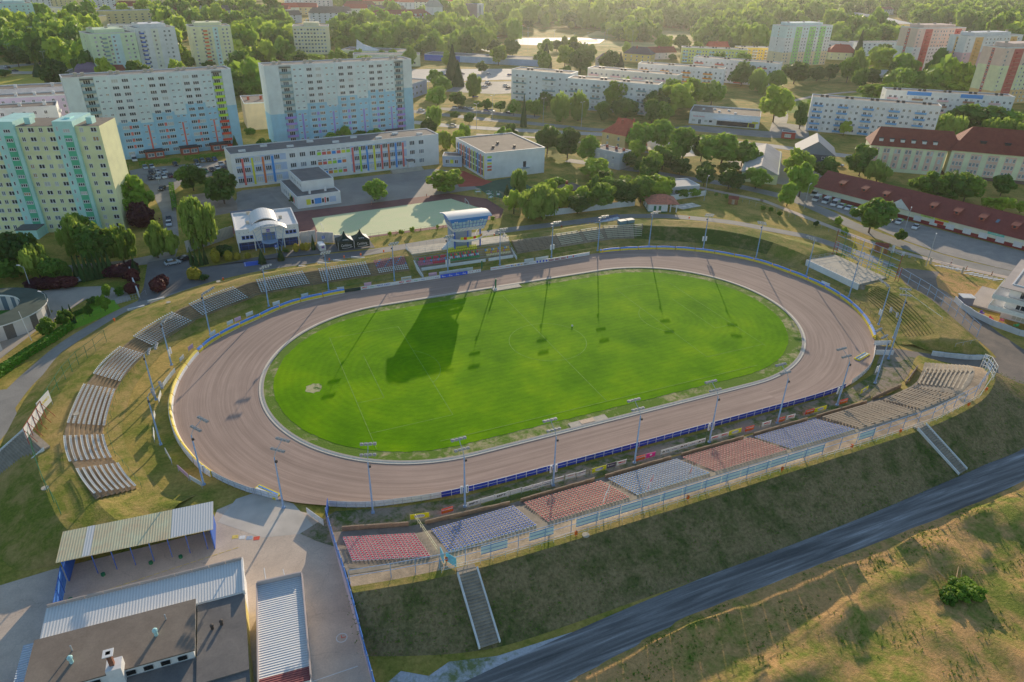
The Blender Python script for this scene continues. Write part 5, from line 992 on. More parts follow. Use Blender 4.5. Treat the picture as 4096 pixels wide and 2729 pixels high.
# helipad-like circle and painted lines in the yard
m = M(); n = 28
for i in range(n):
    a0, a1 = 2 * pi * i / n, 2 * pi * (i + 1) / n; c = (-13.85, -62.8)
    m.quad((c[0] + .74 * cos(a0), c[1] + .74 * sin(a0), .0), (c[0] + .74 * cos(a1), c[1] + .74 * sin(a1), .0), (c[0] + .62 * cos(a1), c[1] + .62 * sin(a1), .0), (c[0] + .62 * cos(a0), c[1] + .62 * sin(a0), .0))
for a, b, w in (((-18.9, -67.7), (-12.8, -67.75), .12), ((-21.9, -46.5), (-21.9, -49.8), .12), ((-19.4, -47.8), (-19.3, -50), .12)):
    d = Vector((b[0] - a[0], b[1] - a[1], 0)); nn = Vector((-d.y, d.x, 0)).normalized() * w / 2; m.quad((a[0] - nn.x, a[1] - nn.y, .0), (b[0] - nn.x, b[1] - nn.y, .0), (b[0] + nn.x, b[1] + nn.y, .0), (a[0] + nn.x, a[1] + nn.y, .0))
m.quad((-13.9, -62.9, .002), (-13.3, -62.9, .002), (-13.3, -62.8, .002), (-13.9, -62.8, .002), 1); m.quad((-13.9, -62.9, .001), (-13.8, -62.9, .001), (-13.8, -62.4, .001), (-13.9, -62.4, .001), 1)
for i, k in enumerate((2, 3, 4, 1)):
    m.obox((-25.3 + i * 1.0, -38.4 - i * .52, .0), (.9, .75, .004), -.2, k)
for i in range(22): m.obox((-46 + i * .98, -42.6 + .33 * i * .98 / 4 , .0), (.8, .1, .004), .08, 2)
struct(m.build('painted_markings', [mat('line_white', '#d8d8d4', .8, var=.1), mat('line_red', '#c04434', .8), mat('line_yellow', '#c8a050', .8, var=.2), mat('line_white', '#d8d8d4'), mat('line_blue', '#7c8ca0', .8)]))
# ================================================================== BUILDINGS
FRM = mat('window_frame', '#d8d8d8', .5, var=0)
WM = {}
def win_mesh(w, h, g, mull=1, frame=None):
    k = (round(w, 2), round(h, 2), g, mull, frame)
    if k not in WM:
        m = M(); f = .12; m.box(-w / 2, w / 2, -.05, .0, 0, f); m.box(-w / 2, w / 2, -.05, .0, h - f, h); m.box(-w / 2, -w / 2 + f, -.05, 0, f, h - f); m.box(w / 2 - f, w / 2, -.05, 0, f, h - f)
        for i in range(mull): x = -w / 2 + w * (i + 1) / (mull + 1); m.box(x - .08, x + .08, -.05, 0, f, h - f)
        m.box(-w / 2 + f, w / 2 - f, -.02, -.01, f, h - f, 1); m.box(-w / 2 - .05, w / 2 + .05, -.12, 0, -.08, 0)
        WM[k] = m.mesh('window', [frame or FRM, [GLASS, GLASSB, GLASSW, GLASSO][g]])
    return WM[k]
rw = random.Random(21)
class B:
    """a building: own frame with x along its front (left to right), y into the depth, z up"""
    def __init__(s, name, label, p0, p1, depth, h, cat='building', group=None):
        s.L = hypot(p1[0] - p0[0], p1[1] - p0[1]); s.d = depth; s.h = h; s.ang = atan2(p1[1] - p0[1], p1[0] - p0[0])
        s.t = thing(name, label, cat, (p0[0], p0[1], 0), s.ang, group); s.wins = []; s.far = hypot(p0[0] + 19, p0[1] + 127)
    def part(s, m, name, mt): return m.build(name, mt if isinstance(mt, (list, tuple)) else [mt], s.t)
    def wall(s, mt, x0=0, x1=None, y0=0, y1=None, z0=0, z1=None, name='wall'):
        m = M(); m.box(x0, s.L if x1 is None else x1, y0, s.d if y1 is None else y1, z0, s.h if z1 is None else z1); return s.part(m, name, mt)
    def flat_roof(s, mt=None, par=.5, rim=None, x0=0, x1=None, y0=0, y1=None, z=None, t=.25):
        x1 = s.L if x1 is None else x1; y1 = s.d if y1 is None else y1; z = s.h if z is None else z
        m = M(); m.box(x0 + t, x1 - t, y0 + t, y1 - t, z, z + .06, 0); m.box(x0 - .06, x1 + .06, y0 - .06, y0 + t, z, z + par, 1); m.box(x0 - .06, x1 + .06, y1 - t, y1 + .06, z, z + par, 1); m.box(x0 - .06, x0 + t, y0 + t, y1 - t, z, z + par, 1); m.box(x1 - t, x1 + .06, y0 + t, y1 - t, z, z + par, 1)
        return s.part(m, 'roof', [mt or BITUM, rim or OFFW])
    def vents(s, n, y=None, size=(1.6, .8, 1.0), mt=None, pairs=True, z=None):
        y = s.d * .5 if y is None else y; z = s.h if z is None else z
        for i in range(n):
            x = s.L * (i + .5) / n
            for q in ((-1.3, 1.3) if pairs else (0,)):
                m = M(); m.box(x + q - size[0] / 2, x + q + size[0] / 2, y - size[1] / 2, y + size[1] / 2, z, z + size[2]); m.box(x + q - size[0] / 2 - .1, x + q + size[0] / 2 + .1, y - size[1] / 2 - .1, y + size[1] / 2 + .1, z + size[2], z + size[2] + .12)
                s.part(m, 'chimney', mt or CONCG)
    def win(s, x, z, w=1.5, h=1.4, mull=1, face='f', y=0, g=None, frame=None):
        if g is None: g = 0 if rw.random() < .72 else (1 if rw.random() < .4 else (2 if rw.random() < .75 else 3))
        s.wins.append((x, z, w, h, mull, face, y, g, frame))
    def place(s, cap=100):
        if not s.wins: return
        def key(q): return -q[2] * q[3] if s.far < 300 else 0
        ws = sorted(s.wins, key=key) if len(s.wins) > cap else s.wins
        rest = M(); mats = [FRM, GLASS, GLASSB, GLASSW, GLASSO]
        for i, (x, z, w, h, mull, face, y, g, fr) in enumerate(ws):
            if face == 'f': loc, rz = (x, y - .003, z), 0
            elif face == 'l': loc, rz = (y - .003, x, z), -pi / 2
            else: loc, rz = (s.L + y + .003, x, z), pi / 2
            if i < cap:
                link('window', win_mesh(w, h, g, mull, fr), s.t, loc, rz)
            else:
                c, sn = cos(rz), sin(rz); me = win_mesh(w, h, g, mull, fr); o = len(rest.v)
                rest.v += [(loc[0] + v.co.x * c - v.co.y * sn, loc[1] + v.co.x * sn + v.co.y * c, loc[2] + v.co.z) for v in me.vertices]
                for p in me.polygons: rest.f.append(tuple(o + k for k in p.vertices)); rest.m.append(0 if p.material_index == 0 else g + 1)
        if rest.v: o = rest.build('windows', mats, s.t); o['kind'] = 'stuff'
    def balcony(s, x, z, w, d=1.1, h=1.0, mt=None, y=0, face='f'):
        k = ('bal', round(w, 2), d, h, (mt or STEEL).name)
        if k not in WM: m = M(); m.box(-w / 2, w / 2, -d, 0, -.12, 0, 0); m.box(-w / 2, w / 2, -d - .05, -d, .02, h, 1); m.box(-w / 2, -w / 2 + .05, -d, 0, .02, h, 1); m.box(w / 2 - .05, w / 2, -d, 0, .02, h, 1); WM[k] = m.mesh('balcony', [CONCG, mt or STEEL])
        loc, rz = ((x, y, z), 0) if face == 'f' else (((y, x, z), -pi / 2) if face == 'l' else ((s.L + y, x, z), pi / 2)); return link('balcony', WM[k], s.t, loc, rz)
    def band(s, x0, x1, z0, z1, mt, proud=.02, y=0, name='facade_band', face='f'):
        m = M()
        if face == 'f': m.box(x0, x1, y - proud, y - .002, z0, z1)
        elif face == 'l': m.box(y - proud, y - .002, x0, x1, z0, z1)
        else: m.box(s.L + .002 + y, s.L + y + proud, x0, x1, z0, z1)
        return s.part(m, name, mt)
def P(n, h, v=.06, r=.8): return mat(n, tuple(min(.85, c * 1.22) for c in H(h)), r, var=v, scale=.35, var2=.07, scale2=.08)
# --- the two long eleven-storey slabs
PB_, PBL, PBG = P('pale_blue_render', '#a4bcc6'), P('deeper_blue_render', '#7698ae'), P('greenish_render', '#a0b8c0')
def slab(label, p0, p1, depth, h, stripe, cut, green):
    b = B('apartment_block', label, p0, p1, depth, h); L = b.L; fl = (h - 1.6) / 12
    bays = [(0, .09, 'x'), (.09, .165, 'bal'), (.165, .245, 's'), (.245, .375, 'l'), (.375, .455, 's'), (.455, .59, 'l'), (.59, .67, 's'), (.67, .795, 'l'), (.795, .87, 's'), (.87, .935, 'bal2'), (.935, 1, 'x')]
    m = M()
    for i, (a, c, k) in enumerate(bays):
        pr = -.35 if k == 'l' else (1.0 if k[:3] == 'bal' else 0); zc = 1.0 + fl * (cut[i] if i < len(cut) else 5)
        m.box(L * a, L * c, pr, depth, 0, zc, 1); m.box(L * a, L * c, pr, depth, zc, h, 0 if k != 's' else 2)
    b.part(m, 'wall', [PB_, PBL, PBG]); b.flat_roof(BITUM, .45, WHITE); b.vents(5, size=(1.3, .9, 1.3)); 
    for i, (a, c, k) in enumerate(bays):
        x0, x1 = L * a, L * c; w = x1 - x0
        for f in range(12):
            z = 1.7 + fl * f
            if k == 'l':
                for q in (.27, .73): b.win(x0 + w * q, z, 2.5, 1.4, 2, y=-.35)
                if 1 <= f <= 4: b.band(x0 + w * .44, x0 + w * .56, z, z + 1.4, stripe, .03, -.35, 'spandrel')
            elif k == 's':
                for q in (.27, .73): b.win(x0 + w * q, z + .5, 1.15, .75, 1)
            elif k[:3] == 'bal':
                b.win(x0 + w / 2, z - .5, 2.6, 2.0, 2, y=1.0)
                mt = (STEELG if k == 'bal' else (green if f > 4 else green2)) if green else (STEELG if f > 4 else stripe)
                b.balcony(x0 + w / 2, z - .9, w - .3, 1.25, 1.05, mt, y=1.0)
        if k == 's': b.band(x0 + w * .43, x0 + w * .57, .6, 1 + fl * 4.6, stripe, .03, 0, 'coloured_stripe')
        if k[:3] == 'bal': m = M(); m.box(x0, x1, -.5, 1.0, h - .9, h - .7); b.part(m, 'balcony_roof', DARK)
    for j, u in enumerate((.41, .63, .83)): 
        if green is None and j == 1: continue
        m = M(); m.box(L * u - 3.6, L * u + 3.6, -4.4, -.4, 0, 3.0, 0); m.box(L * u - 3.8, L * u + 3.8, -4.6, -.36, 3.0, 3.4, 1); b.part(m, 'entrance_porch', [BRICK, DARK])
        for q in (-1.7, 1.7): link('window', win_mesh(2.6, 1.5, 1, 1), b.t, (L * u + q, -4.403, .9), 0)
    b.place(); return b
STEELG = mat('balcony_teal', '#6a8288', .6, var=.15); green2 = P('balcony_red', '#b03c2a'); 
slab('long pale blue apartment block with lime green and red balconies', (-66.9, 213.7), (-2.3, 226.1), 11, 34.2, P('salmon_panel', '#b0584c'), [4.6, 4.6, 5, 5.4, 5.0, 6.4, 5.8, 7.4, 6.6, 5, 6.6], P('balcony_lime', '#8cc42c'))
slab('long pale blue apartment block with purple stripes and teal balconies', (11.6, 220.4), (82.5, 229.0), 11, 35.6, P('purple_panel', '#7c6aa4'), [4.8, 5, 5.2, 6.2, 5.6, 7.0, 6.4, 7.6, 7.2, 5, 7.6], None)
# --- yellow block with turquoise bays, left
YW, TQ, TQD = P('yellow_render', '#bebb84'), P('turquoise_render', '#86b2a4'), P('green_render', '#40886a')
b = B('apartment_block', 'tall yellow apartment block with turquoise bays at the left edge', (-101.5, 133.2), (-47.2, 117.6), 13, 33); L = b.L; fl = 2.72
BY_ = [(0, .16, 'y'), (.16, .30, 't'), (.30, .42, 'y'), (.42, .58, 't'), (.58, .80, 'y'), (.80, .90, 't2'), (.90, 1.0, 'y')]
BY_ = [(0, 11, 'y'), (11, 18, 't'), (18, 27.4, 'y'), (27.4, 33.2, 't'), (33.2, 44.0, 'y'), (44.0, 49.6, 't'), (49.6, L, 'y')]
m = M()
for a, c, k in BY_: m.box(a, c, -.9 if k == 't' else 0, 13, 0, 33 + (1.6 if k == 't' else 0), 1 if k == 't' else 0)
b.part(m, 'wall', [YW, TQ])
for a, c, k in BY_:
    w = c - a
    if k == 't': b.band(a + w * .42, c - w * .18, 1.5, 30.5, TQD, .03, -.9, 'green_strip')
    for f in range(12):
        z = 1.4 + fl * f
        if k == 'y':
            if w > 6: n_ = 4 if w > 9 else 2
            else: n_ = 2
            for q in range(n_): b.win(a + w * (q + .5) / n_, z, 1.1 if q % 2 == (0 if n_ == 2 else 0) else 1.7, 1.35, 1)
        else: b.win(a + w * .62, z + .1, 1.9, 1.0, 2, y=-.94); b.win(a + w * .18, z + .6, .6, 1.2, 0, y=-.9)
m = M(); m.box(0, L, .1, 12.9, 33, 33.1); b.part(m, 'roof', BITUMB); m = M()
for x in (6, 20, 34.6, 46, 52): m.box(x, x + 1.6, 3, 6, 33.1, 35.0)
b.part(m, 'chimney', TQ); m = M(); m.box(27, 33, -6.2, -1, 0, 3.0, 0); m.box(26.8, 33.2, -6.4, -.95, 3, 3.25, 1); b.part(m, 'entrance_porch', [TQ, BITUM]); b.place()
# --- lilac terraces between them
LIL = P('lilac_render', '#a494a4'); LIW = P('pale_lilac_render', '#b8acb4')
for i, (p0, p1, d, h, lb) in enumerate([((-132, 222), (-84, 226), 12, 13, 'front pinkish lilac apartment house with flat roof, left edge'), ((-128, 258), (-79, 262), 14, 16, 'middle lilac apartment house with balconies on its end, left'), ((-112, 292), (-72, 296), 12, 16, 'rear lilac house behind the two pink ones, left'), ((-150, 330), (-64, 338), 16, 14, 'long grey roofed lilac building near the roundabout')]):
    b = B('apartment_house', lb, p0, p1, d, h); b.wall(LIL if i % 2 == 0 else LIW); b.flat_roof(BITUMB, .6, OFFW); b.vents(5, size=(1.4, 1.0, 1.6), mt=OFFW, pairs=False)
    for f in range(int(h / 3)):
        for k in range(int(b.L / 4.2)): b.win(2.4 + 4.2 * k, 1.2 + 3 * f, 1.3, 1.5, 1)
        for k in range(2): b.win(d * (.3 + .4 * k), 1.2 + 3 * f, 1.3, 1.6, 1, 'r')
        b.balcony(d * .5, .6 + 3 * f, 3, 1.0, 1.0, OFFW, 0, 'r')
    b.place(60)
b = B('market_hall', 'low grey building with a rounded purple dome by the roundabout', (-100, 447), (-62, 440), 26, 7); b.wall(LIW); b.flat_roof(BITUM, .5)
m = M(); sphere(m, (14, 12, 7), 8.5, 18, 8, 0, .8); b.part(m, 'dome', mat('purple_roof', '#6a5868', .7)); m = M(); m.add([(24, 4, 7), (37, 4, 7), (37, 18, 7), (24, 18, 7), (24, 11, 11.5), (37, 11, 11.5)], [(0, 1, 5, 4), (1, 2, 5), (2, 3, 4, 5), (3, 0, 4)]); b.part(m, 'gable_roof', TILEC)
b = B('low_house', 'cream shed-roofed building with dark murals near the roundabout', (-109, 600), (-96, 545), 14, 9); b.wall(P('mural_cream', '#c8b080')); b.flat_roof(BITUM); m = M()
for x in (12, 24): m.box(x, x + 6, -.06, -.003, 2, 7.5)
b.part(m, 'mural_figure', mat('mural_brown', '#6c4c30', .8, var=.3, scale=.6)); 
# --- towers beyond
def tower(label, p0, p1, d, h, wm, rows, cols, bal=None, strips=(), ends=True, bands=(), cap=100, ww=1.4):
    b = B('apartment_tower', label, p0, p1, d, h); fl = (h - 1.5) / rows; L = b.L
    zs = [0] + [h * q for q in bands] + [h]
    m = M(); wl_ = wm if isinstance(wm, list) else [wm]
    for i in range(len(zs) - 1): m.box(0, L, 0, d, zs[i], zs[i + 1], i)
    b.part(m, 'wall', wl_); b.flat_roof(BITUMB, .5, OFFW); m = M(); m.box(L * .15, L * .8, 2, d - 1, h, h + 2.6); b.part(m, 'roof_storey', wl_[-1]); b.vents(3, size=(2, 1, 1), pairs=False, z=h + 2.6)
    for x0, x1, mt, face in strips: b.band(x0 * (L if face == 'f' else d), x1 * (L if face == 'f' else d), .5, h - .6, mt, .05, 0, 'coloured_strip', face)
    for f in range(rows):
        z = 1.2 + fl * f
        for u in cols: b.win(L * u, z, ww, 1.4, 1, y=-.05)
        if ends:
            for u in (.5,): b.win(d * u, z, 1.0, 1.5, 0, 'l', y=-.05)
        for (u, mt, w) in (bal or []): b.balcony(L * u, z - .6, w, 1.2, 1.0, mt)
    b.place(cap); return b
SM, RB, OC = P('salmon_render', '#b89488'), P('brick_red_render', '#924e46'), P('ochre_render', '#b08858'); CRM, PNK, WHT = P('cream_render', '#c0ac88'), P('pink_render', '#b08c90'), P('white_render', '#b8bcc8')
C_ = [.05, .36, .42, .49, .55, .6, .68, .74, .93]
tower('tall salmon tower with brick red strips, leftmost of three on the right', (540.6, 310.3), (596, 308), 17.5, 38, [WHT, SM], 13, C_, [(.24, RB, 4.4), (.86, RB, 3.4)], [(.16, .31, RB, 'f'), (.78, .92, RB, 'f'), (.42, .56, RB, 'l')], True, (.62,))
tower('tall white and pink tower with ochre strips, middle of three on the right', (536, 262.3), (602, 262), 15, 36, [CRM, PNK, WHT], 13, C_, [(.22, OC, 4.4), (.86, OC, 3.4)], [(.15, .29, OC, 'f'), (.78, .9, OC, 'f'), (.48, .6, OC, 'l')], True, (.28, .68))
tower('tall cream and ochre tower with brick red strips, rightmost of three', (475.4, 191.2), (537, 189), 16, 36, [P('ochre_base', '#b48c60'), CRM, SM], 13, C_, [(.22, RB, 4.4), (.86, RB, 3.4)], [(.15, .3, RB, 'f'), (.78, .9, RB, 'f'), (.44, .56, RB, 'l')], True, (.26, .7))
GRN = P('leaf_green_render', '#749a5c')
tower('tall tower with green strips, blue top and peach base', (479.5, 394.3), (537, 397), 18, 34, [P('peach_render', '#b89c80'), P('pale_grey_render', '#b4b4ac'), P('sky_blue_render', '#9cb2cc')], 12, [.04, .1, .24, .3, .38, .44, .54, .6, .66, .74, .82, .9, .96], None, [(.2, .33, GRN, 'f'), (.49, .63, GRN, 'f'), (.72, .85, GRN, 'f')], True, (.36, .72))
tower('lime green tower with pale blue bay behind the long block', (-78, 452), (-50, 462), 22, 31, P('lime_render', '#9cc08c'), 11, [.12, .24, .42, .52, .78, .9], [(.3, STEELG, 3)], [(.46, .66, P('bluegrey_render', '#94b0c4'), 'f')], True, (), 80)
tower('pale lavender tower joined to a lime green one', (-50, 468), (-24, 477), 20, 33, P('lavender_render', '#b4b4c8'), 11, [.1, .22, .46, .72, .84], [(.14, BLUEP, 3)], [(.38, .56, P('cream_bay', '#c0b89c'), 'f')], False, (), 60)
tower('yellowish tower with orange balconies and mint bay', (-14, 505), (16, 508), 20, 31, P('sand_render', '#c4b888'), 11, [.1, .3, .46, .62, .8, .9], [(.36, ORANGEP, 3)], [(.55, .68, P('mint_render', '#94c4a8'), 'f')], True, (), 70)
tower('mint green tower at the top left with sunlit side', (-196, 850), (-166, 858), 30, 30, P('mint_render', '#94c4a8'), 9, [.15, .3, .5, .7, .85], None, (), False, (), 45)
# --- office with ribbon windows
b = B('office_building', 'beige office tower with ribbon windows and rooftop dishes', (74, 590), (106, 584), 24, 24); b.wall(P('beige_render', '#b0a488')); b.flat_roof(BITUM, .4); m = M(); m.box(10, 24, 5, 18, 24, 27); b.part(m, 'roof_storey', P('beige_render', '#b0a488'))
for f in range(7):
    for k in range(10): b.win(2 + 2.9 * k, 2 + 3.1 * f, 1.9, 1.5, 0)
b.band(L * 0 + 8, 12, .5, 24, DARK, .05, 0, 'dark_slot', 'r'); m = M()
for x, y in ((13, 8), (19, 10), (16, 14)): m.tube((x, y, 27), (x, y, 31), .15, 0, 4); sphere(m, (x, y, 29), 1.1, 8, 4, 0, .6)
b.part(m, 'antenna', WHITE); b.place()
b = B('low_building', 'low beige annex with curved white sail roof right of the office tower', (110, 560), (160, 530), 26, 6); b.wall(CRM); b.flat_roof(BITUMB); m = M(); m.add([(14, 4, 6.2), (34, 4, 6.2), (14, 12, 6.2), (34, 12, 6.2), (14, 8, 15), (20, 8, 11)], [(0, 1, 5, 4), (3, 2, 4, 5), (2, 0, 4), (1, 3, 5)]); b.part(m, 'sail_roof', OFFW)
b = B('low_building', 'long low cream building with small square windows behind the second slab', (108, 494), (162, 480), 14, 9); b.wall(P('cream_dim', '#b8ac94')); b.flat_roof(BITUM)
for f in range(2):
    for k in range(14): b.win(3 + 3.7 * k, 2 + 3.5 * f, 1.4, 1.6, 0)
b.place(30)
# --- five-storey slabs in the middle and right
def low_slab(label, p0, p1, d, h, wm, bays, balm, roofm=None, rim=None, band=None, cap=100, rows=5, gables=True, dev=1):
    b = B('apartment_block', label, p0, p1, d, h); L = b.L; fl = (h - 1.8) / rows; b.wall(wm); b.flat_roof(roofm or BITUMB, .5, rim or WHITE); b.vents(bays, size=(1.5, .9, 1.0), mt=DARK); w = L / bays
    if band is not None: b.band(0, L, h - 1.5, h - .02, band, .12, 0, 'eaves_band')
    for i in range(bays):
        for f in range(rows):
            z = 1.0 + fl * f; b.balcony(w * (i + .3), z - .3, w * .42, 1.2, 1.0, balm[(i + (f % 2) * dev) % len(balm)]); b.win(w * (i + .2), z, 1.6, 1.8, 1); b.win(w * (i + .4), z, 1.6, 1.8, 1)
            b.win(w * (i + .66), z + .2, 1.3, 1.4, 1); b.win(w * (i + .88), z + .2, 1.3, 1.4, 1)
    for f in range(rows):
        b.win(d * .5, 1 + fl * f, 1.2, 1.4, 0, 'l')
    b.place(cap); return b
LB = P('icy_render', '#a8bac4')
low_slab('pale blue five-storey block, left wing of the long stepped one', (170.9, 306), (198, 276), 14, 18.5, LB, 2, [OFFW, STEELG])
low_slab('long pale icy blue five-storey block with sunlit roof edge', (192.0, 268.0), (231, 228.2), 13, 17.5, LB, 4, [OFFW, STEELG], cap=90)
low_slab('cream five-storey block with pinkish balconies behind the icy blue one', (231, 313), (271, 265), 13, 16.5, P('rose_cream', '#b4a49c'), 4, [PNK], cap=70)
low_slab('five-storey block with orange balconies in the middle distance', (280, 326), (323, 283), 13, 16.5, P('pale_pink_render', '#b8a8ac'), 4, [mat('balcony_orange', '#c07a34', .7, var=.1)], cap=60)
low_slab('rear five-storey block with brown balconies and grey eaves', (347, 350), (385, 297), 13, 16.5, P('pale_pink_render', '#b8a8ac'), 4, [RB], cap=50)
low_slab('yellow four-storey block with mint stair bays', (406, 446), (456, 413), 12, 13, P('straw_render', '#c0a860'), 5, [P('mint_render', '#94c4a8')], rows=4, cap=50)
low_slab('small ochre block right of the yellow one, far right centre', (470, 442), (505, 430), 12, 12, P('straw_dark', '#b49440'), 3, [OFFW], rows=4, cap=20)
low_slab('five-storey block with sky blue balconies, right', (289.6, 167.2), (334.4, 123.2), 11, 17.6, P('grey_render', '#a8a8ae'), 5, [mat('balcony_sky', '#5488c0', .6, var=.1), mat('balcony_sky', '#5488c0')], rim=WHITE, band=P('white_blue_band', '#b4bccc'), cap=100)
bb_ = low_slab('five-storey block with white and bright blue eaves band, right', (351.6, 172.2), (404.4, 131.0), 11, 17.8, P('cream_pale', '#b8b4a8'), 5, [PNK, mat('balcony_brown', '#80604c', .7)], rim=WHITE, cap=80)
for i in (1, 3): bb_.band(bb_.L * (i - .2) / 5 * 1.05, bb_.L * (i + .8) / 5, bb_.h - 1.7, bb_.h + .3, mat('bright_blue_band', '#3c78c8', .6, var=.05), .14, 0, 'blue_band')
for i, (p0, p1, d, h, wm, lb) in enumerate([((575, 468), (604, 430), 14, 14, WHT, 'white stepped block behind the red-roofed villa'), ((628, 444), (690, 436), 14, 13, P('mint_pale', '#a8bcb0'), 'long white and mint block between villa and towers'), ((740, 560), (790, 530), 16, 13, WHT, 'distant white stepped block near the bridge'), ((786, 545), (812, 530), 16, 15, CRM, 'distant beige block beside the bridge')]):
    b = B('apartment_block', lb, p0, p1, d, h); b.wall(wm); b.flat_roof(BITUMB, .6)
    for f in range(4):
        for k in range(max(3, int(b.L / 6))): b.win(3 + 6 * k, 1.4 + 3 * f, 2.2, 1.5, 1)
    b.place(40)
# --- pitched-roof houses
def hip(b, ov, z, rh, inset, mt, name='roof', x0=0, x1=None, y0=0, y1=None):
    x1 = b.L if x1 is None else x1; y1 = b.d if y1 is None else y1; ym = (y0 + y1) / 2; m = M()
    v = [(x0 - ov, y0 - ov, z), (x1 + ov, y0 - ov, z), (x1 + ov, y1 + ov, z), (x0 - ov, y1 + ov, z), (x0 + inset, ym, z + rh), (x1 - inset, ym, z + rh)]
    m.add(v, [(0, 1, 5, 4), (1, 2, 5), (2, 3, 4, 5), (3, 0, 4), (3, 2, 1, 0)]); return b.part(m, name, mt)
def house(label, p0, p1, d, h, rh, wm, rm, rows=2, cols=4, inset=None, name='house', chim=True, ov=.4):
    b = B(name, label, p0, p1, d, h); b.wall(wm); hip(b, ov, h, rh, d * .45 if inset is None else inset, rm)
    for f in range(rows):
        for k in range(cols): b.win(b.L * (k + .5) / cols, 1.2 + (h - .8) / rows * f, 1.1, 1.6, 1)
        for k in range(2): b.win(b.d * (k + .5) / 2, 1.2 + (h - .8) / rows * f, 1.1, 1.6, 1, 'l'); b.win(b.d * (k + .5) / 2, 1.2 + (h - .8) / rows * f, 1.1, 1.6, 1, 'r')
    if chim: m = M(); m.box(b.L * .4, b.L * .4 + .9, b.d * .35, b.d * .35 + .9, h + rh * .4, h + rh + .8); b.part(m, 'chimney', BRICK)
    b.place(60); return b
b = B('villa', 'orange-tan villa with steep red tiled roof among the trees', (159.6, 168.9), (165.0, 156.5), 20, 7.6); b.wall(P('apricot_render', '#b89468')); m = M(); b.wall(mat('terracotta_base', '#a85c3c', .8), -.05, b.L + .05, -.05, 20.05, 0, 1.0, 'plinth')
hip(b, .5, 7.6, 6.0, 5.0, TILEO); m = M(); m.add([(-.4, 9, 7.7), (-.4, 17, 7.7), (6.5, 13, 12.6), (-.4, 13, 12.6), (b.L * .5, 13, 12.6)], [(0, 4, 3), (1, 3, 4), (0, 3, 1)]); b.part(m, 'side_gable', TILEO)
for f in range(2):
    for k in (.25, .72): b.win(b.L * k, 1.8 + 3.1 * f, 1.1, 1.6, 1, frame=WHITE)
    for k in (.2, .5, .8): b.win(20 * k, 1.8 + 3.1 * f, 1.1, 1.6, 1, 'r')
for x, y in ((6.5, 6), (9, 12)): m = M(); m.box(x, x + .8, y, y + .8, 10, 13.4); b.part(m, 'chimney', BRICK)
b.place()
b = B('flat_house', 'small grey flat-roofed house in front of the orange villa', (139.5, 142.0), (145.2, 128.6), 8, 7.2); b.wall(P('grey_dim', '#8c8c90')); b.flat_roof(BITUM, .3)
for x in (3, 8, 12): m = M(); m.box(x, x + 1.0, 5, 5.8, 7.2, 8.4); b.part(m, 'chimney', BRICK)
for f in range(2):
    for k in range(3): b.win(3 + 4 * k, 1.2 + 3 * f, 1.1, 1.3)
b.place()
b = B('supermarket', 'flat-roofed white supermarket with glazed front and yellow sign', (238, 204.6), (266.6, 178.8), 24, 6); b.wall(P('white_dim', '#b4b8c0')); b.flat_roof(BITUMB, .7, OFFW)
b.band(15.5, 36.5, .4, 2.9, GLASS, .05, 0, 'shopfront'); m = M(); m.box(13.5, 38, -2.4, 0, 3.3, 4.0, 0); m.box(34.5, 37.8, -2.46, -2.4, 3.2, 4.1, 1); b.part(m, 'canopy', [OFFW, BY]); m = M(); m.box(32.5, 36.6, -.12, -.055, .4, 3.0, 0); m.box(33, 36.1, -.14, -.121, .5, 2.6, 1); b.part(m, 'entrance', [mat('sign_lime', '#c8d42c', .5), GLASS])
for x in (2.5, 9.5, 12): b.win(x, 1.4, 2.0, 1.4, 0)
b.win(6.0, .2, 1.6, 2.6, 1); m = M()
for x, y in ((6, 12), (12, 15), (15, 8), (20, 14), (24, 6)): m.box(x, x + 1.4, y, y + 1.2, 6.06, 6.8)
b.part(m, 'roof_vent', OFFW); text('Apteka Gemini', 1.1, TR, b.t, (5.2, -.06, 4.4), (pi / 2, 0, 0), 8); text('Biedronka', .6, TR, b.t, (36, -2.5, 3.65), (pi / 2, 0, 0), 2.8); b.place()
b = B('house', 'dark blue grey modern house with sharp white gable roof', (221.5, 104.8), (233.5, 93.5), 19, 7.2); NV = mat('dark_slate_render', '#3c4048', .7, var=.08); b.wall(NV, 0, 15.5, 0, 19); m = M(); W_ = b.L
m.add([(0, 0, 7.2), (W_, 0, 7.2), (W_ / 2, 0, 12.6), (0, 19, 7.2), (W_, 19, 7.2), (W_ / 2, 19, 12.6)], [(0, 1, 2), (4, 3, 5)]); b.part(m, 'gable', P('grey_gable', '#5c6068'))
m = M(); m.add([(-.3, -.5, 7.0), (-.3, 19.5, 7.0), (W_ / 2, 19.5, 12.85), (W_ / 2, -.5, 12.85)], [(0, 3, 2, 1)]); m.add([(W_ + .3, -.5, 7.0), (W_ + .3, 19.5, 7.0), (W_ / 2, 19.5, 12.86), (W_ / 2, -.5, 12.86)], [(0, 1, 2, 3)]); b.part(m, 'roof', mat('pale_metal_roof', '#8c8a8a', .8, 0, var=.1))
for x, z in ((5, 3.6), (8, 3.2), (11.5, 5.4), (5.5, 6), (12.5, 1.2)): b.win(x, z, 1.3, 1.0, 0)
for k in range(4): b.win(3 + 2.4 * k, 4.6, .9, .9, 0, 'l', g=3); b.win(3 + 2.4 * k, 2.4, .9, .9, 0, 'l', g=3)
b.place()
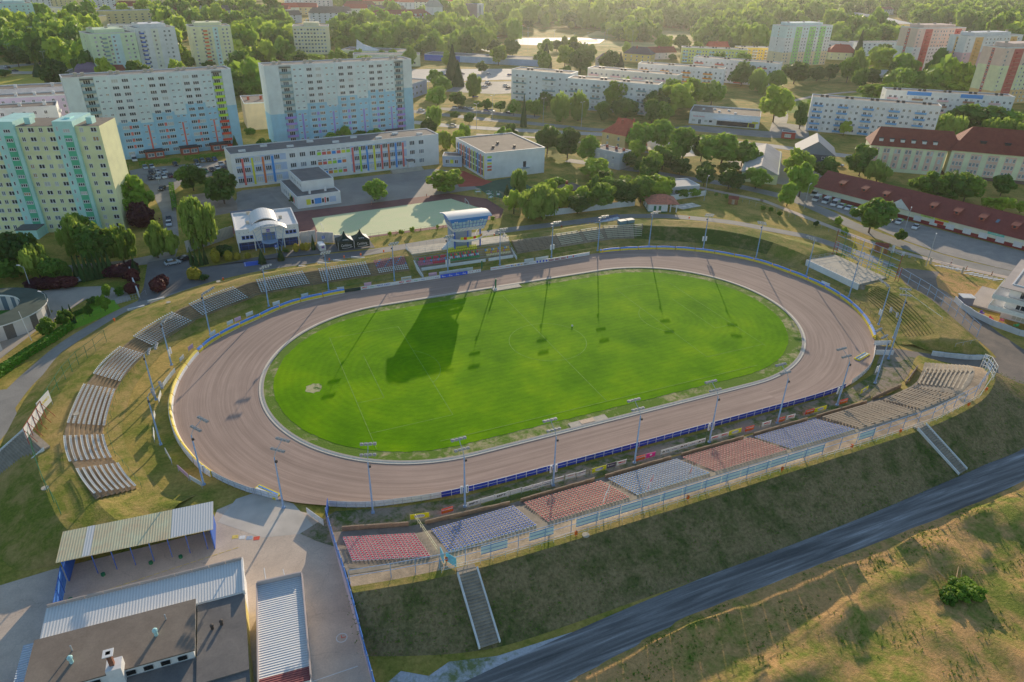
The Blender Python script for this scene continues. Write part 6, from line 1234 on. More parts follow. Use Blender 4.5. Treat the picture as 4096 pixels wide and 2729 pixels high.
# cream school with red roofs
CS = P('cream_school', '#bcb08c'); PKS = P('rose_panel', '#b08c7c')
b = B('school_building', 'cream three-storey building with red tiled hip roof and pink panels', (252.6, 92.4), (276.0, 73.0), 14, 11); b.wall(CS); hip(b, .7, 11, 7, 3, TILEC, x1=b.L + 5)
for k in range(7):
    x = b.L * (k + .5) / 7; b.band(x - 1.35, x + 1.35, 1.6, 10.2, PKS, .04, 0, 'pink_panel')
    for f in range(3):
        for q in ((-.7, .7) if f == 2 else (0,)): b.win(x + q, 2.2 + 3 * f, .95, 1.7, 1, y=-.04)
for k in range(6):
    x = b.L * (k + .8) / 7; m = M(); m.box(x - .8, x + .8, 1.2, 3.6, 12.6, 13.9, 0); m.box(x - 1, x + 1, .9, 4.4, 13.9, 14.1, 1); m.box(x - .6, x + .6, 1.14, 1.2, 12.8, 13.7, 2); b.part(m, 'dormer', [OFFW, DARK, FRM])
b.place()
b = B('school_building', 'cream building right wing with broad dark red hip roof', (276.4, 71.4), (309.5, 40.5), 17, 11.6); b.wall(CS); hip(b, .8, 11.6, 9, 7, TILEC); b.wall(mat('dark_plinth', '#5c4a44', .8), -.06, b.L + .06, -.06, 17.06, 0, 1.4, 'plinth')
for k in range(7):
    x = b.L * (k + .5) / 7; b.band(x - 2.1, x + 2.1, 1.6, 10.6, PKS, .04, 0, 'pink_panel')
    for f in range(3):
        for q in (-1.35, 0, 1.35): b.win(x + q, 2.4 + 3 * f, .9, 1.6, 1, y=-.04)
for k in range(2): x = b.L * (.25 + .2 * k); m = M(); m.box(x - 1.1, x + 1.1, 2.5, 6, 14.6, 15.6, 0); m.box(x - 1.3, x + 1.3, 2.2, 6.4, 15.6, 15.8, 1); b.part(m, 'dormer', [DARK, DARK])
b.place()
# long red-roofed market building
b = B('market_building', 'long low market building with dark red tiled roof along the parking lot', (199.5, 70.5), (221.5, -12.0), 19, 3.6); b.ang; L = b.L
b.wall(P('cream_market', '#b8ac98')); m = M(); m.box(0, L, -.1, -.002, 0, 1.3); b.part(m, 'maroon_plinth', mat('maroon_plinth', '#6e2a2a', .8))
m = M(); v = [(-.8, -.9, 3.4), (L + .8, -.9, 3.4), (L + .8, 19.8, 3.4), (-.8, 19.8, 3.4), (-.8, 9.5, 8.2), (L + .8, 9.5, 8.2)]; m.add(v, [(0, 1, 5, 4), (2, 3, 4, 5), (1, 2, 5), (3, 0, 4), (3, 2, 1, 0)]); b.part(m, 'roof', TILER)
m = M(); m.add([(29.5, -.95, 3.5), (37.5, -.95, 3.5), (33.5, -.95, 6.9), (33.5, 7, 6.9)], [(0, 1, 2)], 0); m.add([(29.3, -1.2, 3.5), (33.5, -1.2, 7.1), (33.5, 7.2, 7.1)], [(0, 1, 2)], 1); m.add([(37.7, -1.2, 3.5), (33.5, -1.2, 7.1), (33.5, 7.2, 7.1)], [(0, 2, 1)], 1); b.part(m, 'front_gable', [OFFW, TILER])
for k, x in enumerate((9, 18, 26, 43, 51, 59, 69, 77)):
    m = M(); y0 = 3.0; m.box(x - .8, x + .8, y0, y0 + 2.6, 5.2, 6.3, 0); m.add([(x - 1.2, y0 - .5, 6.25), (x + 1.2, y0 - .5, 6.25), (x + 1.2, y0 + 3.6, 7.2), (x - 1.2, y0 + 3.6, 7.2)], [(0, 1, 2, 3)], 1); m.box(x - .4, x + .4, y0 - .04, y0, 5.4, 6.1, 2); b.part(m, 'dormer', [BRICK, TILER, GLASS])
for x in (63, 72, 82): m = M(); m.add([(x, 3.5, 5.62), (x + .9, 3.5, 5.62), (x + .9, 5.1, 6.4), (x, 5.1, 6.4)], [(0, 1, 2, 3)]); b.part(m, 'skylight', GLASSB)
for x in (22, 40.5, 46, 51.5, 57, 62, 67.2, 72.4, 77.5): m = M(); m.box(x - 1.3, x + 1.3, -.16, -.101, .5, 2.3); b.part(m, 'shutter', WHITE)
for x0, x1, z0, mt, s, tm in ((24, 28, 2.5, mat('sign_lime', '#c8d42c'), 'TYKAN', TR), (41.2, 45.6, 2.5, mat('sign_green', '#9cb860', .6), 'sklep rybny', TB), (46, 50.6, 2.6, mat('sign_lime', '#c8d42c'), 'ogrody', TR), (63, 68, 2.4, mat('sign_teal', '#58a89c', .6), 'centrum nawodnien', TW)):
    m = M(); m.box(x0, x1, -.2, -.101, z0, z0 + .85); b.part(m, 'shop_sign', mt); text(s, .5, tm, b.t, ((x0 + x1) / 2, -.22, z0 + .42), (pi / 2, 0, 0), (x1 - x0) * .8)
m = M(); m.box(46.2, 49.2, -.22, -.101, 1.4, 2.4); b.part(m, 'shop_sign', mat('sign_red', '#c03028', .5)); text('VOLIN', .85, TB, b.t, (47.7, -.24, 1.9), (pi / 2, 0, 0), 2.8)
m = M(); m.box(80, L, -.14, -.101, 2.3, 3.4, 0); m.box(80, L, -.14, -.101, .2, 2.3, 1); b.part(m, 'mural_panel', [mat('sign_red', '#c03028'), mat('graffiti', '#9aa89c', .8, var=.5, scale=1.6)])
# white house with red hip roof, walls and sheds
b = B('house', 'small white house with red hip roof and pillared porch by the ring road', (124.6, 74.6), (134.4, 70.6), 9.0, 3.1); b.wall(WHITE, 0, 7.0); b.wall(GREENP, -.04, 7.04, -.04, 9.04, 0, .35, 'plinth'); hip(b, .6, 3.1, 2.4, 4.2, mat('terracotta_tiles', '#a0604c', .8, var=.2, scale=1.2))
for k in (2, 5): b.win(9 * k / 7, .9, .8, 1.3, 0, 'l', frame=GREENP)
for x in (2.4, 4.2): m = M(); m.box(x - .45, x + .45, -.06, -.002, .35, 2.4); b.part(m, 'door', GREENP)
for x, y in ((8.0, .2), (10.2, .2), (10.2, 8.6)): m = M(); m.box(x, x + .35, y, y + .35, 0, 3.1); b.part(m, 'pillar', WHITE)
b.place(); sh('old_slab', [(136, 78), (139, 73), (148, 74), (147, 78.5)], -.005, mat('whitewashed_slab', '#b4aca0', .9, var=.3, scale=.6))
def seg_wall(label, pts, h, mt, seg=2.5, th=.25, name='garden_wall'):
    t = thing(name, label, 'wall', (*pts[0], 0)); m = M()
    for a, c in zip(pts, pts[1:]):
        n = max(1, round(hypot(c[0] - a[0], c[1] - a[1]) / seg)); ang = atan2(c[1] - a[1], c[0] - a[0]); l = hypot(c[0] - a[0], c[1] - a[1]) / n
        for i in range(n): f = (i + .5) / n; m.obox((a[0] + (c[0] - a[0]) * f - pts[0][0], a[1] + (c[1] - a[1]) * f - pts[0][1], h / 2 + .04 * (i % 2)), (l - .04, th, h + .08 * (i % 2)), ang)
    m.build('panels', mt, t); return t
seg_wall('white concrete panel wall under the trees left of the small white house', [(80.3, 83.6), (124.2, 83.0)], 2.1, WHITE); seg_wall('white concrete wall right of the small white house', [(135.4, 83.6), (158, 84.6)], 2.0, WHITE)
for x, y, a, lb in ((161.2, 72.2, -.7, 'small brown garden shed with red roof, upper right of the ring road'), (172.8, 14.6, -.7, 'brown timber shed behind the coloured post frame')):
    t = thing('garden_shed', lb, 'shed', (x, y, 0), a); m = M(); m.box(-1.7, 1.7, -1.3, 1.3, 0, 2.1); m.build('wall', WOOD, t); m = M(); m.add([(-1.9, -1.5, 2.1), (1.9, -1.5, 2.1), (1.9, 1.5, 2.1), (-1.9, 1.5, 2.1), (-1.9, 0, 3.0), (1.9, 0, 3.0)], [(0, 1, 5, 4), (2, 3, 4, 5), (1, 2, 5), (3, 0, 4)]); m.build('roof', TILEC, t); m = M(); m.box(-.5, .5, -1.36, -1.3, .1, 1.9); m.build('door', OLDWOOD, t)
b = B('low_building', 'grey gable-roofed hall behind the dark trees', (185.1, 96.4), (195.4, 86.4), 44, 4.4); b.wall(CRM); m = M(); m.add([(-.4, -.4, 4.1), (b.L + .4, -.4, 4.1), (b.L + .4, 42, 4.1), (-.4, 44, 4.1), (b.L / 2, -.4, 7.4), (b.L / 2, 44, 7.4)], [(0, 4, 5, 3), (1, 2, 5, 4), (0, 1, 4), (2, 3, 5)]); b.part(m, 'roof', asphalt('pale_grey_roof', '#8a8480', '#a09a94'))
b = B('low_building', 'low grey flat roof right of the garden trees', (142, 88), (156, 86.5), 10, 3.6); b.wall(P('grey_dim', '#8c8c90')); b.flat_roof(asphalt('pale_roof', '#8c8a88', '#a09c98'), .3)
b = B('low_building', 'small brown cottage half hidden by garden trees', (102, 98), (112, 100.5), 7, 3.2); b.wall(P('brown_render', '#6a5448')); hip(b, .5, 3.2, 1.8, 3, BITUMB); m = M(); m.box(4, 4.8, 3, 3.8, 3.6, 6); b.part(m, 'chimney', BRICK)
b = B('kiosk', 'small red kiosk beside the dark modern house', (262, 156), (267, 151.5), 5, 3.4); b.wall(mat('kiosk_red', '#8c3028', .7)); b.flat_roof(BITUM, .2); b.win(3, .8, 3.2, 1.6, 2, g=2); b.place()
# corner apartment house at the right edge
b = B('apartment_house', 'white house with glazed balconies at the right edge', (160.8, -30.2), (171.5, -55), 22, 9.0); b.wall(WHITE, 2.0, b.L, 1.5, 22); b.flat_roof(BITUM, .5, WHITE, 2.0, None, 1.5)
b.wall(P('grey_terrace', '#8a8078'), -6, 4, 4, 20, 0, .5, 'terrace_base'); m = M(); m.box(0, b.L, -2.2, 24, 9.1, 9.3); b.part(m, 'roof_overhang', P('taupe_roof', '#8c8078')); m = M(); m.box(8, b.L - 3, 6, 17, 9.6, 12); b.part(m, 'roof_storey', WHITE)
for z in (3.0, 6.0):
    m = M(); m.box(-.8, b.L, -2.2, 1.5, z - .25, z, 0); m.box(-.8, b.L, -2.26, -2.2, z, z + 1.0, 1); m.box(-.86, -.8, -2.2, 12, z, z + 1.0, 1); m.box(-.8, 2.0, 1.5, 12, z - .25, z, 0); b.part(m, 'balcony', [WHITE, mat('balcony_glass', '#b0bcc4', .2, spec=.8, var=.05)])
for z in (.3, 3.1, 6.1):
    for x in (6, 13, 20): b.win(x, z, 3.2, 2.3, 2, y=1.5)
    for x in (6, 12): b.win(x, z, 2.4, 2.3, 1, 'l', y=2.0)
b.place(); seg_wall('grey block garden wall curving round the white corner house', [(160.8, -20.2), (158.4, -24), (156.9, -29), (156.4, -34), (157.6, -40), (160, -44)], 1.5, P('grey_block', '#a0a0a4'), 2)
t = thing('garden_shed', 'small dark grey cabin beside the white corner house', 'shed', (161.8, -22.4, 0), -.5); m = M(); m.box(-1.5, 1.5, -1.2, 1.2, 0, 2.3); m.build('wall', P('slate_cabin', '#5a5c6a'), t); m = M(); m.box(-1.7, 1.7, -1.4, 1.4, 2.3, 2.45); m.build('roof', OFFW, t)
for i, (x, y, c, lb) in enumerate(((160.2, -28.5, '#6a4a9a', 'purple garden chair in the walled terrace garden'), (159.4, -31.6, '#b83040', 'red garden toy in the walled terrace garden'), (160.8, -33.4, '#c85a6a', 'pink play tent in the walled terrace garden'), (161.6, -36.6, '#3a9a60', 'green table in the walled terrace garden'))):
    m = M(); m.box(-.5, .5, -.4, .4, .35, .5); m.box(-.5, .5, .3, .4, .5, 1.0)
    for sx in (-.4, .4):
        for sy in (-.3, .3): m.box(sx - .04, sx + .04, sy - .04, sy + .04, 0, .35)
    o = m.build('garden_chair', mat('gc_%d' % i, c, .6)); o.location = (x, y, 0); o.rotation_euler = (0, 0, i); tag(o, lb, 'garden furniture')
# --- the coloured school
SW = P('school_white', '#c4c8cc'); b = B('school_building', 'long white school with coloured window panels and dark flat roof', (-10.9, 155.2), (74.6, 164.4), 13, 12.8); L = b.L; b.wall(SW); b.flat_roof(BITUM, .35, WHITE)
GB = P('blue_grey_band', '#8490a4'); PC = {k: mat('panel_' + k, c, .6, var=.05) for k, c in dict(red='#c8504c', orange='#d8643c', yellow='#d8b434', green='#84b034', blue='#2c74c4').items()}
for z in (1.4, 5.3, 9.2):
    b.band(1.5, 20.5, z, z + 2.9 if z < 8 else z + 2.4, GB, .04); b.band(46.5, 71, z, z + (2.9 if z < 8 else 2.4), GB, .04)
    for x in (2.6, 5.5, 9.6, 13.4, 17, 49, 52, 55, 58.2, 61.4, 64.6, 67.8): b.win(x, z + .3, 2.2, 1.9, 2, y=-.04, g=0 if rw.random() < .7 else 2)
    for x in (23, 27, 31, 73.6, 77.8): b.win(x, z + .3, 2.3, 1.8, 2)
for x, c in ((4.0, 'red'), (7.6, 'yellow'), (11.6, 'orange'), (15.2, 'blue')): b.band(x - .4, x + .4, .8, 11, PC[c], .12, 0, 'coloured_pillar')
for x, c in zip((47.4, 50.5, 53.5, 56.6, 59.8, 63, 66.2, 69.4), ('red', 'green', 'blue', 'yellow', 'red', 'orange', 'blue', 'red')): b.band(x - .4, x + .4, .8, 11, PC[c], .12, 0, 'coloured_pillar')
seqs = [['green', 'red', 'orange', 'blue', 'red', 'yellow', 'green'], ['orange', 'red', 'yellow', 'green', 'blue', 'orange', 'red'], ['red', 'blue', 'orange', 'yellow', 'green', 'red', 'blue']]
for r, z in enumerate((9.2, 5.3, 1.4)):
    for k in range(6 if r else 7): x = 34 + k * 1.85 if False else 33.6 + k * 2.0; b.band(x - .8, x + .8, z + .1, z + 1.3, PC[seqs[r][k]], .05, 0, 'coloured_panel'); b.win(x, z + 1.5, 1.5, .8, 2)
for k in range(9):
    x = 5 + k * 9.2; m = M(); m.box(x - 1.3, x + 1.3, 3 + (k % 2) * 5, 3.8 + (k % 2) * 5, 12.86, 13.6); b.part(m, 'roof_vent', OFFW)
m = M(); m.box(70.4, 73.4, -3.2, 0, 3.4, 3.8, 1); m.box(70.8, 73, -2.8, 0, 0, 3.4, 0); b.part(m, 'entrance_porch', [WHITE, BITUM]); m = M()
for k in range(6): m.box(62, 76, -4.5 - k * .4, -3.3, 0, .9 - k * .15)
b.part(m, 'steps', CONCG); b.place()
b = B('low_building', 'low white school annex with blue, yellow and red wall panels', (7.6, 121.4), (23.3, 123.2), 24, 4.2); b.wall(SW, 0, None, 0, 24); b.flat_roof(BITUM, .25, WHITE, y1=24); b.wall(SW, 3.6, b.L - .4, 5.6, 24, 4.3, 7.8, 'upper_hall'); b.flat_roof(BITUM, .25, WHITE, 3.6, b.L - .4, 5.6, 24, 7.8)
for x0, x1, mt in ((3.2, 4.8, PC['yellow']), (6.2, 8.6, PC['blue']), (9.8, 10.3, PC['red']), (11.6, 14.0, GB)): b.band(x0, x1, 1.0, 3.0, mt, .05, 0, 'coloured_panel')
for x in (5.5, 9.2, 10.95): b.win(x, 1.1, 1.0, 1.7, 0)
for i, (y, c) in enumerate(((4, 'red'), (6.5, 'blue'), (9, 'yellow'))): b.band(y, y + 1.4, 1, 3, PC[c], .05, 0, 'coloured_panel', 'l')
for k in range(7): b.win(5 + 2.5 * k, 1.2, 1.0, 1.6, 0, 'l'); b.win(7 + 2.2 * k, 5.6, 1.0, 1.2, 0, 'l', y=3.6)
for x, y in ((5, 2), (11, 3)): m = M(); m.box(x, x + .7, y, y + .7, 4.25, 5.6); b.part(m, 'chimney', WHITE)
b.place()
b = B('sports_hall', 'white school gym with grey roof and coloured striped side', (84.8, 134.6), (112.4, 136.2), 31, 10.4); b.wall(SW); b.flat_roof(BITUMB, .4, WHITE); m = M()
for k, c in enumerate(('yellow', 'red', 'blue', 'green', 'yellow', 'red', 'blue', 'orange', 'red', 'blue')): b.band(1.4 + k * 2.9, 2.1 + k * 2.9, .8, 9.4, PC[c], .1, 0, 'coloured_pillar', 'l')
for k in range(10):
    for z in (1, 3.8, 6.6): b.win(3.2 + k * 2.9, z, 1.9, 2.5, 1, 'l', g=0)
for z, c in ((9, 'green'), (7.7, 'blue'), (6.4, 'yellow'), (5.1, 'red'), (3.8, 'orange')): b.band(.8, 2.8, z - .4, z + .4, PC[c], .05, 0, 'coloured_panel')
m = M(); m.box(17.4, 18.8, -.06, -.003, 3.4, 5.8); b.part(m, 'door', DARK); m = M(); m.box(15, 20, -1.6, 0, 3.1, 3.3)
for k in range(8): m.box(15 - k * .5, 15.5 - k * .5, -1.5, -.1, 2.9 - k * .38, 3.05 - k * .38)
b.part(m, 'outside_stair', STEEL)
for x, y in ((7, 8), (12, 14), (16, 6)): m = M(); m.box(x, x + .9, y, y + .9, 10.46, 11.3); b.part(m, 'roof_vent', DARK)
b.place()
b = B('low_building', 'grey link building between school and gym', (74.8, 160), (82.4, 156.5), 7, 4.4); b.wall(P('link_grey', '#8890a0')); b.flat_roof(BITUM, .3); b.win(2, 1.4, 1.5, 1.7, 1); b.win(6, 1.4, 1.5, 1.7, 1); b.band(3.3, 4.7, 1.4, 3.1, PC['yellow'], .04, 0, 'coloured_panel'); b.place()
b = B('shelter', 'small red brick shelter with grey gable roof in the school grounds', (-14.5, 110.5), (-8.5, 110.8), 5, 1.6); b.wall(mat('salmon_brick', '#a85848', .85, var=.15, scale=4)); m = M()
for x, y in ((.2, .2), (5.6, .2), (.2, 4.6), (5.6, 4.6)): m = M(); m.box(x, x + .2, y, y + .2, 1.6, 2.8); b.part(m, 'post', WOOD)
m = M(); m.add([(-.5, -.6, 2.6), (6.5, -.6, 2.6), (6.5, 5.6, 2.6), (-.5, 5.6, 2.6), (-.5, 2.5, 4.2), (6.5, 2.5, 4.2)], [(0, 1, 5, 4), (2, 3, 4, 5), (1, 2, 5), (3, 0, 4)]); b.part(m, 'roof', mat('slate_blue_roof', '#5c6470', .6, var=.08))
# --- clubhouse with arched roof
b = B('clubhouse', 'white clubhouse with blue glazing and arched white roof pieces', (-15.2, 84.6), (3.0, 84.4), 17, 6.6); L = b.L; b.wall(WHITE, 0, None, .0, 17, 3.0, 6.6); b.wall(mat('blue_glazing', '#26375c', .25, var=.2, scale=1, spec=.7), .5, L - .5, 1.6, 16.5, 0, 3.0, 'ground_floor_glazing')
m = M()
for x in (.3, 5, 13.5, L - .3): m.tube((x, .25, 0), (x, .25, 3.0), .18, 0, 8)
b.part(m, 'pillar', WHITE); m = M()
for k in range(9): x = 1 + k * (L - 2) / 8; m.box(x - .05, x + .05, 1.5, 1.6, 0, 3.0)
m.box(.5, L - .5, 1.5, 1.6, 1.4, 1.5); b.part(m, 'mullion', BLUEP)
m = M(); m.box(.3, L - .3, .3, 16.7, 6.2, 6.25, 0); m.box(1.0, 4.6, 2.5, 14, 6.25, 6.3, 1); m.box(13.6, L - 1, 2.5, 15, 6.25, 6.3, 1)
for a in ((-.05, L + .05, -.05, .3), (-.05, L + .05, 16.7, 17.05), (-.05, .3, .3, 16.7), (L - .3, L + .05, .3, 16.7)): m.box(*a, 6.6, 7.1, 2)
b.part(m, 'roof', [BITUM, GRAVELR, WHITE])
def arch(x0, x1, y0, y1, z, rise, th, n=10):
    m = M(); v = []
    for i in range(n + 1):
        t_ = i / n; x = x0 + (x1 - x0) * t_; zz = z + rise * 4 * t_ * (1 - t_)
        v += [(x, y0, zz), (x, y1, zz), (x, y1, zz - th), (x, y0, zz - th)]
    o = len(m.v); m.v += v
    for i in range(n):
        a, c = o + 4 * i, o + 4 * i + 4; m.f += [(a, c, c + 1, a + 1), (a + 2, c + 2, c + 3, a + 3), (a + 3, c + 3, c, a), (a + 1, c + 1, c + 2, a + 2)]; m.m += [0] * 4
    m.f += [(o, o + 1, o + 2, o + 3), (o + 4 * n + 3, o + 4 * n + 2, o + 4 * n + 1, o + 4 * n)]; m.m += [0, 0]; return m
WR = mat('white_roof_sheet', '#dce0e4', .4, var=.03); b.part(arch(5.2, 12.6, 4.5, 15, 7.2, 1.4, .25), 'arched_roof', WR); b.part(arch(3.9, 14.6, -3.2, .4, 7.2, 1.8, .2), 'arched_canopy', WR); m = M(); m.box(5.2, 12.6, 4.6, 14.9, 6.3, 7.1); b.part(m, 'roof_lantern', OFFW)
m = M()
for x, xb in ((4.8, 6.4), (13.7, 12.1)):
    m.tube((xb, -2.6, 0), (x, -2.6, 7.6), .09, 0, 5)
    for k in range(6): f, g_ = k / 6, (k + 1) / 6; m.tube((xb + (x - xb) * f, -2.6, 7.6 * f), (xb + (7.2 if x < 9 else 11.3) * 0 + ((7.2 - xb) if x < 9 else (11.3 - xb)) * g_, -2.6, 7.6 * g_), .04, 0, 4)
for x in (7.2, 11.3): m.tube((x, -2.6, 0), (x, -2.6, 8.6), .12, 0, 6)
for k in range(6): f = k / 6; m.tube((4.8 + 8.9 * f, -2.6, 7.6), (4.8 + 8.9 * (f + .083), -2.6, 8.5), .04, 0, 4); m.tube((4.8 + 8.9 * (f + .166), -2.6, 7.6), (4.8 + 8.9 * (f + .083), -2.6, 8.5), .04, 0, 4)
m.tube((4.8, -2.6, 7.6), (13.7, -2.6, 7.6), .06, 0, 4); b.part(m, 'lattice_truss', STEELB); m = M(); m.box(7.4, 11.1, -.05, -.003, 3.0, 5.4, 0)
for x in (7.4, 8.6, 9.9, 11.1): m.box(x - .07, x + .07, -.1, -.05, 3, 5.4, 1)
m.box(7.4, 11.1, -.1, -.05, 4.5, 4.62, 1); b.part(m, 'upper_glazing', [GLASSB, BLUEP]); m = M(); m.tube((9.25, -1.0, 2.85), (9.25, -1.0, 3.0), 2.4, 0, 20); b.part(m, 'balcony_disc', STEELB)
m = M(); m.box(8.7, 9.8, -.06, -.003, 5.55, 6.45); b.part(m, 'emblem_panel', mat('emblem_purple', '#4a3c8c', .6)); text('m', .9, TW, b.t, (9.25, -.08, 6.0), (pi / 2, 0, 0), .8)
for x in (2.0, 3.15, 4.3, 14.7, 15.8, 16.9): b.win(x, 4.0 if x < 9 else 4.3, 1.0, 1.1, 0, frame=BLUEP, g=0)
for x in (1, 2.3, 3.6, 13, 14.3, 15.6, 16.9): m = M(); m.tube((x, -.03, 6.0), (x, -.003, 6.0), .09, 0, 6); b.part(m, 'porthole', DARK)
for x, y in ((3.5, 6), (13.4, 8), (4.4, 15.5), (9, 15.8), (11, 15.8)): m = M(); m.box(x, x + 1.0, y, y + .6, 6.3, 7.5); b.part(m, 'chimney', CONCG)
b.place()
for pts, h, lb in (([(-29.6, 90.2), (-21, 96.0), (-15.6, 100.0)], 3.6, 'tall cream corrugated wall left of the clubhouse'), ([(3.2, 86.0), (8.1, 86.0)], 3.8, 'tall lilac corrugated wall section right of the clubhouse'), ([(8.2, 85.6), (13.0, 83.0)], 3.4, 'second stepped wall section behind the white van'), ([(13.0, 82.6), (17.4, 80.9)], 2.8, 'low wall section behind the black tents')):
    t = seg_wall(lb, pts, h, wave_mat('corrugated_wall', '#a8a0a0', '#b8b0ac', .4, 'X'), 2.4, .16)
m = M(); m.box(-2.6, 2.6, -1.8, 1.8, 0, .006, 0); m.box(-2.4, -2.25, -1.6, 1.6, .006, .01, 1); m.box(2.2, 2.35, -1.6, 1.6, .006, .01, 1); m.box(-2.4, 2.3, 1.5, 1.62, .006, .01, 1); o = m.build('parking_marking', [mat('blue_floor_paint', '#2c4c9c', .8, var=.1), WHITE]); o.location = (-12.0, 74.6, .0); struct(o)
# tents
TB_ = mat('black_green_canvas', '#16241f', .6, var=.1); TWH = mat('white_canvas', '#d4d4d0', .7)
for i, (x, lb) in enumerate(((15.5, 'black branded pavilion tent, left one beside the white van'), (20.4, 'black branded pavilion tent, right one'))):
    t = thing('pavilion_tent', lb, 'tent', (x, 78.4, 0), 0, 'two black pavilion tents'); s = 2.4; n = 5; m = M()
    prof = [(1, 2.5), (.62, 2.95), (.34, 3.5), (.14, 4.3), (0.02, 5.2)]
    for a in range(4):
        for (u0, z0), (u1, z1) in zip(prof, prof[1:]):
            c0 = [(-s * u0, -s * u0), (s * u0, -s * u0), (s * u0, s * u0), (-s * u0, s * u0)]; c1 = [(-s * u1, -s * u1), (s * u1, -s * u1), (s * u1, s * u1), (-s * u1, s * u1)]
            p, q, r_, w_ = c0[a], c0[(a + 1) % 4], c1[(a + 1) % 4], c1[a]; m.quad((*p, z0), (*q, z0), (*r_, z1), (*w_, z1), 1 if a == 1 else 0)
    m.build('canopy', [TB_, TWH], t); m = M(); m.box(-s, s, -s - .03, -s, .15, 2.5); m.box(-s - .03, -s, -s, s, .15, 2.5); m.box(-s, s, s, s + .03, .15, 2.5, 0); m.build('side_panel', TB_, t)
    m = M()
    for a in (-1, 1):
        for c in (-1, 1): m.box(a * s - .06, a * s + .06, c * s - .06, c * s + .06, 0, 2.5)
    m.build('pole', STEEL, t); text('Carlsberg', 1.15, TW, t, (0, -s - .06, 1.35), (pi / 2, 0, 0), 4.2); m = M()
    for k in range(6): m.tube((-1.4 + k * .55, -s - .06, .62 - .18 * sin(k * .6)), (-.85 + k * .55, -s - .06, .62 - .18 * sin((k + 1) * .6)), .06, 0, 4)
    m.build('swoosh_mark', TW, t); text('Carlsberg', .6, TW, t, (0, -s * .8, 2.98), (radians(50), 0, 0), 2.3)
# --- control tower
t = thing('control_tower', 'blue glazed control tower on pillars above the grandstand', 'tower', (47.4, 55, 4.0)); BG = mat('bright_blue_cladding', '#2f6cc0', .45, var=.06)
m = M(); fb, ft = [(-4.7, -1.2), (4.9, -1.0), (4.5, 4.4), (-4.7, 4.4)], [(-5.9, -2.6), (6.0, -2.2), (5.4, 4.6), (-5.8, 4.6)]; z0, z1 = 5.6, 9.8
def LV(u): return [((a[0] + (c[0] - a[0]) * u), (a[1] + (c[1] - a[1]) * u), z0 + (z1 - z0) * u) for a, c in zip(fb, ft)]
def ringq(u0, u1, name, mt, grow=0):
    m = M(); A, C = LV(u0), LV(u1)
    if grow: A = [(x * (1 + grow), y + (grow * 20 * (-.1 if y < 0 else .1)), z) for x, y, z in A]; C = [(x * (1 + grow), y + (grow * 20 * (-.1 if y < 0 else .1)), z) for x, y, z in C]
    for i in range(4): j = (i + 1) % 4; m.quad(A[i], A[j], C[j], C[i])
    if u0 == 0: m.add(A, [(3, 2, 1, 0)])
    return m.build(name, mt, t)
ringq(0, .28, 'white_base', WHITE); ringq(.28, .74, 'glazing', mat('tower_glass', '#8fa8b8', .15, spec=.8, var=.15, scale=1.2)); ringq(.74, 1.0, 'blue_fascia', BG)
m = M(); 
for k in range(11):
    f = k / 10
    for e in ((0, 1),):
        a = Vector(LV(.28)[0]).lerp(Vector(LV(.28)[1]), f); c = Vector(LV(.76)[0]).lerp(Vector(LV(.76)[1]), f); m.tube(a + Vector((0, -.05, 0)), c + Vector((0, -.05, 0)), .07, 0, 4)
    a = Vector(LV(.28)[3]).lerp(Vector(LV(.28)[0]), f); c = Vector(LV(.76)[3]).lerp(Vector(LV(.76)[0]), f)
    if k % 2 == 0: m.tube(a + Vector((-.05, 0, 0)), c + Vector((-.05, 0, 0)), .06, 0, 4)
for u in (.28, .52): a, c = Vector(LV(u)[0]), Vector(LV(u)[1]); m.tube(a + Vector((0, -.06, 0)), c + Vector((0, -.06, 0)), .06, 0, 4)
m.build('mullion', BLUEP, t); m = M()
for k in range(8):
    f, g_ = k / 8, (k + 1) / 8; a, c = Vector(LV(.02)[0]), Vector(LV(.02)[1]); d_, e = Vector(LV(.27)[0]), Vector(LV(.27)[1]); o_ = Vector((0, -.12, 0)); m.tube(a.lerp(c, f) + o_, d_.lerp(e, g_) + o_, .035, 0, 4); m.tube(a.lerp(c, g_) + o_, d_.lerp(e, f) + o_, .035, 0, 4)
m.build('lattice_truss', STEELB, t)
m = M(); v = []; n = 12
for i in range(n + 1):
    f = i / n; y = -3.0 + 8.4 * f; z = 9.75 + .95 * sin(pi * min(1, f * .92 + .12)); v += [(-6.6, y, z), (6.7, y, z), (6.7, y, z - .18), (-6.6, y, z - .18)]
m.v += v
for i in range(n): a, c = 4 * i, 4 * i + 4; m.f += [(a, a + 1, c + 1, c), (a + 2, a + 3, c + 3, c + 2), (a + 3, a, c, c + 3), (a + 1, a + 2, c + 2, c + 1)]; m.m += [0, 0, 1, 1]
m.f += [(3, 2, 1, 0), (4 * n, 4 * n + 1, 4 * n + 2, 4 * n + 3)]; m.m += [1, 1]; m.build('arched_roof', [WR, BG], t, smooth=False)
m = M()
for x in (-3.9, .2, 4.1): m.tube((x, 0, 0), (x, 0, 5.7), .24, 0, 10)
m.build('pillar', BLUEP, t); m = M(); m.box(-4.4, 2.0, 1.6, 4.8, 0, 5.6); m.build('stair_core', P('core_grey', '#6a7a8c'), t)
m = M(); n = 16
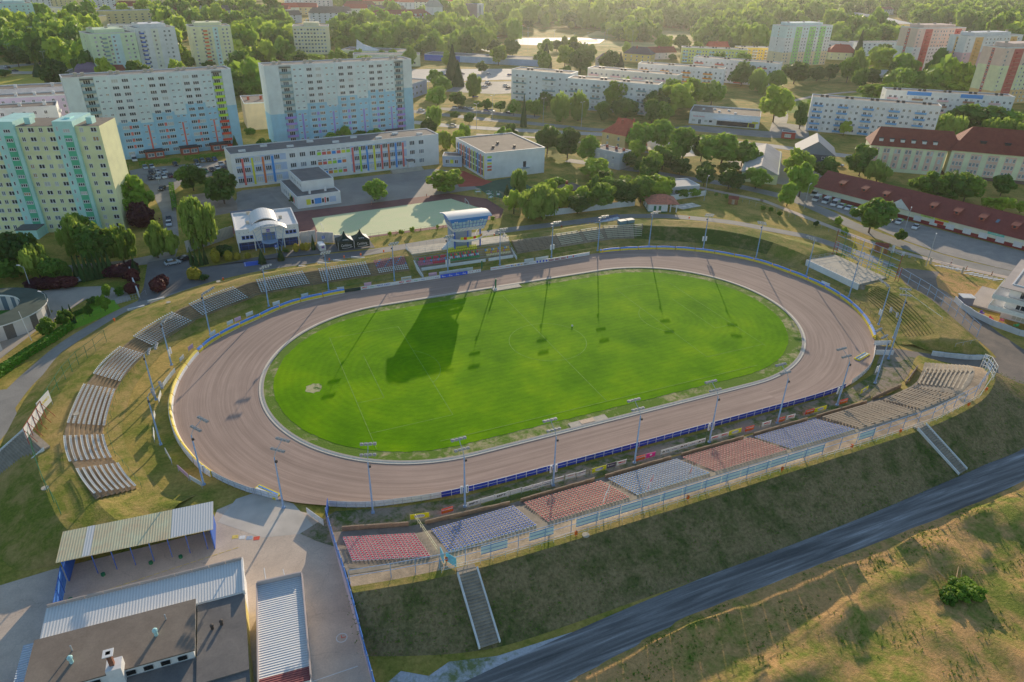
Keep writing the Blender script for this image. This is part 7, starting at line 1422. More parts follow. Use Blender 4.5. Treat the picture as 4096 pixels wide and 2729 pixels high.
for i in range(n): 
    a0, a1 = pi + pi * i / n, pi + pi * (i + 1) / n; A = lambda a, r, z: (.1 + r * 1.15 * cos(a), 1.0 + r * .75 * sin(a), z)
    m.quad(A(a0, 4.3, 2.5), A(a1, 4.3, 2.5), A(a1, 4.3, 3.1), A(a0, 4.3, 3.1)); m.quad(A(a0, 4.1, 3.1), A(a1, 4.1, 3.1), A(a1, 4.3, 3.1), A(a0, 4.3, 3.1)); m.quad(A(a0, 0, 2.6), A(a1, 0, 2.6), A(a1, 4.3, 2.6), A(a0, 4.3, 2.6))
m.build('curved_balcony', WHITE, t); m = M()
for i in range(5, 14):
    a0, a1 = pi + pi * i / n, pi + pi * (i + 1) / n; m.quad(A(a0, 4.36, 3.2), A(a1, 4.36, 3.2), A(a1, 4.36, 4.0), A(a0, 4.36, 4.0), 0 if i % 3 else 1)
m.build('banner', [mat('banner_yellow', '#d0b428', .6, var=.2, scale=1.5), mat('banner_red', '#b0341c', .6)], t); m = M()
for k in range(5):
    m.tube((5.2 - k * .35, 1.5 + k * .3, 5.6 - k * .55), (3.2 - k * .1, .6, 5.6 - k * .55), .05, 0, 4)
m.build('stair_rail', WHITE, t); m = M()
for k in range(8): m.box(-7.4 + k * .42, -7.0 + k * .42, .4, 1.7, 0, .3 + k * .36)
m.build('outside_stair', mat('step_pale', '#a8b0bc', .7), t); m = M()
for x in (-4.6, -4.0, -.6, 0, 3.2, 3.8): m.box(x - .15, x + .15, -2.9, -2.65, 8.9, 9.2)
m.build('floodlight', WHITE, t)
# --- yard buildings, lower left
b = B('open_shed', 'long open blue shed with yellowed corrugated roof', (-47.5, -38.3), (-28.3, -39.6), 4.6, 5.0); L = b.L; m = M(); m.add([(-.6, -.5, 4.1), (L + .5, -.5, 4.1), (L + .5, 5.2, 4.6), (-.6, 5.2, 4.6), (-.6, -.5, 4.0), (L + .5, -.5, 4.0), (L + .5, 5.2, 4.5), (-.6, 5.2, 4.5)], [(0, 1, 2, 3), (7, 6, 5, 4), (0, 4, 5, 1), (1, 5, 6, 2), (2, 6, 7, 3), (3, 7, 4, 0)]); b.part(m, 'roof', CORRY)

for xa, xb in ((14.0, L + .5), (2.6, 3.6)): m = M(); m.add([(xa, -.5, 4.12), (xb, -.5, 4.12), (xb, 5.2, 4.62), (xa, 5.2, 4.62)], [(0, 1, 2, 3)]); b.part(m, 'white_roof_sheet', CORRW)
m = M(); m.prism([(-.1, -.3), (.05, -.3), (.05, 4.9), (L, 4.9), (L, -.3), (L + .12, -.3), (L + .12, 5.05), (-.1, 5.05)], 0, 4.05); b.part(m, 'wall', BLUEP); m = M()
for k in range(7): x = 3.6 + k * 2.45; m = M(); m.beam((x, 0, 0), (x, 0, 4.05), .12); b.part(m, 'post', BLUEP)
fence_panels('sheet_fence', 'worn blue sheet fence between the two sheds', [(-48.0, -47.4), (-47.9, -38.4)], 3.0, mat('worn_blue_sheet', '#3c6cb4'), BLUEP, 2.2)
t = thing('oil_drum', 'green and white drum standing by the blue sheet fence', 'drum', (-46.6, -43.6, 0)); m = M(); m.tube((0, 0, 0), (0, 0, .8), .42, 0, 12); m.tube((0, 0, .8), (0, 0, 1.1), .42, 1, 12); m.tube((0, 0, 1.1), (0, 0, 1.4), .42, 0, 12, .3); m.build('barrel', [GREENP, WHITE], t)
for i, (x, y) in enumerate(((-43.2, -38.7), (-37.0, -38.9), (-33.0, -39.3))): m = M(); m.tube((0, 0, 0), (0, 0, .4), .28, 0, 10); o = m.build('bucket', GREENP); o.location = (x, y - .5, 0); tag(o, f'green bucket at a post of the open shed, {["left", "middle", "right"][i]} one', 'bucket')
b = B('workshop', 'low workshop with brown felt roof and white corrugated lean-to', (-48.2, -53.0), (-24.6, -54.0), 5.6, 4.3); L = b.L; m = M(); m.box(.1, L - .1, 0, 5.5, 0, 4.15); b.part(m, 'wall', OFFW); m = M(); m.add([(-.1, 0, 4.2), (L, 0, 4.2), (L, 5.5, 4.5), (-.1, 5.5, 4.5)], [(0, 1, 2, 3)]); b.part(m, 'lean_to_roof', CORRW)
m = M()
for k in range(11): x = k * L / 11; m.box(x + .03, x + L / 11 - .03, 5.5, 5.7, 4.0, 4.95)
b.part(m, 'parapet', P('parapet_grey', '#78706c')); m = M(); m.box(L - .12, L + .12, -.3, 5.8, 3.9, 4.7); b.part(m, 'edge_trim', OFFW)
m = M(); m.box(-.2, 17.6, -8.0, -.1, 0, 4.9, 0); m.box(-.3, 17.8, -8.1, 0, 4.9, 5.1, 1); b.part(m, 'main_hall', [WHITE, BITUMB]); m = M(); m.box(17.8, L - .1, -12, -.1, 0, 3.7, 1); m.box(-.6, L, -16, -8.1, 0, 3.5, 1); m.box(17.8, L, -12.1, 0, 3.7, 3.9, 0); m.box(-.6, L, -16, -8.15, 3.5, 3.7, 0); b.part(m, 'lower_roof', [BITUM, mat('yellow_wall', '#b8a868', .8, var=.1)])
m = M()
for k in range(9): x = 1.0 + k * 1.85; m = M(); m.box(x, x + 1.0, -8.16, -8.11, 3.95, 4.6); b.part(m, 'window', BLACK)
m = M(); m.box(8.6, 10.2, -8.9, -7.2, 3.7, 6.4, 0); m.box(9.0, 9.5, -8.3, -7.8, 6.4, 8.4, 1); m.box(8.7, 9.8, -8.6, -7.5, 8.3, 8.4, 2); b.part(m, 'chimney', [WHITE, mat('rusty_flue', '#6a4434', .7, var=.3), OFFW])
for x, y in ((4.4, -5.0), (13.4, -4.3)):
    m = M(); m.tube((x, y, 5.1), (x, y, 5.7), .22, 0, 8); sphere(m, (x, y, 5.95), .34, 8, 5); b.part(m, 'roof_cowl', mat('pale_blue_cowl', '#8cb4e0', .4))
for x, y in ((19.6, -4.6), (20.7, -4.3)): m = M(); m.tube((x, y, 3.9), (x, y, 4.3), .2, 0, 8); sphere(m, (x, y, 4.5), .26, 8, 5); b.part(m, 'roof_cowl', mat('dark_cowl', '#3c3430', .5))
for x, y in ((4.2, -3.2), (14.4, -2.2)): m = M(); m.tube((x, y, 5.1), (x, y, 6.0), .09, 0, 6); b.part(m, 'vent_pipe', STEEL)
m = M(); m.box(-2.2, -.3, -7.5, 1.4, 3.2, 3.32, 0); m.box(-2.1, -.35, -7.3, 1.2, 0, 3.2, 1); b.part(m, 'side_lean_to', [CORRB, BLUEP])
b = B('workshop', 'narrow shed with white ridged roof and dark red end in the yard', (-24.3, -69.5), (-18.6, -70.0), 16.2, 3.9); L = b.L; m = M(); m.box(.1, L - .1, .1, 16, 0, 3.8); b.part(m, 'wall', OFFW); m = M(); m.box(0, L, 0, 16.1, 3.85, 3.95); b.part(m, 'roof', wave_mat('white_ridged_roof', '#a8acb4', '#c4c6c8', .36, 'Y')); m = M(); m.box(0, L, -.4, 1.5, 3.96, 4.0); b.part(m, 'red_roof_strip', wave_mat('dark_red_corrugated', '#64282c', '#743034', .3, 'Y')); m = M(); m.box(-.15, 0, 0, 16.2, 3.6, 4.4); m.box(L, L + .15, 0, 16.2, 3.6, 4.4); m.box(0, L, 16.1, 16.3, 3.6, 4.6); b.part(m, 'edge_trim', [P('trim_grey', '#8c807c')])
# --- round building and hall, left edge
t = thing('round_building', 'ring-shaped building with dark green flat roof at the left edge', 'building', (-74.5, 57.5, 0)); m = M(); n = 40; R0, R1 = 8.2, 13.2
A = lambda r, a, z: (r * cos(a), r * .92 * sin(a), z)
for i in range(n):
    a0, a1 = 2 * pi * i / n, 2 * pi * (i + 1) / n; m.quad(A(R1 + .4, a0, 3.9), A(R1 + .4, a1, 3.9), A(R0 - .3, a1, 4.3), A(R0 - .3, a0, 4.3)); m.quad(A(R1 + .4, a0, 3.6), A(R1 + .4, a1, 3.6), A(R1 + .4, a1, 3.9), A(R1 + .4, a0, 3.9), 1); m.quad(A(R0 - .3, a1, 3.9), A(R0 - .3, a0, 3.9), A(R0 - .3, a0, 4.3), A(R0 - .3, a1, 4.3), 1)
m.build('roof', [mat('dark_green_felt', '#3a443c', .9, var=.12, scale=.5, var2=.1), OFFW], t); m = M()
for i in range(n):
    a0, a1 = 2 * pi * i / n, 2 * pi * (i + 1) / n; k = 1 if i % 3 == 0 else 0; m.quad(A(R1, a0, 0), A(R1, a1, 0), A(R1, a1, 3.7), A(R1, a0, 3.7), k); m.quad(A(R0, a1, 0), A(R0, a0, 0), A(R0, a0, 4.0), A(R0, a1, 4.0), 2 if i % 2 else 0)
m.build('wall', [P('dim_white', '#a09c98'), mat('panel_grey', '#585450', .8), GLASSB], t)
sh('lawn', [(-74.5 + 8 * cos(a * pi / 10), 57.5 + 7.4 * sin(a * pi / 10)) for a in range(20)], -.004, mat('green_lawn', '#3c6a28', .9, var=.1))
b = B('hall', 'hall with brown flat roof below the ring-shaped building', (-80.5, 27.5), (-68.6, 41.5), 14, 3.6); b.wall(P('dim_white', '#a09c98')); b.flat_roof(asphalt('khaki_roof', '#5c5a4a', '#6e6a58', 0, .3), .15)
for k in range(5): b.win(2.2 + 3.3 * k, 1.6, 2.6, 1.4, 1)
b.place()
# --- far city: rows of red-roofed houses, blocks, the white school with the tower, bridge
b = B('castle_building', 'long white building with red roof and square clock tower in the far woods', (203, 812), (288, 836), 20, 16); b.wall(P('far_white', '#c4c8cc')); hip(b, .8, 16, 8, 8, TILEC); m = M(); m.box(b.L - 2, b.L + 14, -3, 14, 0, 27); b.part(m, 'tower', P('far_white', '#c4c8cc')); m = M(); m.add([(b.L - 3, -4, 27), (b.L + 15, -4, 27), (b.L + 15, 15, 27), (b.L - 3, 15, 27), (b.L + 6, 5.5, 41)], [(0, 1, 4), (1, 2, 4), (2, 3, 4), (3, 0, 4)]); b.part(m, 'spire', mat('grey_spire', '#7c807c', .8))
for f in range(4):
    for k in range(18): b.win(3 + 4.5 * k, 2 + 3.6 * f, 1.8, 2.0, 0)
for k in range(10): m = M(); m.box(5 + 8 * k, 7 + 8 * k, -.5, 4, 17, 19); b.part(m, 'dormer', OFFW)
b.place(72)
b = B('tower_block', 'narrow dark and white office block in the far woods', (378, 925), (398, 932), 16, 26); b.wall(P('far_dark', '#4c4c58'), 0, 9); b.wall(P('far_white', '#c4c8cc'), 9, None); b.band(13, 15.5, 2, 24, GLASSB, .1, 0, 'glass_strip')
rc = random.Random(77); FW = [P('far_cream', '#b4aa98'), P('far_pink', '#b0a0a0'), P('far_grey', '#a4a4a8'), P('far_white', '#c4c8cc'), P('far_ochre', '#b49c70')]; FR_ = [TILEC, TILEO, BITUMB, mat('far_red_roof', '#8c4034', .8, var=.15)]
near_name = ['near the top left edge', 'behind the left towers', 'behind the office tower', 'near the clock tower', 'at the top centre', 'beyond the skate park', 'at the top right']
def city(n, x0, x1, y0, y1, wmin, wmax, hmin, hmax, flat, where, grp, kind='house'):
    for i in range(n):
        fx = (i + rc.uniform(.1, .9)) / n; y = rc.uniform(y0, y1); x = (x0 + (x1 - x0) * fx) * (y / y0) ** .6 if x0 > 0 else x0 + (x1 - x0) * fx; w = rc.uniform(wmin, wmax); h = rc.uniform(hmin, hmax); a = rc.uniform(-.5, .35); d = rc.uniform(12, 16); ci = rc.randrange(len(FW)); c = FW[ci]
        b = B('apartment_block' if flat else 'town_house', 'x', (x, y), (x + w * cos(a), y + w * sin(a)), d, h, 'building' if flat else 'house', grp); b.wall(c)
        cn = ['cream', 'pinkish', 'grey', 'white', 'ochre'][ci]; ri = rc.randrange(4) if not flat else 2
        if flat: b.flat_roof(BITUMB, .6)
        else: hip(b, .5, h, rc.uniform(4, 7), rc.choice((0, 5)), FR_[ri])
        b.t['label'] = f'distant {cn} {"flat-roofed block" if flat else ["dark red", "orange red", "brown", "brick red"][ri] + " roofed house"} {where}'
        for f in range(min(4, int(h / 3.2))):
            for k in range(max(2, int(w / 8))): b.win(4 + 8 * k, 2 + 3.1 * f, 2.4, 1.6, 0)
        b.place(24)
city(7, -260, -110, 900, 1080, 60, 110, 12, 17, True, near_name[0], 'far blocks at the top left'); city(5, -230, -60, 720, 800, 40, 70, 12, 15, True, 'in the upper left woods', 'blocks in the upper left woods')
city(9, -110, 60, 960, 1180, 25, 60, 9, 14, False, near_name[1], 'far houses behind the left towers'); city(12, 60, 250, 930, 1180, 26, 60, 9, 15, False, near_name[2], 'far houses behind the office tower'); city(8, 230, 400, 1180, 1400, 40, 80, 10, 14, False, near_name[3], 'far houses near the clock tower')
city(10, 420, 760, 1100, 1250, 40, 90, 9, 12, True, near_name[4], 'far blocks at the top centre'); city(8, 760, 1250, 1120, 1300, 40, 80, 8, 12, True, near_name[5], 'far blocks beyond the meadow'); city(6, 1250, 1700, 1000, 1200, 30, 60, 8, 12, False, near_name[6], 'far houses at the top right')
city(6, -300, -60, 1250, 1450, 60, 120, 12, 18, True, 'on the left skyline', 'blocks on the left skyline'); city(8, -60, 330, 1350, 1600, 40, 80, 10, 16, False, 'on the skyline', 'houses on the skyline')
house('dark-roofed villa behind the middle blocks', (311, 437), (327, 431), 12, 6, 5, P('dim_white', '#a09c98'), mat('dark_slate_roof', '#4c4448', .8)); house('large ochre villa with dark mansard roof and white dormers', (356, 468), (374, 448), 15, 7, 6, P('villa_ochre', '#b49458'), mat('dark_slate_roof', '#4c4448'), 2, 5)
house('pale villa with dark red roof right of the ochre villa', (388, 472), (418, 470), 12, 6, 5, FW[1], TILEC, 2, 4, 0); house('cream villa with red roof and dormer beside the green-striped tower', (572, 428), (596, 414), 16, 7, 7, CRM, FR_[3], 2, 4); house('small white chapel-like house right of the green-striped tower', (497, 300), (512, 297), 9, 4.5, 3.5, WHITE, OFFW, 1, 3, 0, chim=False)
house('house with bright red roof behind the yellow block', (486, 506), (506, 500), 12, 6, 5, CRM, TILEO, 2, 3, 0)
b = B('retail_shed', 'long blue and grey retail shed beyond the car park', (178, 520), (262, 452), 22, 5); b.wall(BLUEP, 0, 34); b.wall(P('shed_grey', '#7888a0'), 34, None); b.flat_roof(BITUM, .4)
b = B('low_building', 'grey two-storey building right of the second long slab', (100, 318), (126, 346), 14, 8.6); b.wall(P('lilac_grey', '#8c8c9c')); b.flat_roof(BITUMB, .5)
for f in range(2):
    for k in range(5): b.win(5 + 6 * k, 1.4 + 3.8 * f, 2.4, 1.8, 1)
b.place()
b = B('low_building', 'cream four-storey building with a heart mark between the two long slabs', (3.0, 262), (22, 262), 24, 13); b.wall(P('tan_render', '#a89478')); b.flat_roof(BITUMB, .5); b.vents(3, size=(1.2, 1, 1.6), mt=BRICK, pairs=False); text('\u2665', 1.8, TR, b.t, (11, -.06, 4.6), (pi / 2, 0, 0))
t = thing('road_bridge', 'long pale motorway bridge curving through the far right woods', 'bridge', (1010, 703, 0)); c = crom([(0, 0), (45, 66), (100, 140), (128, 200), (158, 265), (190, 350)], 6); o = strip(c, 22, 9, 1).build('deck', mat('bridge_deck', '#a8a29c', .7, var=.05), t); (o.data.flip_normals() if o.data.polygons[0].normal.z < 0 else None)
m = M()
for s in (-11, 11):
    for p, q in zip(c, c[1:]): m.obox(((p[0] + q[0]) / 2 + s * .8, (p[1] + q[1]) / 2 - s * .5, 9.2), (hypot(q[0] - p[0], q[1] - p[1]) + .5, .6, 2.2), atan2(q[1] - p[1], q[0] - p[0]))
m.build('parapet', OFFW, t); m = M()
for p in c[4::5]: m.box(p[0] - 3, p[0] + 3, p[1] - 3, p[1] + 3, 0, 8.9)
m.build('pier', CONCG, t)
# ================================================================== TREES, CARS, LAMPS, PEOPLE
import numpy as np
rt = random.Random(5)
def crown_mesh(kind, var, nq, name='crown'):
    r = random.Random(kind + str(var)); vs = []; fs = []
    if kind in 'bdyw':
        cl = [(Vector((r.gauss(0, 1), r.gauss(0, 1), r.gauss(0, .9))).normalized() * r.uniform(.36, .84), r.uniform(.14, .4)) for _ in range(26)] + [(Vector((0, 0, .45)), .42), (Vector((0, 0, 0)), .55)]
    for i in range(nq):
        if kind in 'bdy':
            c, rad = cl[r.randrange(len(cl))]; d = Vector((r.gauss(0, 1), r.gauss(0, 1), r.gauss(0, 1))).normalized(); p = c + d * rad * r.uniform(.78, 1.06); p.z *= .98
            if p.z < -.72: p.z = -.72 + r.uniform(0, .15)
            n = (d + Vector((r.gauss(0, .6), r.gauss(0, .6), r.gauss(0, .6)))).normalized(); a = r.uniform(.055, .115) * (40 / nq ** .5 if nq < 1600 else 1); b = a
        elif kind == 'w':
            c, rad = cl[r.randrange(len(cl))]; d = Vector((r.gauss(0, 1), r.gauss(0, 1), r.gauss(0, 1))).normalized(); p = c + d * rad * r.uniform(.7, 1.1); p.z -= r.uniform(0, .22); p.z = max(p.z, -.95)
            n = (Vector((d.x, d.y, .15 * d.z)) + Vector((r.gauss(0, .3), r.gauss(0, .3), 0))).normalized(); a = r.uniform(.035, .065) * (40 / nq ** .5 if nq < 1600 else 1); b = a * 2.3
        elif kind == 'c':
            t = r.random() ** .7; z = 1 - 2 * t; a_ = r.uniform(0, 2 * pi); rr = (.06 + t * (1.02 if t < .85 else .9)) * (1 + .12 * sin(a_ * 5 + z * 9)) * r.uniform(.82, 1.03); p = Vector((cos(a_) * rr, sin(a_) * rr, z)); n = Vector((cos(a_), sin(a_), .4 + r.gauss(0, .4))).normalized(); a = r.uniform(.07, .13) * (40 / nq ** .5 if nq < 1600 else 1); b = a
        else:
            d = Vector((r.gauss(0, 1), r.gauss(0, 1), r.gauss(0, 1))).normalized(); lob = 1 + .15 * sin(d.x * 5 + var) * cos(d.y * 6) + .08 * sin(d.z * 9); p = d * lob * r.uniform(.82, 1.0); n = (d + Vector((r.gauss(0, .5), r.gauss(0, .5), r.gauss(0, .5)))).normalized(); a = r.uniform(.07, .14) * (40 / nq ** .5 if nq < 1600 else 1); b = a
        u = n.orthogonal().normalized(); v = n.cross(u); w = r.uniform(0, pi)
        if kind == 'w': u = Vector((-n.y, n.x, 0)).normalized(); v = Vector((0, 0, 1))
        else: u, v = u * cos(w) + v * sin(w), v * cos(w) - u * sin(w)
        o = len(vs); vs += [p - u * a - v * b, p + u * a - v * b * .8, p + u * a * .8 + v * b, p - u * a * .9 + v * b]; fs.append((o, o + 1, o + 2, o + 3))
    me = bpy.data.meshes.new(name); me.from_pydata([tuple(v) for v in vs], [], fs); me.materials.append(LEAF[kind]); return me
NQ = dict(b=2600, d=2600, y=2600, w=3000, c=1500, r=1300, o=1100)
CR = {k: [crown_mesh(k, v, NQ[k]) for v in range(4 if k in 'bdyw' else 2)] for k in 'bdywcro'}
def trunk_mesh(v):
    r = random.Random(v); m = M(); m.tube((0, 0, 0), (.02, .01, .5), .055, 0, 7, .035)
    for i in range(6): a = 2 * pi * i / 6 + r.uniform(-.3, .3); k = r.uniform(.16, .26); m.tube((.02, .01, .42 + .02 * i), (k * cos(a), k * sin(a), .62 + r.uniform(0, .12)), .025, 0, 5, .01)
    m.tube((.02, .01, .5), (0, 0, .85), .035, 0, 6, .012); return m.mesh('trunk', [BARK])
TK = [trunk_mesh(v) for v in range(3)]
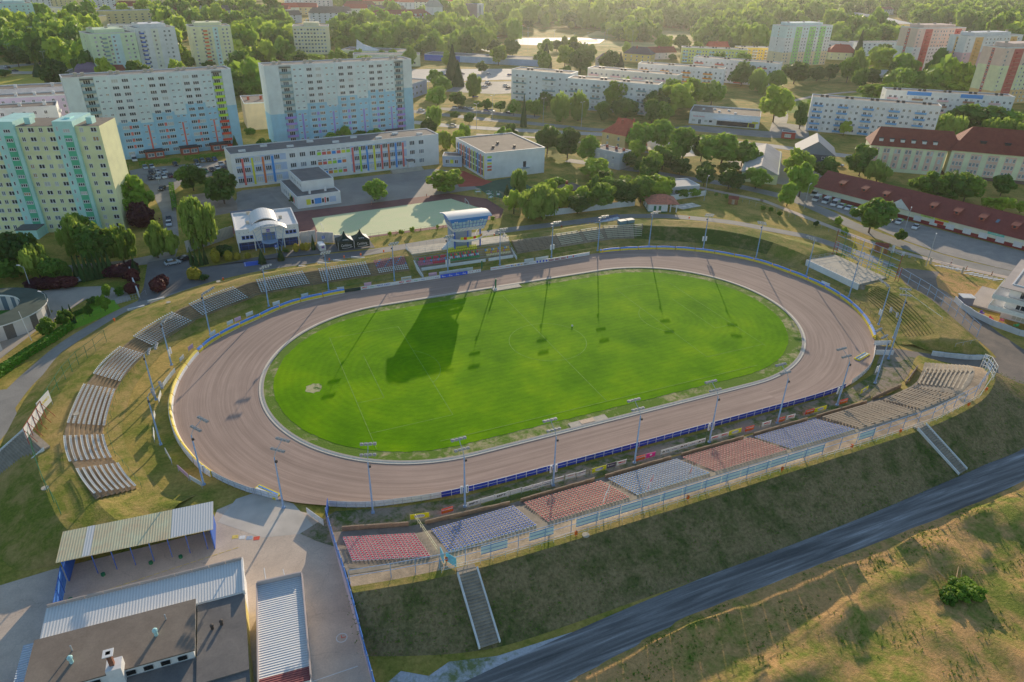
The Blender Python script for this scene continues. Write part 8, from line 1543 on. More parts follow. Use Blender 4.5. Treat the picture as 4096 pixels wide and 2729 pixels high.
TD = [t.split(',') for t in """-44.7,128.3,7,8.5,10.2,b;-42.4,119.7,3.7,3.6,3.8,r;-25.9,157.5,4.9,5.6,6.7,d;-16.1,136.6,5.5,6.4,7.7,d;-25.2,92.6,6.6,8.1,9.8,w;-37.4,88.8,3.1,5.7,6.8,w;-33.8,89.7,2.8,4.5,5.4,w;-59,97.8,4,6.5,7.8,w;-52.5,87.7,5.2,7.1,8.5,d;-46.5,88.4,4.2,6.2,7.5,w;-72.2,89.1,5.7,6.7,8.1,d;-66.9,84.4,4.2,5.5,6.5,w;-63.5,80.9,3.6,3.7,4.5,d;-73.6,86.7,4.3,3.1,3.7,d;-57,78.1,1,3.4,3.6,c;-55.8,77.6,0.9,3.5,3.7,c;-54.6,77.8,0.9,3.5,3.7,c;-53.6,78.1,0.9,3.4,3.6,c;-52.4,78.3,0.9,3.4,3.6,c;-51.3,78.7,1,3.3,3.4,c;-50.2,78.9,1,3.3,3.4,c;-49,79.1,1,3.3,3.4,c;-59.3,77.9,1.6,2.9,3.5,d;-47.8,78.6,3,1.4,1.5,r;-44.2,80.8,1.9,1.3,1.4,r;-45,74.8,1.1,1.1,1.2,r;-59.1,75.3,2.4,1.2,1.2,r;-61.7,75.7,2.4,1.2,1.2,r;-64.3,76.7,2.5,1.2,1.2,r;-66.9,77,2.5,1.2,1.2,r;-43.2,72,1.6,1.8,1.9,r;-43.3,64.8,1.7,1.3,1.3,r;-43.1,78.9,1.2,1.9,2,c;-37,63.3,1.8,1.7,1.8,r;-35.9,65.9,1.5,1.6,1.7,r;-46.5,65.1,1.2,0.9,1.1,b;-48.9,64,1.3,1.6,1.9,b;-49.1,55,1.5,2,2.3,b;-52.3,53.1,1.1,1.6,1.9,b;-59.9,44.8,1.9,2.1,2.5,b;-57,49.1,1.8,1.9,2.2,b;-55.5,50.7,0.6,2.3,2.4,c;-58,55.8,0.5,1.2,1.3,c;-51.8,60.3,2,1,1.2,d;-28.4,79.6,0.7,2.5,2.6,c;-27.2,78.2,0.7,2.2,2.3,c;-25.8,78.6,0.7,2.5,2.6,c;-24.6,78.9,0.7,2.5,2.6,c;-21.9,78.9,1.2,1.9,2,o;-18.4,79.2,1.1,1.4,1.5,o;-16,79.2,0.9,1,1,o;-13.1,78.9,0.9,0.8,0.9,o;-19.8,82.6,2.7,1.9,2.2,d;-9.6,73.6,1.2,2,2.1,c;-4.2,74.1,1.1,1.9,1.9,c;0.9,79.5,0.8,1.2,1.2,o;4.1,79.5,1,1.1,1.2,o;2.9,80,0.8,1,1.1,o;6.1,79.5,0.7,2.2,2.3,c;-1.8,79.8,1,0.5,0.6,d;-28.6,68.4,1.2,1.5,1.6,o;-27.3,67.9,1.2,1.5,1.6,o;-25.6,66.4,1.5,0.7,0.9,d;35.4,121.8,4.2,4,4.8,b;64,123.9,6.4,4.3,5.2,y;30.8,82.6,0.7,0.7,1,y;34.8,83,1,0.7,0.9,y;38.5,83.1,0.9,0.9,1.2,y;47.3,83.6,0.7,0.7,1,y;67.5,84.4,0.9,0.9,1.2,y;7.1,128.2,1.6,1.5,1.8,d;82.6,82.1,8.5,6.9,8.3,w;90.1,112.3,3.7,5.3,6.3,w;83.1,108.1,1.6,2.4,2.5,c;103.4,106.1,4.5,3.7,4.5,b;99.8,82.6,4.2,4.1,5,d;108.4,83.3,4.4,5.8,6.9,b;120.7,85.4,5.5,6,7.3,d;128,85,4.9,5.8,7,b;136.4,84.8,5.7,5.9,7,y;128.5,118.6,6.5,4.3,5.2,y;147.2,85.2,2.4,2.1,2.5,b;152.2,84.1,2.4,1.9,2.3,b;165.5,95.7,3.7,4.6,5.5,d;172.2,88.5,5.1,4.9,5.8,d;183.6,85.6,4.5,4.2,5,b;128.7,166.2,6.4,7.3,8.7,d;133.9,155.6,5.7,7.1,8.6,d;139.6,145.4,5,6.2,7.4,b;170.7,153.5,5.9,7,8.5,b;186.3,154.7,6.5,7.7,9.2,b;182.6,134,6,7.7,9.3,b;163.7,122.9,5.1,5.7,6.8,b;166.1,113.4,4.2,3.9,4.7,d;222.9,209.1,6.4,6.4,7.7,b;206.8,222.2,8,6.6,8,b;242.1,226.3,10.4,10.1,12.1,y;268.6,242.3,9.6,9.9,11.9,y;286.2,246.2,7.2,8.3,10,b;286.4,294.8,7.1,6,7.2,b;214.6,207.6,3.8,7.9,9.5,d;169,231.7,6.1,8.9,10.7,w;180.6,231.7,6.6,9,10.8,w;143.3,225.4,1.9,7.6,8,c;198.2,235,5,4.6,5.5,b;192.7,222.8,2.3,3.2,3.8,d;178.1,268.3,4.4,5.7,6.8,b;161.2,249.3,5.2,4.8,5.8,b;151,256.3,3.4,4.9,5.9,b;192.2,118.4,9.3,8.3,10,b;202.2,116.4,5,6,7.2,b;176.4,108.8,3.9,3.4,4,d;188.1,107.8,4.3,2.7,3.3,d;150.9,131.8,4.5,4,4.8,d;131.9,124.4,5.9,3.7,4.4,y;152.1,123.3,3.1,2.7,3.3,d;363.6,309.5,9,10,12,d;354.5,279.5,8.2,8.5,10.1,w;288.6,191.7,9.1,11.4,13.7,y;289.6,171.7,4,7.8,9.3,d;413.1,306.7,10.6,9,10.7,d;443.2,313.4,7.1,6.1,7.3,d;454.1,310.9,4.8,7.4,8.9,d;379.2,287.3,7.1,7.3,8.8,b;472,283.7,6.7,6.5,7.8,d;484.3,279.8,4.4,5.8,6.9,d;518.6,320.5,12.9,12.5,14.9,y;479.5,306.9,8.2,12.6,15.2,w;592,410,5,13,13.6,c;484,265.7,9.5,8.1,9.7,b;532,276.9,8.4,8.3,9.9,d;409.4,226.9,10.3,6.3,7.6,y;435.1,230.2,8.9,5.5,6.6,b;490,262.3,5.2,4.9,5.9,b;494.6,256.4,5.5,4.9,5.9,b;474,236.3,9.1,4.6,5.5,y;486.9,224.9,12.2,5.5,6.6,y;497.3,236.5,7,8.9,10.6,w;373.9,130.7,12.2,8.9,10.7,d;342.6,125.1,11.5,7.5,9,w;346.3,142.5,6.8,4.6,5.5,d;405.6,134.5,9.3,6.3,7.6,b;365.5,107.1,12.9,7.3,8.8,w;240.9,85.4,6.1,7,8.4,d;241,76.2,5.8,4.6,5.6,w;213.1,92.7,6.6,6.2,7.4,y;192.2,70.3,5.1,7.3,8.7,b;178.7,62.5,3.5,4.7,5.7,b;184.1,29.3,6.4,6.4,7.7,d;238,49.3,5.9,5.4,6.5,b;243.7,45.1,7.1,6.5,7.8,d;249.1,42.1,6,5.7,6.9,b;271.8,42.7,4,4.8,5.8,d;251.1,34,2.8,2.2,2.7,y;253,29.1,3.4,2.8,3.4,y;257,25.1,2,2.1,2.5,y;166.6,57.8,1,1,1.4,b;166.3,53.2,1,1,1.4,b;170.7,40,1,1,1.4,d;180.2,39.1,1.5,1.4,1.6,y;173.3,30,1.4,1.3,1.6,y;186.7,19.1,1.9,1.8,2.2,b;162.6,77.5,0.9,0.9,1.2,b;165.9,61,1,0.9,1.2,b;160.5,81.6,0.7,0.7,1,b;94.1,233,4.7,6.9,8.2,w;87,218.9,4.1,5.2,6.2,d;116,292.4,6,7.1,8.5,b;135.8,338.9,6.7,6.3,7.5,b;150.7,322.2,6,7.7,9.3,w;128.9,291.8,4.7,4.6,5.5,b;114.6,257.1,2.5,2.4,2.8,d;118.2,243.3,3,3.1,3.7,d;86,190.1,4.6,4.8,5.7,w;197.7,427.4,4.4,4.6,5.5,b;163.2,399.5,5.5,11.4,12,c;156.3,368.5,4.6,8.1,8.5,c;141.9,376.7,5.9,5.4,6.5,b;44.8,222.4,4,3.7,4.4,w;37.1,213.5,4.8,3,3.6,b;52.7,224.9,3.2,2.3,2.7,d;61.2,223.6,4.1,2.2,2.7,b;-140.9,551,8.1,8.8,10.5,d;-119.8,494,4.3,5.2,5.5,c;-138.1,574.3,1.8,4.5,4.8,c;-127.2,569.2,2.6,4.5,4.7,c;-141.7,497.9,4.7,2.8,3.4,d;-83.6,460.1,8.8,11.3,13.6,d;-80.6,495.6,7,10.4,12.5,b;-70.9,494.6,4.6,4,4.8,d;-4.5,228.9,2,2.1,2.5,d;83.1,195.9,3,3.1,3.7,b;16.1,353.4,7.2,6.8,8.1,b;14.1,425.3,8.2,6.3,7.6,b;23.5,387.4,5.8,6.6,7.9,d;-89.9,378.8,3.2,5.9,7.1,b;-84.8,327.5,3.4,3.5,4.2,b;-6.1,217.9,1.7,3.2,3.3,c;3.2,248.2,2.4,2.2,2.6,d;16.8,266.6,2,2,2.1,c;19,241.1,1.4,1.4,1.9,d;142.2,276.2,3.2,3.3,4,b;148.8,271.3,3.8,3.3,4,b;138.5,281.2,2.7,2.8,3.4,b;250.6,530.7,6.1,8.2,9.8,d;264.3,517.5,7,9,10.8,d;334.5,562.8,5.7,5.9,7.1,d;324.1,505.4,8,7.3,8.8,d;276.3,405.2,9,10.9,13,d;262.9,442.3,5.5,8.9,9.4,c;265.7,461,5.7,6.7,8,b;309.6,422.6,7.1,5.7,6.8,w;319.5,413.8,4.7,6.5,6.9,c;347.6,568.6,5.8,7,8.4,w;342.4,503.7,6.3,6.5,7.8,w;373.5,480,4.5,3.7,4.4,w;486.4,561.9,7.4,5.4,6.5,b;421.8,450.3,4.5,3.7,4.4,d;402.8,455.2,4.4,3.7,4.4,d;270.2,375.1,4.3,4.4,5.3,b;255.5,391.4,4.4,4.5,5.4,b;19.4,561.7,8.5,5.2,6.3,b;-4.8,498.7,5.4,4,4.8,d;-20,512.5,5.5,4.9,5.9,b;-12,518.8,4.8,4.1,4.9,d;-30.3,544.3,7.5,7.7,9.2,y;-22.3,554.8,6.7,6.1,7.3,b;8.2,408.2,6,4.8,5.7,d;65.2,521.4,8.9,4.9,5.9,y;79.5,509.4,8.8,4.9,5.8,y;104.9,517.4,4.1,5,6,b;111.3,515.9,4.1,5,6,b;117,512,4.8,5.8,7,b;139.6,518.6,4.9,5.1,6.1,b;151.3,525.2,4.2,5.2,6.2,b""".split(';')]
NM = dict(b='broadleaf_tree', d='broadleaf_tree', y='broadleaf_tree', w='birch_tree', c='conifer', r='purple_shrub', o='golden_shrub')
AD = dict(b='green leafy tree', d='dark green dense tree', y='bright yellow green tree', w='pale drooping birch-like tree', c='dark narrow conifer', r='dark purple shrub', o='golden green conifer shrub')
LMK = [('yellow tower block', -60, 100), ('white clubhouse', -6, 82), ('school yard', 40, 122), ('school gym', 96, 122), ('white garden wall', 100, 84), ('small white house', 129, 78), ('orange villa', 166, 170), ('supermarket', 252, 200), ('icy blue long block', 205, 245), ('market building', 205, 40), ('cream school', 262, 72), ('sky blue balcony block', 312, 150), ('green-striped tower', 505, 390), ('three salmon towers', 545, 250), ('meadow lawn', 410, 240), ('second long slab', 48, 215), ('first long slab', -30, 215), ('roundabout', -124, 545), ('office tower', 90, 560), ('car park', 180, 380), ('stadium ring road', 165, 50), ('round building', -62, 60), ('lime tower', -40, 470), ('grey gabled hall', 192, 118), ('left side street', -30, 130), ('ochre villa', 350, 450)]
def tree(x, y, R, V, hc, k):
    lm = min(LMK, key=lambda q: hypot(q[1] - x, q[2] - y)); small = R < 1.6 and k in 'bdyw'
    size = 'very small' if R < 1.3 else 'small' if R < 3 else 'medium' if R < 6 else 'large'
    nm = 'bush' if (k in 'bd' and V < 2.4 and R < 3.2 and hc < 3) else NM[k]
    if small: nm = 'young_tree'
    lb = f'{size} {AD[k] if nm != "bush" else AD[k].replace("tree", "bush")} near the {lm[0]}'
    t = thing(nm, lb, 'shrub' if k in 'ro' or nm == 'bush' else 'tree', (x, y, 0), rt.uniform(0, 6.28) if k not in 'c' else rt.uniform(0, 6.28), 'trees and shrubs')
    c = link('crown', CR[k][rt.randrange(len(CR[k]))], t, (0, 0, hc), rt.uniform(0, 6.28), (R, R, V))
    if k != 'r' and k != 'o' and nm != 'bush' : link('trunk', TK[rt.randrange(3)], t, (0, 0, -.1), 0, (max(hc * .75, R * .8), max(hc * .75, R * .8), (hc + V * .6)))
    return t
TREES = [(float(a[0]), float(a[1]), float(a[2]), float(a[3]), float(a[4]), a[5]) for a in TD]
for x, y, R, V, hc, k in TREES:
    q = (.86 if k in 'bdyw' and R > 2 else 1) * (.88 if 74 < y < 96 and 75 < x < 160 else 1); tree(x, y, R * (.92 if k == 'w' and R > 6 else 1.12 if k in 'bdy' and R > 2 else 1), V * q * 1.06, hc * q, k)
EX = [(95, 87.5, 4.5, 4.2), (104, 88, 4, 4), (113, 86.5, 5, 4.4), (117, 90, 4.5, 4.5), (124, 90, 5, 4.6), (131, 89, 5, 4.6), (139, 88.5, 4.5, 4.4), (88, 92, 5, 4.4), (78, 90, 4, 4.2), (156, 118, 5, 5), (172, 128, 5, 5), (190, 130, 6, 6), (200, 108, 5, 5), (160, 140, 5, 5), (232, 230, 8, 8), (256, 250, 8, 8), (222, 86, 5, 5), (-64, 232, 6, 7), (-50, 172, 4, 5), (-70, 150, 6, 8), (-58, 108, 4, 5), (6, 190, 4, 5), (5, 204, 3.5, 4), (90, 182, 4, 5), (97, 196, 4, 5), (108, 172, 5, 6), (120, 190, 4, 5), (112, 150, 4, 5), (214, 246, 8, 9), (228, 262, 7, 9), (250, 236, 8, 9), (150, 112, 4, 5), (142, 104, 4, 4), (118, 98, 4, 5), (112, 92, 4, 5), (100, 92, 3, 4), (92, 92, 4, 5), (300, 150, 4, 4), (318, 190, 6, 7), (440, 268, 7, 8), (466, 250, 7, 8), (462, 300, 8, 9), (500, 290, 7, 8),
      (20, 300, 6, 7), (-12, 330, 7, 8), (40, 340, 7, 8), (-2, 380, 8, 9), (60, 400, 7, 8), (96, 420, 7, 8), (90, 460, 7, 9), (60, 455, 8, 9), (40, 300, 6, 7), (110, 440, 6, 7), (150, 470, 6, 8), (180, 460, 6, 7), (230, 470, 7, 8), (250, 420, 7, 8), (280, 440, 8, 9), (300, 400, 8, 9), (310, 460, 8, 9), (330, 520, 8, 9), (300, 520, 7, 8), (420, 500, 8, 9), (440, 520, 8, 8), (460, 520, 8, 8), (380, 500, 6, 7), (390, 370, 7, 8), (420, 380, 8, 8), (450, 480, 7, 7), (-50, 400, 8, 10), (-70, 420, 8, 10), (-28, 420, 7, 9), (-100, 420, 8, 10), (560, 360, 8, 9), (590, 380, 8, 9), (620, 400, 7, 8), (560, 440, 8, 9), (530, 460, 7, 8)]
for x, y, R, V in EX: tree(x, y, R * rt.uniform(.85, 1.1), V * .95, V * 1.15, 'bdby'[rt.randrange(4)])
# hedges
HL = leaf_mat('hedge_leaves', '#2c5016', '#4a781c', .2)
def hedge(label, pts, w, h, n):
    t = M(); r = random.Random(n); L = sum(hypot(b[0] - a[0], b[1] - a[1]) for a, b in zip(pts, pts[1:]))
    for a, b in zip(pts, pts[1:]):
        l = hypot(b[0] - a[0], b[1] - a[1]); k = int(l * n); ux, uy = (b[0] - a[0]) / l, (b[1] - a[1]) / l
        for i in range(k):
            s = r.uniform(0, l); f = r.randrange(3); q = r.uniform(-w / 2, w / 2) if f == 0 else (w / 2 if f == 1 else -w / 2); z = h if f == 0 else r.uniform(.05, h); p = Vector((a[0] + ux * s - uy * q, a[1] + uy * s + ux * q, z)) + Vector((r.gauss(0, .05), r.gauss(0, .05), r.gauss(0, .05)))
            nn = Vector((r.gauss(0, .5) - uy * (0 if f == 0 else (1 if f == 1 else -1)), r.gauss(0, .5) + ux * (0 if f == 0 else (1 if f == 1 else -1)), r.gauss(0, .4) + (1 if f == 0 else 0))).normalized(); u = nn.orthogonal().normalized() * .13; v = nn.cross(u)
            t.quad(p - u - v, p + u - v, p + u + v, p - u + v)
    o = t.build('hedge', HL); return tag(o, label, 'hedge')
hedge('long clipped green hedge between ring road and round building', [(-69, 25), (-66.6, 30.5), (-62.5, 37.5), (-58.5, 43), (-55.8, 48)], 1.8, 1.5, 150)
hedge('low clipped hedge curving round the garden lawn', [(-57, 53), (-55, 55.8), (-52.5, 57)], 1.0, .8, 90); hedge('hedge strip along the parking rows before the first long slab', [(-46, 203), (-30, 204.5)], 2.2, 1.6, 60); hedge('dark hedge along the entrances of the first long slab', [(-28, 206.5), (-13, 209)], 2.2, 1.7, 60)
hedge('hedge of mixed low bushes along the side street', [(-33.6, 168), (-33.4, 158), (-32.9, 146), (-32.6, 134)], 1.5, 1.2, 90); hedge('small rounded garden hedge beside the gate', [(-47, 64), (-45.5, 64.6)], 1.2, 1.1, 120)
# felled shrub pile on the rough ground
t = thing('brush_pile', 'large fresh green heap of cut branches on the dry ground', 'brush pile', (69.0, -89.6, .4), .4)
for i, (x, y, z, s) in enumerate(((-2.4, .7, .4, 1.7), (-.4, -.3, .6, 2.0), (1.2, -1.5, .55, 1.9), (.8, .9, .5, 1.5), (2.4, -.4, .3, 1.2))): link('leafy_branch', CR['b'][i % 4], t, (x, y, z), i, (s, s * .8, s * .55))
m = M()
for a, b in (((2.0, 1.0, .3), (4.4, 1.4, .7)), ((1.2, 2.2, .2), (1.8, 3.9, .6)), ((3, .6, .3), (3.7, .9, 1.0))): m.tube(a, b, .08, 0, 5, .05)
m.build('bare_branch', mat('pale_wood', '#a88a64', .8), t)
# weeds scattered over the banks and rough ground: one uncountable thing
m = M(); r_ = random.Random(9)
def tuft(x, y, z, s):
    for k in range(5):
        a = r_.uniform(0, 6.28); l = s * r_.uniform(.5, 1); dx, dy = cos(a) * l, sin(a) * l; w = s * .22
        m.quad((x - dy * w / l, y + dx * w / l, z), (x + dy * w / l, y - dx * w / l, z), (x + dx + dy * w * .4, y + dy - dx * w * .4, z + s * r_.uniform(.4, .9)), (x + dx * .9 - dy * w * .4, y + dy * .9 + dx * w * .4, z + s * r_.uniform(.4, .9)))
nn_ = [(r_.uniform(4, 120), r_.uniform(-125, -77)) for _ in range(80)]
for cx, cy in nn_:
    for k in range(60):
        x, y = cx + r_.gauss(0, 2.2), cy + r_.gauss(0, 1.4)
        if edge(x, y) > .5: tuft(x, y, rough_h(x, y), r_.uniform(.12, .34))
for k in range(2600):
    i = r_.randrange(len(s2) - 6); f = r_.random() ** .8; a, b = (s2[i], s2b[i]) if f < .3 else (s2b[i], s3[i]); g_ = f / .3 if f < .3 else (f - .3) / .7
    tuft(a[0] + (b[0] - a[0]) * g_ + r_.uniform(-1.3, 1.3), a[1] + (b[1] - a[1]) * g_, a[2] + (b[2] - a[2]) * g_, r_.uniform(.10, .26))
o = m.build('weeds', leaf_mat('weed_leaves', '#37501a', '#5f7a26', .2)); tag(o, 'green weeds dotting the dry slope and rough ground', 'weeds', None, 'stuff')
# far woods: one mass, many crowns
WPOLY = [[(-247, 1123), (-212, 1076), (-188, 922), (-163, 899), (-142, 936), (-120, 962), (-81, 1038), (-60, 1192), (-14, 1126), (-18, 853), (-20, 619), (-29, 621), (-40, 869), (-63, 941), (-109, 848), (-84, 536), (-84, 496), (-108, 542), (-140, 585), (-164, 622)], [(-14, 1126), (75, 1151), (111, 919), (96, 786), (62, 531), (45, 476), (20, 482), (19, 610), (31, 859), (-12, 899)], [(151, 841), (257, 1034), (290, 913), (466, 1128), (408, 842), (316, 627), (255, 559), (191, 528), (179, 545), (153, 573), (114, 582)], [(472, 1260), (571, 1214), (746, 1151), (945, 1141), (1143, 1162), (1453, 1253), (1686, 1286), (1350, 1003), (1162, 953), (914, 730), (868, 737), (733, 682), (706, 686), (554, 540), (535, 595), (657, 768), (530, 786), (439, 837), (408, 842)], [(504, 754), (569, 780), (586, 741), (498, 613), (443, 639)], [(664, 767), (811, 787), (610, 554), (541, 497), (535, 595)], [(1686, 1286), (2183, 1279), (1159, 612), (1127, 699), (1080, 750), (1361, 1002)], [(815, 668), (916, 652), (777, 520), (712, 507), (673, 516)], [(1108, 685), (1262, 680), (899, 443), (926, 490), (1004, 601)], [(9, 459), (33, 466), (22, 361), (9, 347), (4, 375)], [(552, 317), (521, 248), (493, 224), (476, 250), (458, 266)], [(264, 1432), (486, 1436), (443, 1305), (241, 1308)]]
def inside(p, poly):
    c = False; n = len(poly); j = n - 1
    for i in range(n):
        if (poly[i][1] > p[1]) != (poly[j][1] > p[1]) and p[0] < (poly[j][0] - poly[i][0]) * (p[1] - poly[i][1]) / (poly[j][1] - poly[i][1]) + poly[i][0]: c = not c
        j = i
    return c
lo = {k: [crown_mesh(k, 10 + v, 330, 'far_crown') for v in range(3)] for k in 'bdy'}
tpl = {k: [(np.array([v.co[:] for v in me.vertices], dtype=np.float32)) for me in lo[k]] for k in lo}
acc_ = {'b': [], 'd': [], 'y': []}; rb = random.Random(4)
BX = [(o.location.x, o.location.y) for o in ALLT if o.get('category') in ('building', 'house')]
for poly in WPOLY:
    xs_, ys_ = [p[0] for p in poly], [p[1] for p in poly]; ar = abs(sum(poly[i - 1][0] * poly[i][1] - poly[i][0] * poly[i - 1][1] for i in range(len(poly)))) / 2
    want = int(ar / 165); cnt_ = 0; tries = 0
    while cnt_ < want and tries < want * 12:
        tries += 1; p = (rb.uniform(min(xs_), max(xs_)), rb.uniform(min(ys_), max(ys_)))
        if not inside(p, poly) or sin(p[0] * .021 + 1.3 * sin(p[1] * .017)) * sin(p[1] * .026 + sin(p[0] * .03)) > .62: continue
        far = hypot(p[0], p[1]); R = rb.uniform(4, 10.5) * (1 if far < 900 else 1.35)
        if far > 900 and rb.random() < .4 or p[1] > 860 and p[0] < 430 and rb.random() < .85: continue
        kk = 'bdy'[0 if rb.random() < .5 else (1 if rb.random() < .6 else 2)]; tp = tpl[kk][rb.randrange(3)]; a = rb.uniform(0, 6.28); ca, sa = cos(a), sin(a); V = R * rb.uniform(.7, 1.45)
        q = np.empty_like(tp); q[:, 0] = (tp[:, 0] * ca - tp[:, 1] * sa) * R + p[0]; q[:, 1] = (tp[:, 0] * sa + tp[:, 1] * ca) * R + p[1]; q[:, 2] = tp[:, 2] * V + V * .95; acc_[kk].append(q); cnt_ += 1
vv = np.concatenate([np.concatenate(acc_[k]) for k in 'bdy']); nf = len(vv) // 4
me = bpy.data.meshes.new('woodland'); me.vertices.add(len(vv)); me.vertices.foreach_set('co', vv.ravel()); me.loops.add(len(vv)); me.loops.foreach_set('vertex_index', np.arange(len(vv), dtype=np.int32))
me.polygons.add(nf); me.polygons.foreach_set('loop_start', np.arange(0, len(vv), 4, dtype=np.int32)); me.polygons.foreach_set('loop_total', np.full(nf, 4, dtype=np.int32))
mi_ = np.concatenate([np.full(sum(len(a) for a in acc_[k]) // 4, i, dtype=np.int32) for i, k in enumerate('bdy')])
for k in 'bdy': me.materials.append(LEAF[k])
me.polygons.foreach_set('material_index', mi_); me.update(calc_edges=True); o = link('woodland', me); tag(o, 'dense far-off woodland of rounded crowns behind the blocks', 'woodland', None, 'stuff'); print('woodland faces', nf)
# --- vehicles
def car_meshes(kind):
    """side profile swept across: returns body, glass and wheel meshes, x forwards"""
    if kind == 'car': L, Wd, pr, gl = 4.3, 1.75, [(-2.15, .35), (-2.12, .8), (-1.9, .98), (1.0 - .1, .95), (2.0, .78), (2.15, .55), (2.15, .3)], [(-1.85, .97), (-1.25, 1.42), (.25, 1.45), (1.05, .95)]
    else: L, Wd, pr, gl = 5.2, 1.95, [(-2.6, .35), (-2.6, 1.0), (-2.58, 1.15), (1.7, 1.1), (2.45, .95), (2.6, .6), (2.6, .3)], [(-2.56, 1.14), (-2.5, 2.1), (1.0, 2.12), (1.35, 2.0), (2.05, 1.1)]
    m = M(); w = Wd / 2; n = len(pr); vs = [(x, -w, z) for x, z in pr] + [(x, w, z) for x, z in pr]; m.add(vs, [(i, i + 1, n + i + 1, n + i) for i in range(n - 1)] + [(n - 1, 0, n, 2 * n - 1), tuple(range(n - 1, -1, -1)), tuple(range(n, 2 * n))])
    k = len(gl); w2 = w * .84
    top = [(x, z) for x, z in gl[1:-1]]; m.add([(x, -w2, z + .01) for x, z in top] + [(x, w2, z + .01) for x, z in top], [(i, i + 1, len(top) + i + 1, len(top) + i) for i in range(len(top) - 1)])
    if kind == 'van': m.box(-2.58, .6, -w * .97, w * .97, 1.1, 2.08)
    body = m; g_ = M(); v2 = [(x, -(w * .98 if i in (0, k - 1) else w2), z) for i, (x, z) in enumerate(gl)] + [(x, (w * .98 if i in (0, k - 1) else w2), z) for i, (x, z) in enumerate(gl)]
    g_.add(v2, [(i, i + 1, k + i + 1, k + i) for i in range(k - 1)] + [tuple(range(k - 1, -1, -1)), tuple(range(k, 2 * k))])
    wh = M(); wh.tube((0, -.1, 0), (0, .1, 0), .33, 0, 12); wh.tube((0, -.11, 0), (0, .11, 0), .18, 1, 8); return body, g_.mesh('windows', [GLASS]), wh.mesh('wheel', [BLACK, STEEL]), L, w
CM = {k: car_meshes(k) for k in ('car', 'van')}; CB = {}
CCOL = dict(white='#d4d4d8', silver='#9aa0a6', grey='#5c6066', black='#1a1b1e', blue='#24386c', red='#7a1f24', green='#3c6444', maroon='#4c1c24', beige='#a89c84')
def car(x, y, a, col, label, kind='car', grp='parked cars'):
    body, gl, wh, L, w = CM[kind]; k = (kind, col)
    if k not in CB: CB[k] = body.mesh('body', [mat('car_' + col, CCOL[col], .25, .1, var=.02, spec=.6)])
    t = thing('parked_' + kind, label, kind, (x, y, .02), a, grp); link('body', CB[k], t); link('windows', gl, t)
    for sx in (-L * .31, L * .31):
        for s in (-1, 1): link('wheel', wh, t, (sx, s * (w - .08), .33))
    if kind == 'van' or True:
        for s in (-1, 1): link('headlight', HLM, t, (L / 2 - .02, s * (w - .3), .68))
    return t
m = M(); m.box(-.03, .03, -.15, .15, -.08, .08); HLM = m.mesh('headlight', [mat('headlight_glass', '#c8ccd0', .2, var=0)])
A90 = -pi / 2 + .18; cols = ['silver', 'silver', 'black', 'silver', 'silver', 'black', 'silver', 'white', 'maroon', 'grey', 'black', 'black', 'grey', 'black', 'blue', 'silver', 'white', 'green', 'black', 'white', 'maroon', 'grey', 'silver', 'black', 'black', 'silver']
for i, (x, y) in enumerate([(-43.5, 197.7), (-41, 197.8), (-41.0, 188.2), (-38.6, 188.1), (-36, 188.4), (-41.2, 179.8), (-38.6, 179.7), (-36.2, 180.1), (-33.8, 180.6), (-31.4, 180.9), (-32.0, 199.0), (-23.6, 200.9), (-21.1, 202.1), (-18.6, 201.8), (-16.1, 202.2), (-14.0, 193.2), (-23.1, 192.2), (-20.6, 183.8), (-18.1, 184.6), (-15.7, 187.0), (-13.2, 185.2), (-11.2, 194.3), (-10.8, 188.0), (-36.8, 162.6), (-34.5, 124.0), (-34.5, 118.6)]):
    car(x, y, A90 if i < 23 else (-1.9 if i == 23 else -1.55), cols[i], f'{cols[i]} car {["in the lot before the first long slab", "on the side street"][i > 22]}', grp='cars before the first long slab')
for i, (x, y) in enumerate([(125.7, 287.8), (128.5, 285.9), (131, 283.7), (133.4, 281.4), (140.7, 273.4), (143, 271.3), (150.6, 261.9), (183.3, 378.3), (180.8, 369.2), (170.2, 358.5), (173.8, 358.9), (151.5, 321.5), (190, 360), (188, 350), (150, 410), (165, 420), (180, 425), (200, 418), (215, 410), (140, 440), (230, 430)]):
    c = ['white', 'black', 'grey', 'silver', 'blue', 'white', 'black'][i % 7]; car(x, y, (-.9 if i < 7 else .3), c, f'{c} car parked near the icy blue block', grp='cars near the icy blue block')
car(103.8, 286.4, -.75, 'white', 'white car driving on the upper main road'); car(107, 238.6, -.7, 'beige', 'small pale car driving on the lower main road'); car(245.5, 101.0, -.9, 'silver', 'silver car beside the dark modern house')
for i, (x, y) in enumerate([(318, 196), (324, 190), (330, 206), (300, 182), (306, 188)]): car(x, y, .5, ['black', 'silver', 'grey', 'white', 'black'][i], 'car parked left of the sky blue balcony block', grp='cars left of the balcony block')
for i, (x, y) in enumerate([(-150, 556), (-160, 566), (-172, 552), (-180, 560), (-148, 548), (-100, 582), (-140, 528)]): car(x, y, .2 + i, ['white', 'grey', 'silver', 'white', 'black', 'silver', 'black'][i], 'car driving at the roundabout', grp='cars at the roundabout')
for i, (x, y) in enumerate([(-56, 78), (-53, 79.5), (-49, 81), (-33.5, 82), (-30, 84)]): car(x, y, .25, ['silver', 'grey', 'black', 'silver', 'black'][i], 'car half hidden by birches near the yellow block', grp='cars under the birches')
GV = mat('van_green', '#7ab030', .5)
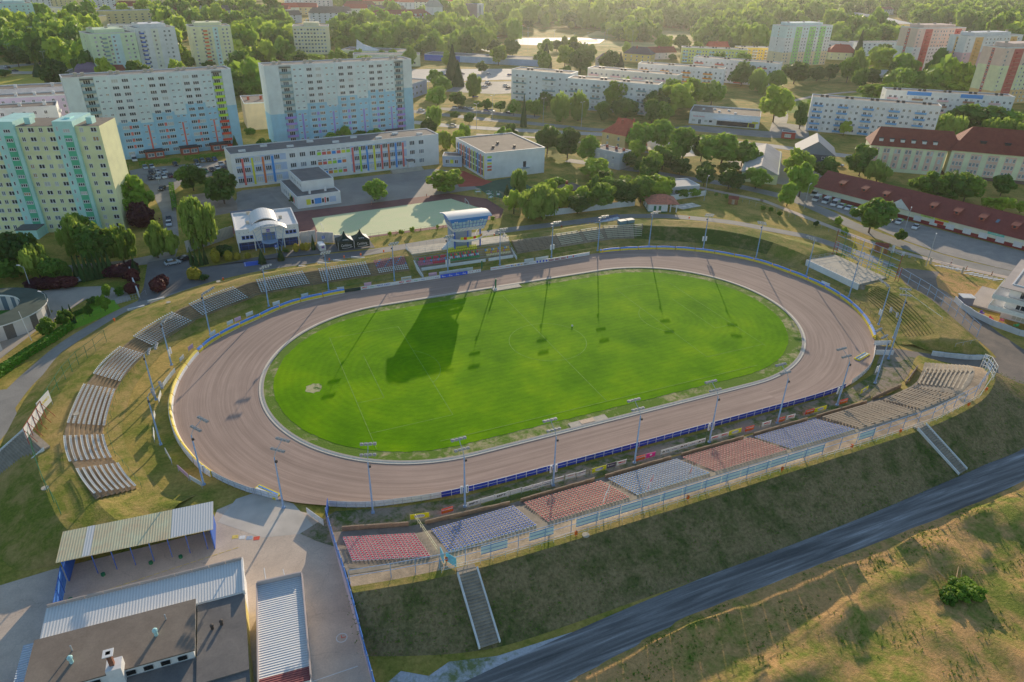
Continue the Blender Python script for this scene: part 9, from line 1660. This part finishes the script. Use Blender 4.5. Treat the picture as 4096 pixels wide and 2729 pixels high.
for i, (x, y) in enumerate([(195.3, 64.2), (196.6, 60.6), (197.2, 56.9), (197.2, 53.8), (197.8, 51.0), (198.2, 48.2), (201.3, 38.4), (202.0, 35.6), (202.6, 32.7)]):
    t = car(x, y, pi + .42, 'white', f'white van with green stripe in the market lot, {ORD[i]} from the left', 'van' if i < 3 else 'car', 'white vans before the market building'); m = M(); m.box(-1.9, .2, -.9 if i > 2 else -.985, .9 if i > 2 else .985, .95 if i > 2 else 1.5, 1.3 if i > 2 else 1.75); m.build('stripe', GV, t)
car(203.4, 26.6, pi + .42, 'white', 'white car standing apart in the market lot'); car(199.4, 69.2, pi + .42, 'white', 'large white box van at the left end of the market building', 'van')
t = car(8.3, 79.0, pi / 2 + .05, 'white', 'white van parked between clubhouse and black tents', 'van'); m = M(); m.box(-2.64, -2.6, -.5, .3, 1.2, 1.8); m.build('rear_emblem', TP, t); car(-48.2, 213.4, A90, 'white', 'white van at the left porch of the first long slab', 'van')
t = thing('lorry', 'lorry with blue printed trailer on the roundabout road', 'lorry', (-121.5, 597, 0), .1); m = M(); m.box(-6, 5, -1.3, 1.3, 1.1, 4.0); m.build('trailer', mat('trailer_blue', '#4c88c0', .5, var=.3, scale=.6), t); m = M(); m.box(5.3, 7.4, -1.2, 1.2, .6, 3.0); m.build('cab', WHITE, t)
for x in (-4.5, -3.2, 4.0, 6.4):
    for s in (-1.2, 1.2): link('wheel', CM['van'][2], t, (x, s, .45), 0, (1.4, 1.2, 1.4))
# --- lamps
def lamp(x, y, h, a, label, arms=1, grp='street lamps'):
    t = thing('street_lamp', label, 'street lamp', (x, y, 0), a, grp); m = M(); m.tube((0, 0, 0), (0, 0, h), .12, 0, 7, .07); m.build('pole', STEEL, t); m = M()
    for s in ((1,) if arms == 1 else (1, -1)): m.tube((0, 0, h - .05), (s * 1.1, 0, h + .35), .05, 0, 5)
    m.build('arm', STEEL, t); m = M()
    for s in ((1,) if arms == 1 else (1, -1)): link('lamp_head', LH2, t, (s * 1.4, 0, h + .4))
m = M(); m.box(-.45, .45, -.16, .16, -.06, .08); LH2 = m.mesh('lamp_head', [OFFW])
for x, y, h, a, lb in [(-67.7, 75.5, 6.7, 2.6, 'lamp behind the round building'), (-60, 52.9, 7.5, 2.4, 'lamp on the paved path by the round building'), (182.4, 57.5, 9, .4, 'lamp between pavement and market lot, upper one'), (199.5, 27.6, 7, .6, 'lamp in front of the VOLIN sign'), (175.9, .6, 9.6, .6, 'tall concrete lamp by the dirt road gate'), (152.9, 78.9, 9, .6, 'lamp right of the white garden wall'), (200.5, -19, 8, 2.2, 'lamp at the right edge by the street'), (-38, 172, 6, 2, 'lamp at the corner of the side street')]: lamp(x, y, h, a, lb)
for x, y, h in [(116.3, 227, 13), (134.3, 248.5, 13), (158.4, 232, 13), (173.3, 214.5, 13), (120.5, 324, 12), (-110, 555, 14), (-128, 575, 14), (-118, 520, 14), (-150, 580, 14), (-90, 590, 12), (270, 700, 16), (300, 560, 18), (330, 640, 18), (350, 600, 16), (380, 610, 12), (400, 615, 12), (420, 612, 12), (440, 640, 12), (360, 690, 12), (450, 600, 14), (620, 560, 14), (590, 600, 14)]: lamp(x, y, h, .4, f'tall twin-armed lamp {"at the roundabout" if x < 0 else ("by the main road" if y < 400 else "at the skate park")}', 2, 'tall twin lamps')
t = thing('flagpole', 'tall leaning white pole beside the ring-shaped building', 'pole', (-63.4, 44.1, 0)); m = M(); m.tube((0, 0, 0), (-.5, .2, 7.6), .09, 0, 8, .06); m.build('pole', WHITE, t)
# --- goals and fences of the school court
def goal(x, y, a, label):
    t = thing('football_goal', label, 'goal', (x, y, 0), a); m = M(); m.tube((0, -2.5, 0), (0, -2.5, 2), .06, 0, 6); m.tube((0, 2.5, 0), (0, 2.5, 2), .06, 0, 6); m.tube((0, -2.5, 2), (0, 2.5, 2), .06, 0, 6); m.build('goal_frame', WHITE, t); m = M()
    for s in (-2.5, 2.5): m.tube((0, s, 2), (1.3, s, 0), .03, 0, 4)
    m.tube((1.3, -2.5, 0), (1.3, 2.5, 0), .03, 0, 4); m.build('net_support', WHITE, t)
goal(11.6, 95, pi, 'white football goal at the left end of the pale green court'); goal(65.5, 104.5, -.1, 'white football goal at the right end of the pale green court')
mesh_fence([(17.6, 80.8), (24.6, 83.2), (50.2, 83.9), (75.2, 85.6), (79.5, 84)], 1.5, 'thin dark fence along the near side of the school court', mt=DARK, step=3)
mesh_fence([(74.8, 108.5), (75.2, 97), (78.5, 85.8)], 3.6, 'tall green mesh fence at the right end of the school court', mt=GREENP, step=3, bars=(1.0, .5)); mesh_fence([(78.5, 108), (80, 86)], 3.6, 'second tall green mesh fence beside the willow', mt=GREENP, step=3, bars=(1.0,))
mesh_fence([(160, 86), (165, 75), (169.5, 58), (171.2, 38), (173.4, 20), (177.5, 2)], 1.6, 'wire mesh fence between grass and pavement', mt=STEEL, step=3, bars=(1.0,)); mesh_fence([(181.2, -7.7), (184.6, -14.5), (189, -22)], 1.6, 'mesh fence right of the dirt road gate', mt=STEEL, step=2.5, bars=(1.0, .1))
t = thing('vehicle_gate', 'long grey steel gate where the dirt road meets the pavement', 'gate', (178.6, 1.6, 0), atan2(-9.3, 2.6)); m = M(); m.box(0, .5, -.25, .25, 0, 2.0); m.box(9.2, 9.7, -.25, .25, 0, 2.0); m.build('gate_post', CONCG, t); m = M()
for z in (.25, 1.5): m.tube((.5, 0, z), (9.2, 0, z), .05, 0, 4)
for k in range(4): m.tube((.5 + 2.9 * k, 0, .25), (.5 + 2.9 * k, 0, 1.5), .05, 0, 4)
for k in range(3): m.tube((.5 + 2.9 * k, 0, 1.5 if k % 2 else .25), (3.4 + 2.9 * k, 0, .25 if k % 2 else 1.5), .03, 0, 4)
m.build('gate_leaf', STEEL, t)
t = thing('barred_gate', 'light metal double gate across the road left of the clubhouse', 'gate', (-46.9, 58.3, 0), .35); m = M(); rail(m, [(0, 0, 0), (5.6, 0, 0)], 1.5, .04, (.1, .5, 1), .7); m.build('gate_leaf', STEEL, t)
mesh_fence([(-56.5, 46.5), (-53.5, 51.5), (-50, 54.8), (-46.9, 58.3)], 1.3, 'wire fence along the garden beside the ring road', mt=GREENP, step=2.5); mesh_fence([(-41.3, 59.6), (-40, 62)], 1.3, 'short wire fence right of the metal gate', mt=STEEL)
seg_wall('narrow whitewashed wall between garden and clubhouse forecourt', [(-41.6, 60.8), (-43.4, 71.5), (-44.4, 79.5)], 2.0, WHITE, 2.6, .3)
for i, (x, y, lb, c, h) in enumerate(((178.2, 12.6, 'white advertising pillar beside the timber shed', WHITE, 2.2), (179.2, 9.4, 'white box on the verge', WHITE, 1.1), (180.0, 7.6, 'small grey utility box', STEEL, .9))): m = M(); m.box(-.4, .4, -.25, .25, 0, h); m.box(-.46, .46, -.3, .3, h, h + .08); o = m.build('utility_box', c); o.location = (x - 2.6, y, 0); tag(o, lb, 'box')
# --- people
SKIN = mat('skin', '#b07c5c', .6, var=0)
def chain(name, pts, parent, mt):
    """one continuous skinned surface: pts = [(co, radius, parent index)]"""
    me = bpy.data.meshes.new(name); me.from_pydata([p[0] for p in pts], [(i, p[2]) for i, p in enumerate(pts) if p[2] is not None], []); me.materials.append(mt); o = link(name, me, parent)
    mod = o.modifiers.new('skin', 'SKIN'); 
    for i, p in enumerate(pts): me.skin_vertices[0].data[i].radius = (p[1], p[1])
    me.skin_vertices[0].data[0].use_root = True; s = o.modifiers.new('sub', 'SUBSURF'); s.levels = 1; s.render_levels = 1; return o
def person(x, y, a, label, shirt, trousers, hair, k=1.0, st=.18):
    t = thing('person', label, 'person', (x, y, 0), a); t.scale = (k, k, k)
    B_ = [((0, 0, .95), .13, None), ((0, 0, 1.15), .12, 0), ((0, 0, 1.38), .15, 1), ((0, 0, 1.5), .06, 2), ((.01, 0, 1.62), .09, 3), ((.01, 0, 1.72), .085, 4), ((0, .19, 1.42), .06, 2), ((-st * .5, .24, 1.14), .045, 6), ((st * .6, .25, .92), .035, 7), ((st * .75, .25, .84), .035, 8), ((0, -.19, 1.42), .06, 2), ((st * .5, -.24, 1.14), .045, 10), ((-st * .3, -.25, .92), .035, 11), ((-st * .4, -.25, .84), .035, 12),
          ((0, .09, .88), .09, 0), ((st, .1, .5), .06, 14), ((st * .6, .1, .1), .045, 15), ((st * .6 + .16, .1, .04), .035, 16), ((0, -.09, .88), .09, 0), ((-st * .4, -.1, .5), .06, 18), ((-st * 1.6, -.1, .12), .045, 19), ((-st * 1.6 + .15, -.1, .05), .035, 20)]
    chain('body', B_, t, SKIN); chain('shirt', [((0, 0, 1.0), .15, None), ((0, 0, 1.2), .145, 0), ((0, 0, 1.38), .17, 1), ((0, .2, 1.42), .075, 2), ((-st * .3, .23, 1.24), .065, 3), ((0, -.2, 1.42), .075, 2), ((st * .3, -.23, 1.24), .065, 5)], t, shirt)
    chain('trousers', [((0, 0, .97), .15, None), ((0, .09, .86), .11, 0), ((st, .1, .5), .08, 1), ((0, -.09, .86), .11, 0), ((-st * .4, -.1, .5), .08, 3)], t, trousers); o = sphere(M(), (0, 0, 0), .105, 8, 5).build('hair', hair, t); o.location = (-.02, 0, 1.74); return t
DN = mat('denim', '#2c3a58', .8); BKC = mat('black_cloth', '#1c1c20', .8); WC = mat('white_cloth', '#c8c8c8', .8); HB = mat('brown_hair', '#3c2a1c', .8)
person(184.0, -1.6, 2.0, 'person in light top walking near the crossing by the gate', WC, DN, HB); person(183.6, -6.8, 2.2, 'person in dark shirt walking past the gate post', BKC, mat('khaki_cloth', '#6c604c', .8), HB); person(187.0, -12.4, 2.2, 'person in black standing at the striped crossing', BKC, BKC, HB); person(189.6, -16.2, 2.2, 'small person in white by the striped crossing', WC, DN, HB, .8)
person(54.6, 119.0, .4, 'child in red running along the edge of the school court', mat('red_cloth', '#b03030', .8), DN, HB, .8, .3); person(33.2, 117.5, .4, 'child in pink standing by the tree at the school court', mat('pink_cloth', '#c08080', .8), DN, HB, .75); person(-37.2, 122.6, 1, 'person in dark clothes beside the black car on the side street', BKC, BKC, HB)
# --- benches, play equipment near the court
for i, (x, y) in enumerate(((33, 84.9), (41, 85.1), (49, 85.4), (57, 85.8), (65, 86.4))):
    m = M(); m.box(-1.1, 1.1, -.2, .2, .42, .48); m.box(-1.0, -.9, -.18, .18, 0, .42); m.box(.9, 1.0, -.18, .18, 0, .42); o = m.build('park_bench', BRICK); o.location = (x, y, 0); tag(o, f'low brown bench along the school court, {ORD[i]} from the left', 'bench', 'benches along the school court')
for i, (x, y) in enumerate(((74.5, 116.5), (77.5, 112.5), (76.5, 108.2), (80.5, 110.5))):
    t = thing('playground_frame', f'green and white climbing frame beside the school court, {ORD[i]} from the back', 'play equipment', (x, y, 0), .4 * i); m = M()
    for a in (-1, 1):
        for c in (-.6, .6): m.tube((a, c, 0), (a, c, 2.0), .05, 0, 5)
    m.build('post', mat('play_green', '#3ca070', .5), t); m = M(); m.box(-1, 1, -.6, .6, 1.0, 1.08); m.tube((-1, -.6, 2), (1, -.6, 2), .05, 0, 5); m.tube((-1, .6, 2), (1, .6, 2), .05, 0, 5); m.build('deck', WHITE, t)
t = thing('waste_container', 'yellow and green waste container under the bright school tree', 'container', (62.2, 125.6, 0), .1); m = M(); m.box(-1.0, 1.0, -.6, .6, .1, 1.2); m.build('bin_body', YELP, t); m = M(); m.box(-1.05, 1.05, -.65, .65, 1.2, 1.32); m.build('lid', GREENP, t)
for i, (x, y) in enumerate(((-4.8, 80.9), (9.6, 81.2))):
    t = thing('parking_sign', f'blue P parking sign {["before the clubhouse", "beside the white van"][i]}', 'sign', (x, y if i else 74.9 + 3.6, 0)); m = M(); m.tube((0, 0, 0), (0, 0, 3.0), .05, 0, 6); m.build('pole', STEEL, t); m = M(); m.box(-.45, .45, -.04, 0, 2.5, 3.4, 0); m.box(-.35, .35, -.04, 0, 2.1, 2.4, 1); m.build('sign_plate', [BLUEP, WHITE], t); text('P', .8, TW, t, (0, -.06, 2.95), (pi / 2, 0, 0))
# haze: thin sunlit air over the whole place
hm = bpy.data.materials.new('haze'); hm.use_nodes = True; N = hm.node_tree.nodes; N.remove(N['Principled BSDF']); vs_ = N.new('ShaderNodeVolumeScatter'); vs_.inputs['Density'].default_value = HAZE_D; vs_.inputs['Anisotropy'].default_value = .72; vs_.inputs['Color'].default_value = (.97, .98, 1, 1)
hm.node_tree.links.new(vs_.outputs[0], N['Material Output'].inputs['Volume'])
if HAZE_D > 0: m = M(); m.box(-2500, 4500, -700, 4500, -3, 150); o = m.build('haze', hm); tag(o, 'thin golden evening haze over the distance', 'haze', None, 'stuff')
for o in ALLT:
    if o['label'] == 'x' and o['category'] == 'floodlight':
        x, y, z = o.location; o['label'] = 'tall blue floodlight mast ' + ('on the near straight' if y < -45 else 'on the far straight' if y > 46 else 'at the left bend' if x < 5 else 'at the right bend')
    elif o['label'].startswith('small orange litter bin'):
        o['label'] = 'small orange litter bin ' + ('on the near crest path' if o.location.y < 0 else 'on the far outer bank')
# ================================================================== labels: things that still share one get an ordinal by place
from collections import defaultdict
cm = camo.rotation_euler.to_matrix(); by = defaultdict(list)
for o in ALLT:
    if o.get('label') and o.get('kind') != 'stuff': by[o['label']].append(o)
def sx(o):
    q = cm.transposed() @ (Vector(o.location) - CAMPOS); return q.x / -q.z if q.z < 0 else 0
for lb, os_ in by.items():
    if len(os_) > 1:
        os_.sort(key=sx)
        for i, o in enumerate(os_):
            if len(os_) > 2: w = 'leftmost one' if i == 0 else ('rightmost one' if i == len(os_) - 1 else (ORD[i] + ' from left' if i < 30 else ORD[len(os_) - 1 - i] + ' from right' if len(os_) - 1 - i < 30 else f'about {i} from left'))
            else: w = ['left one', 'right one'][i]
            o['label'] = lb + ', ' + w
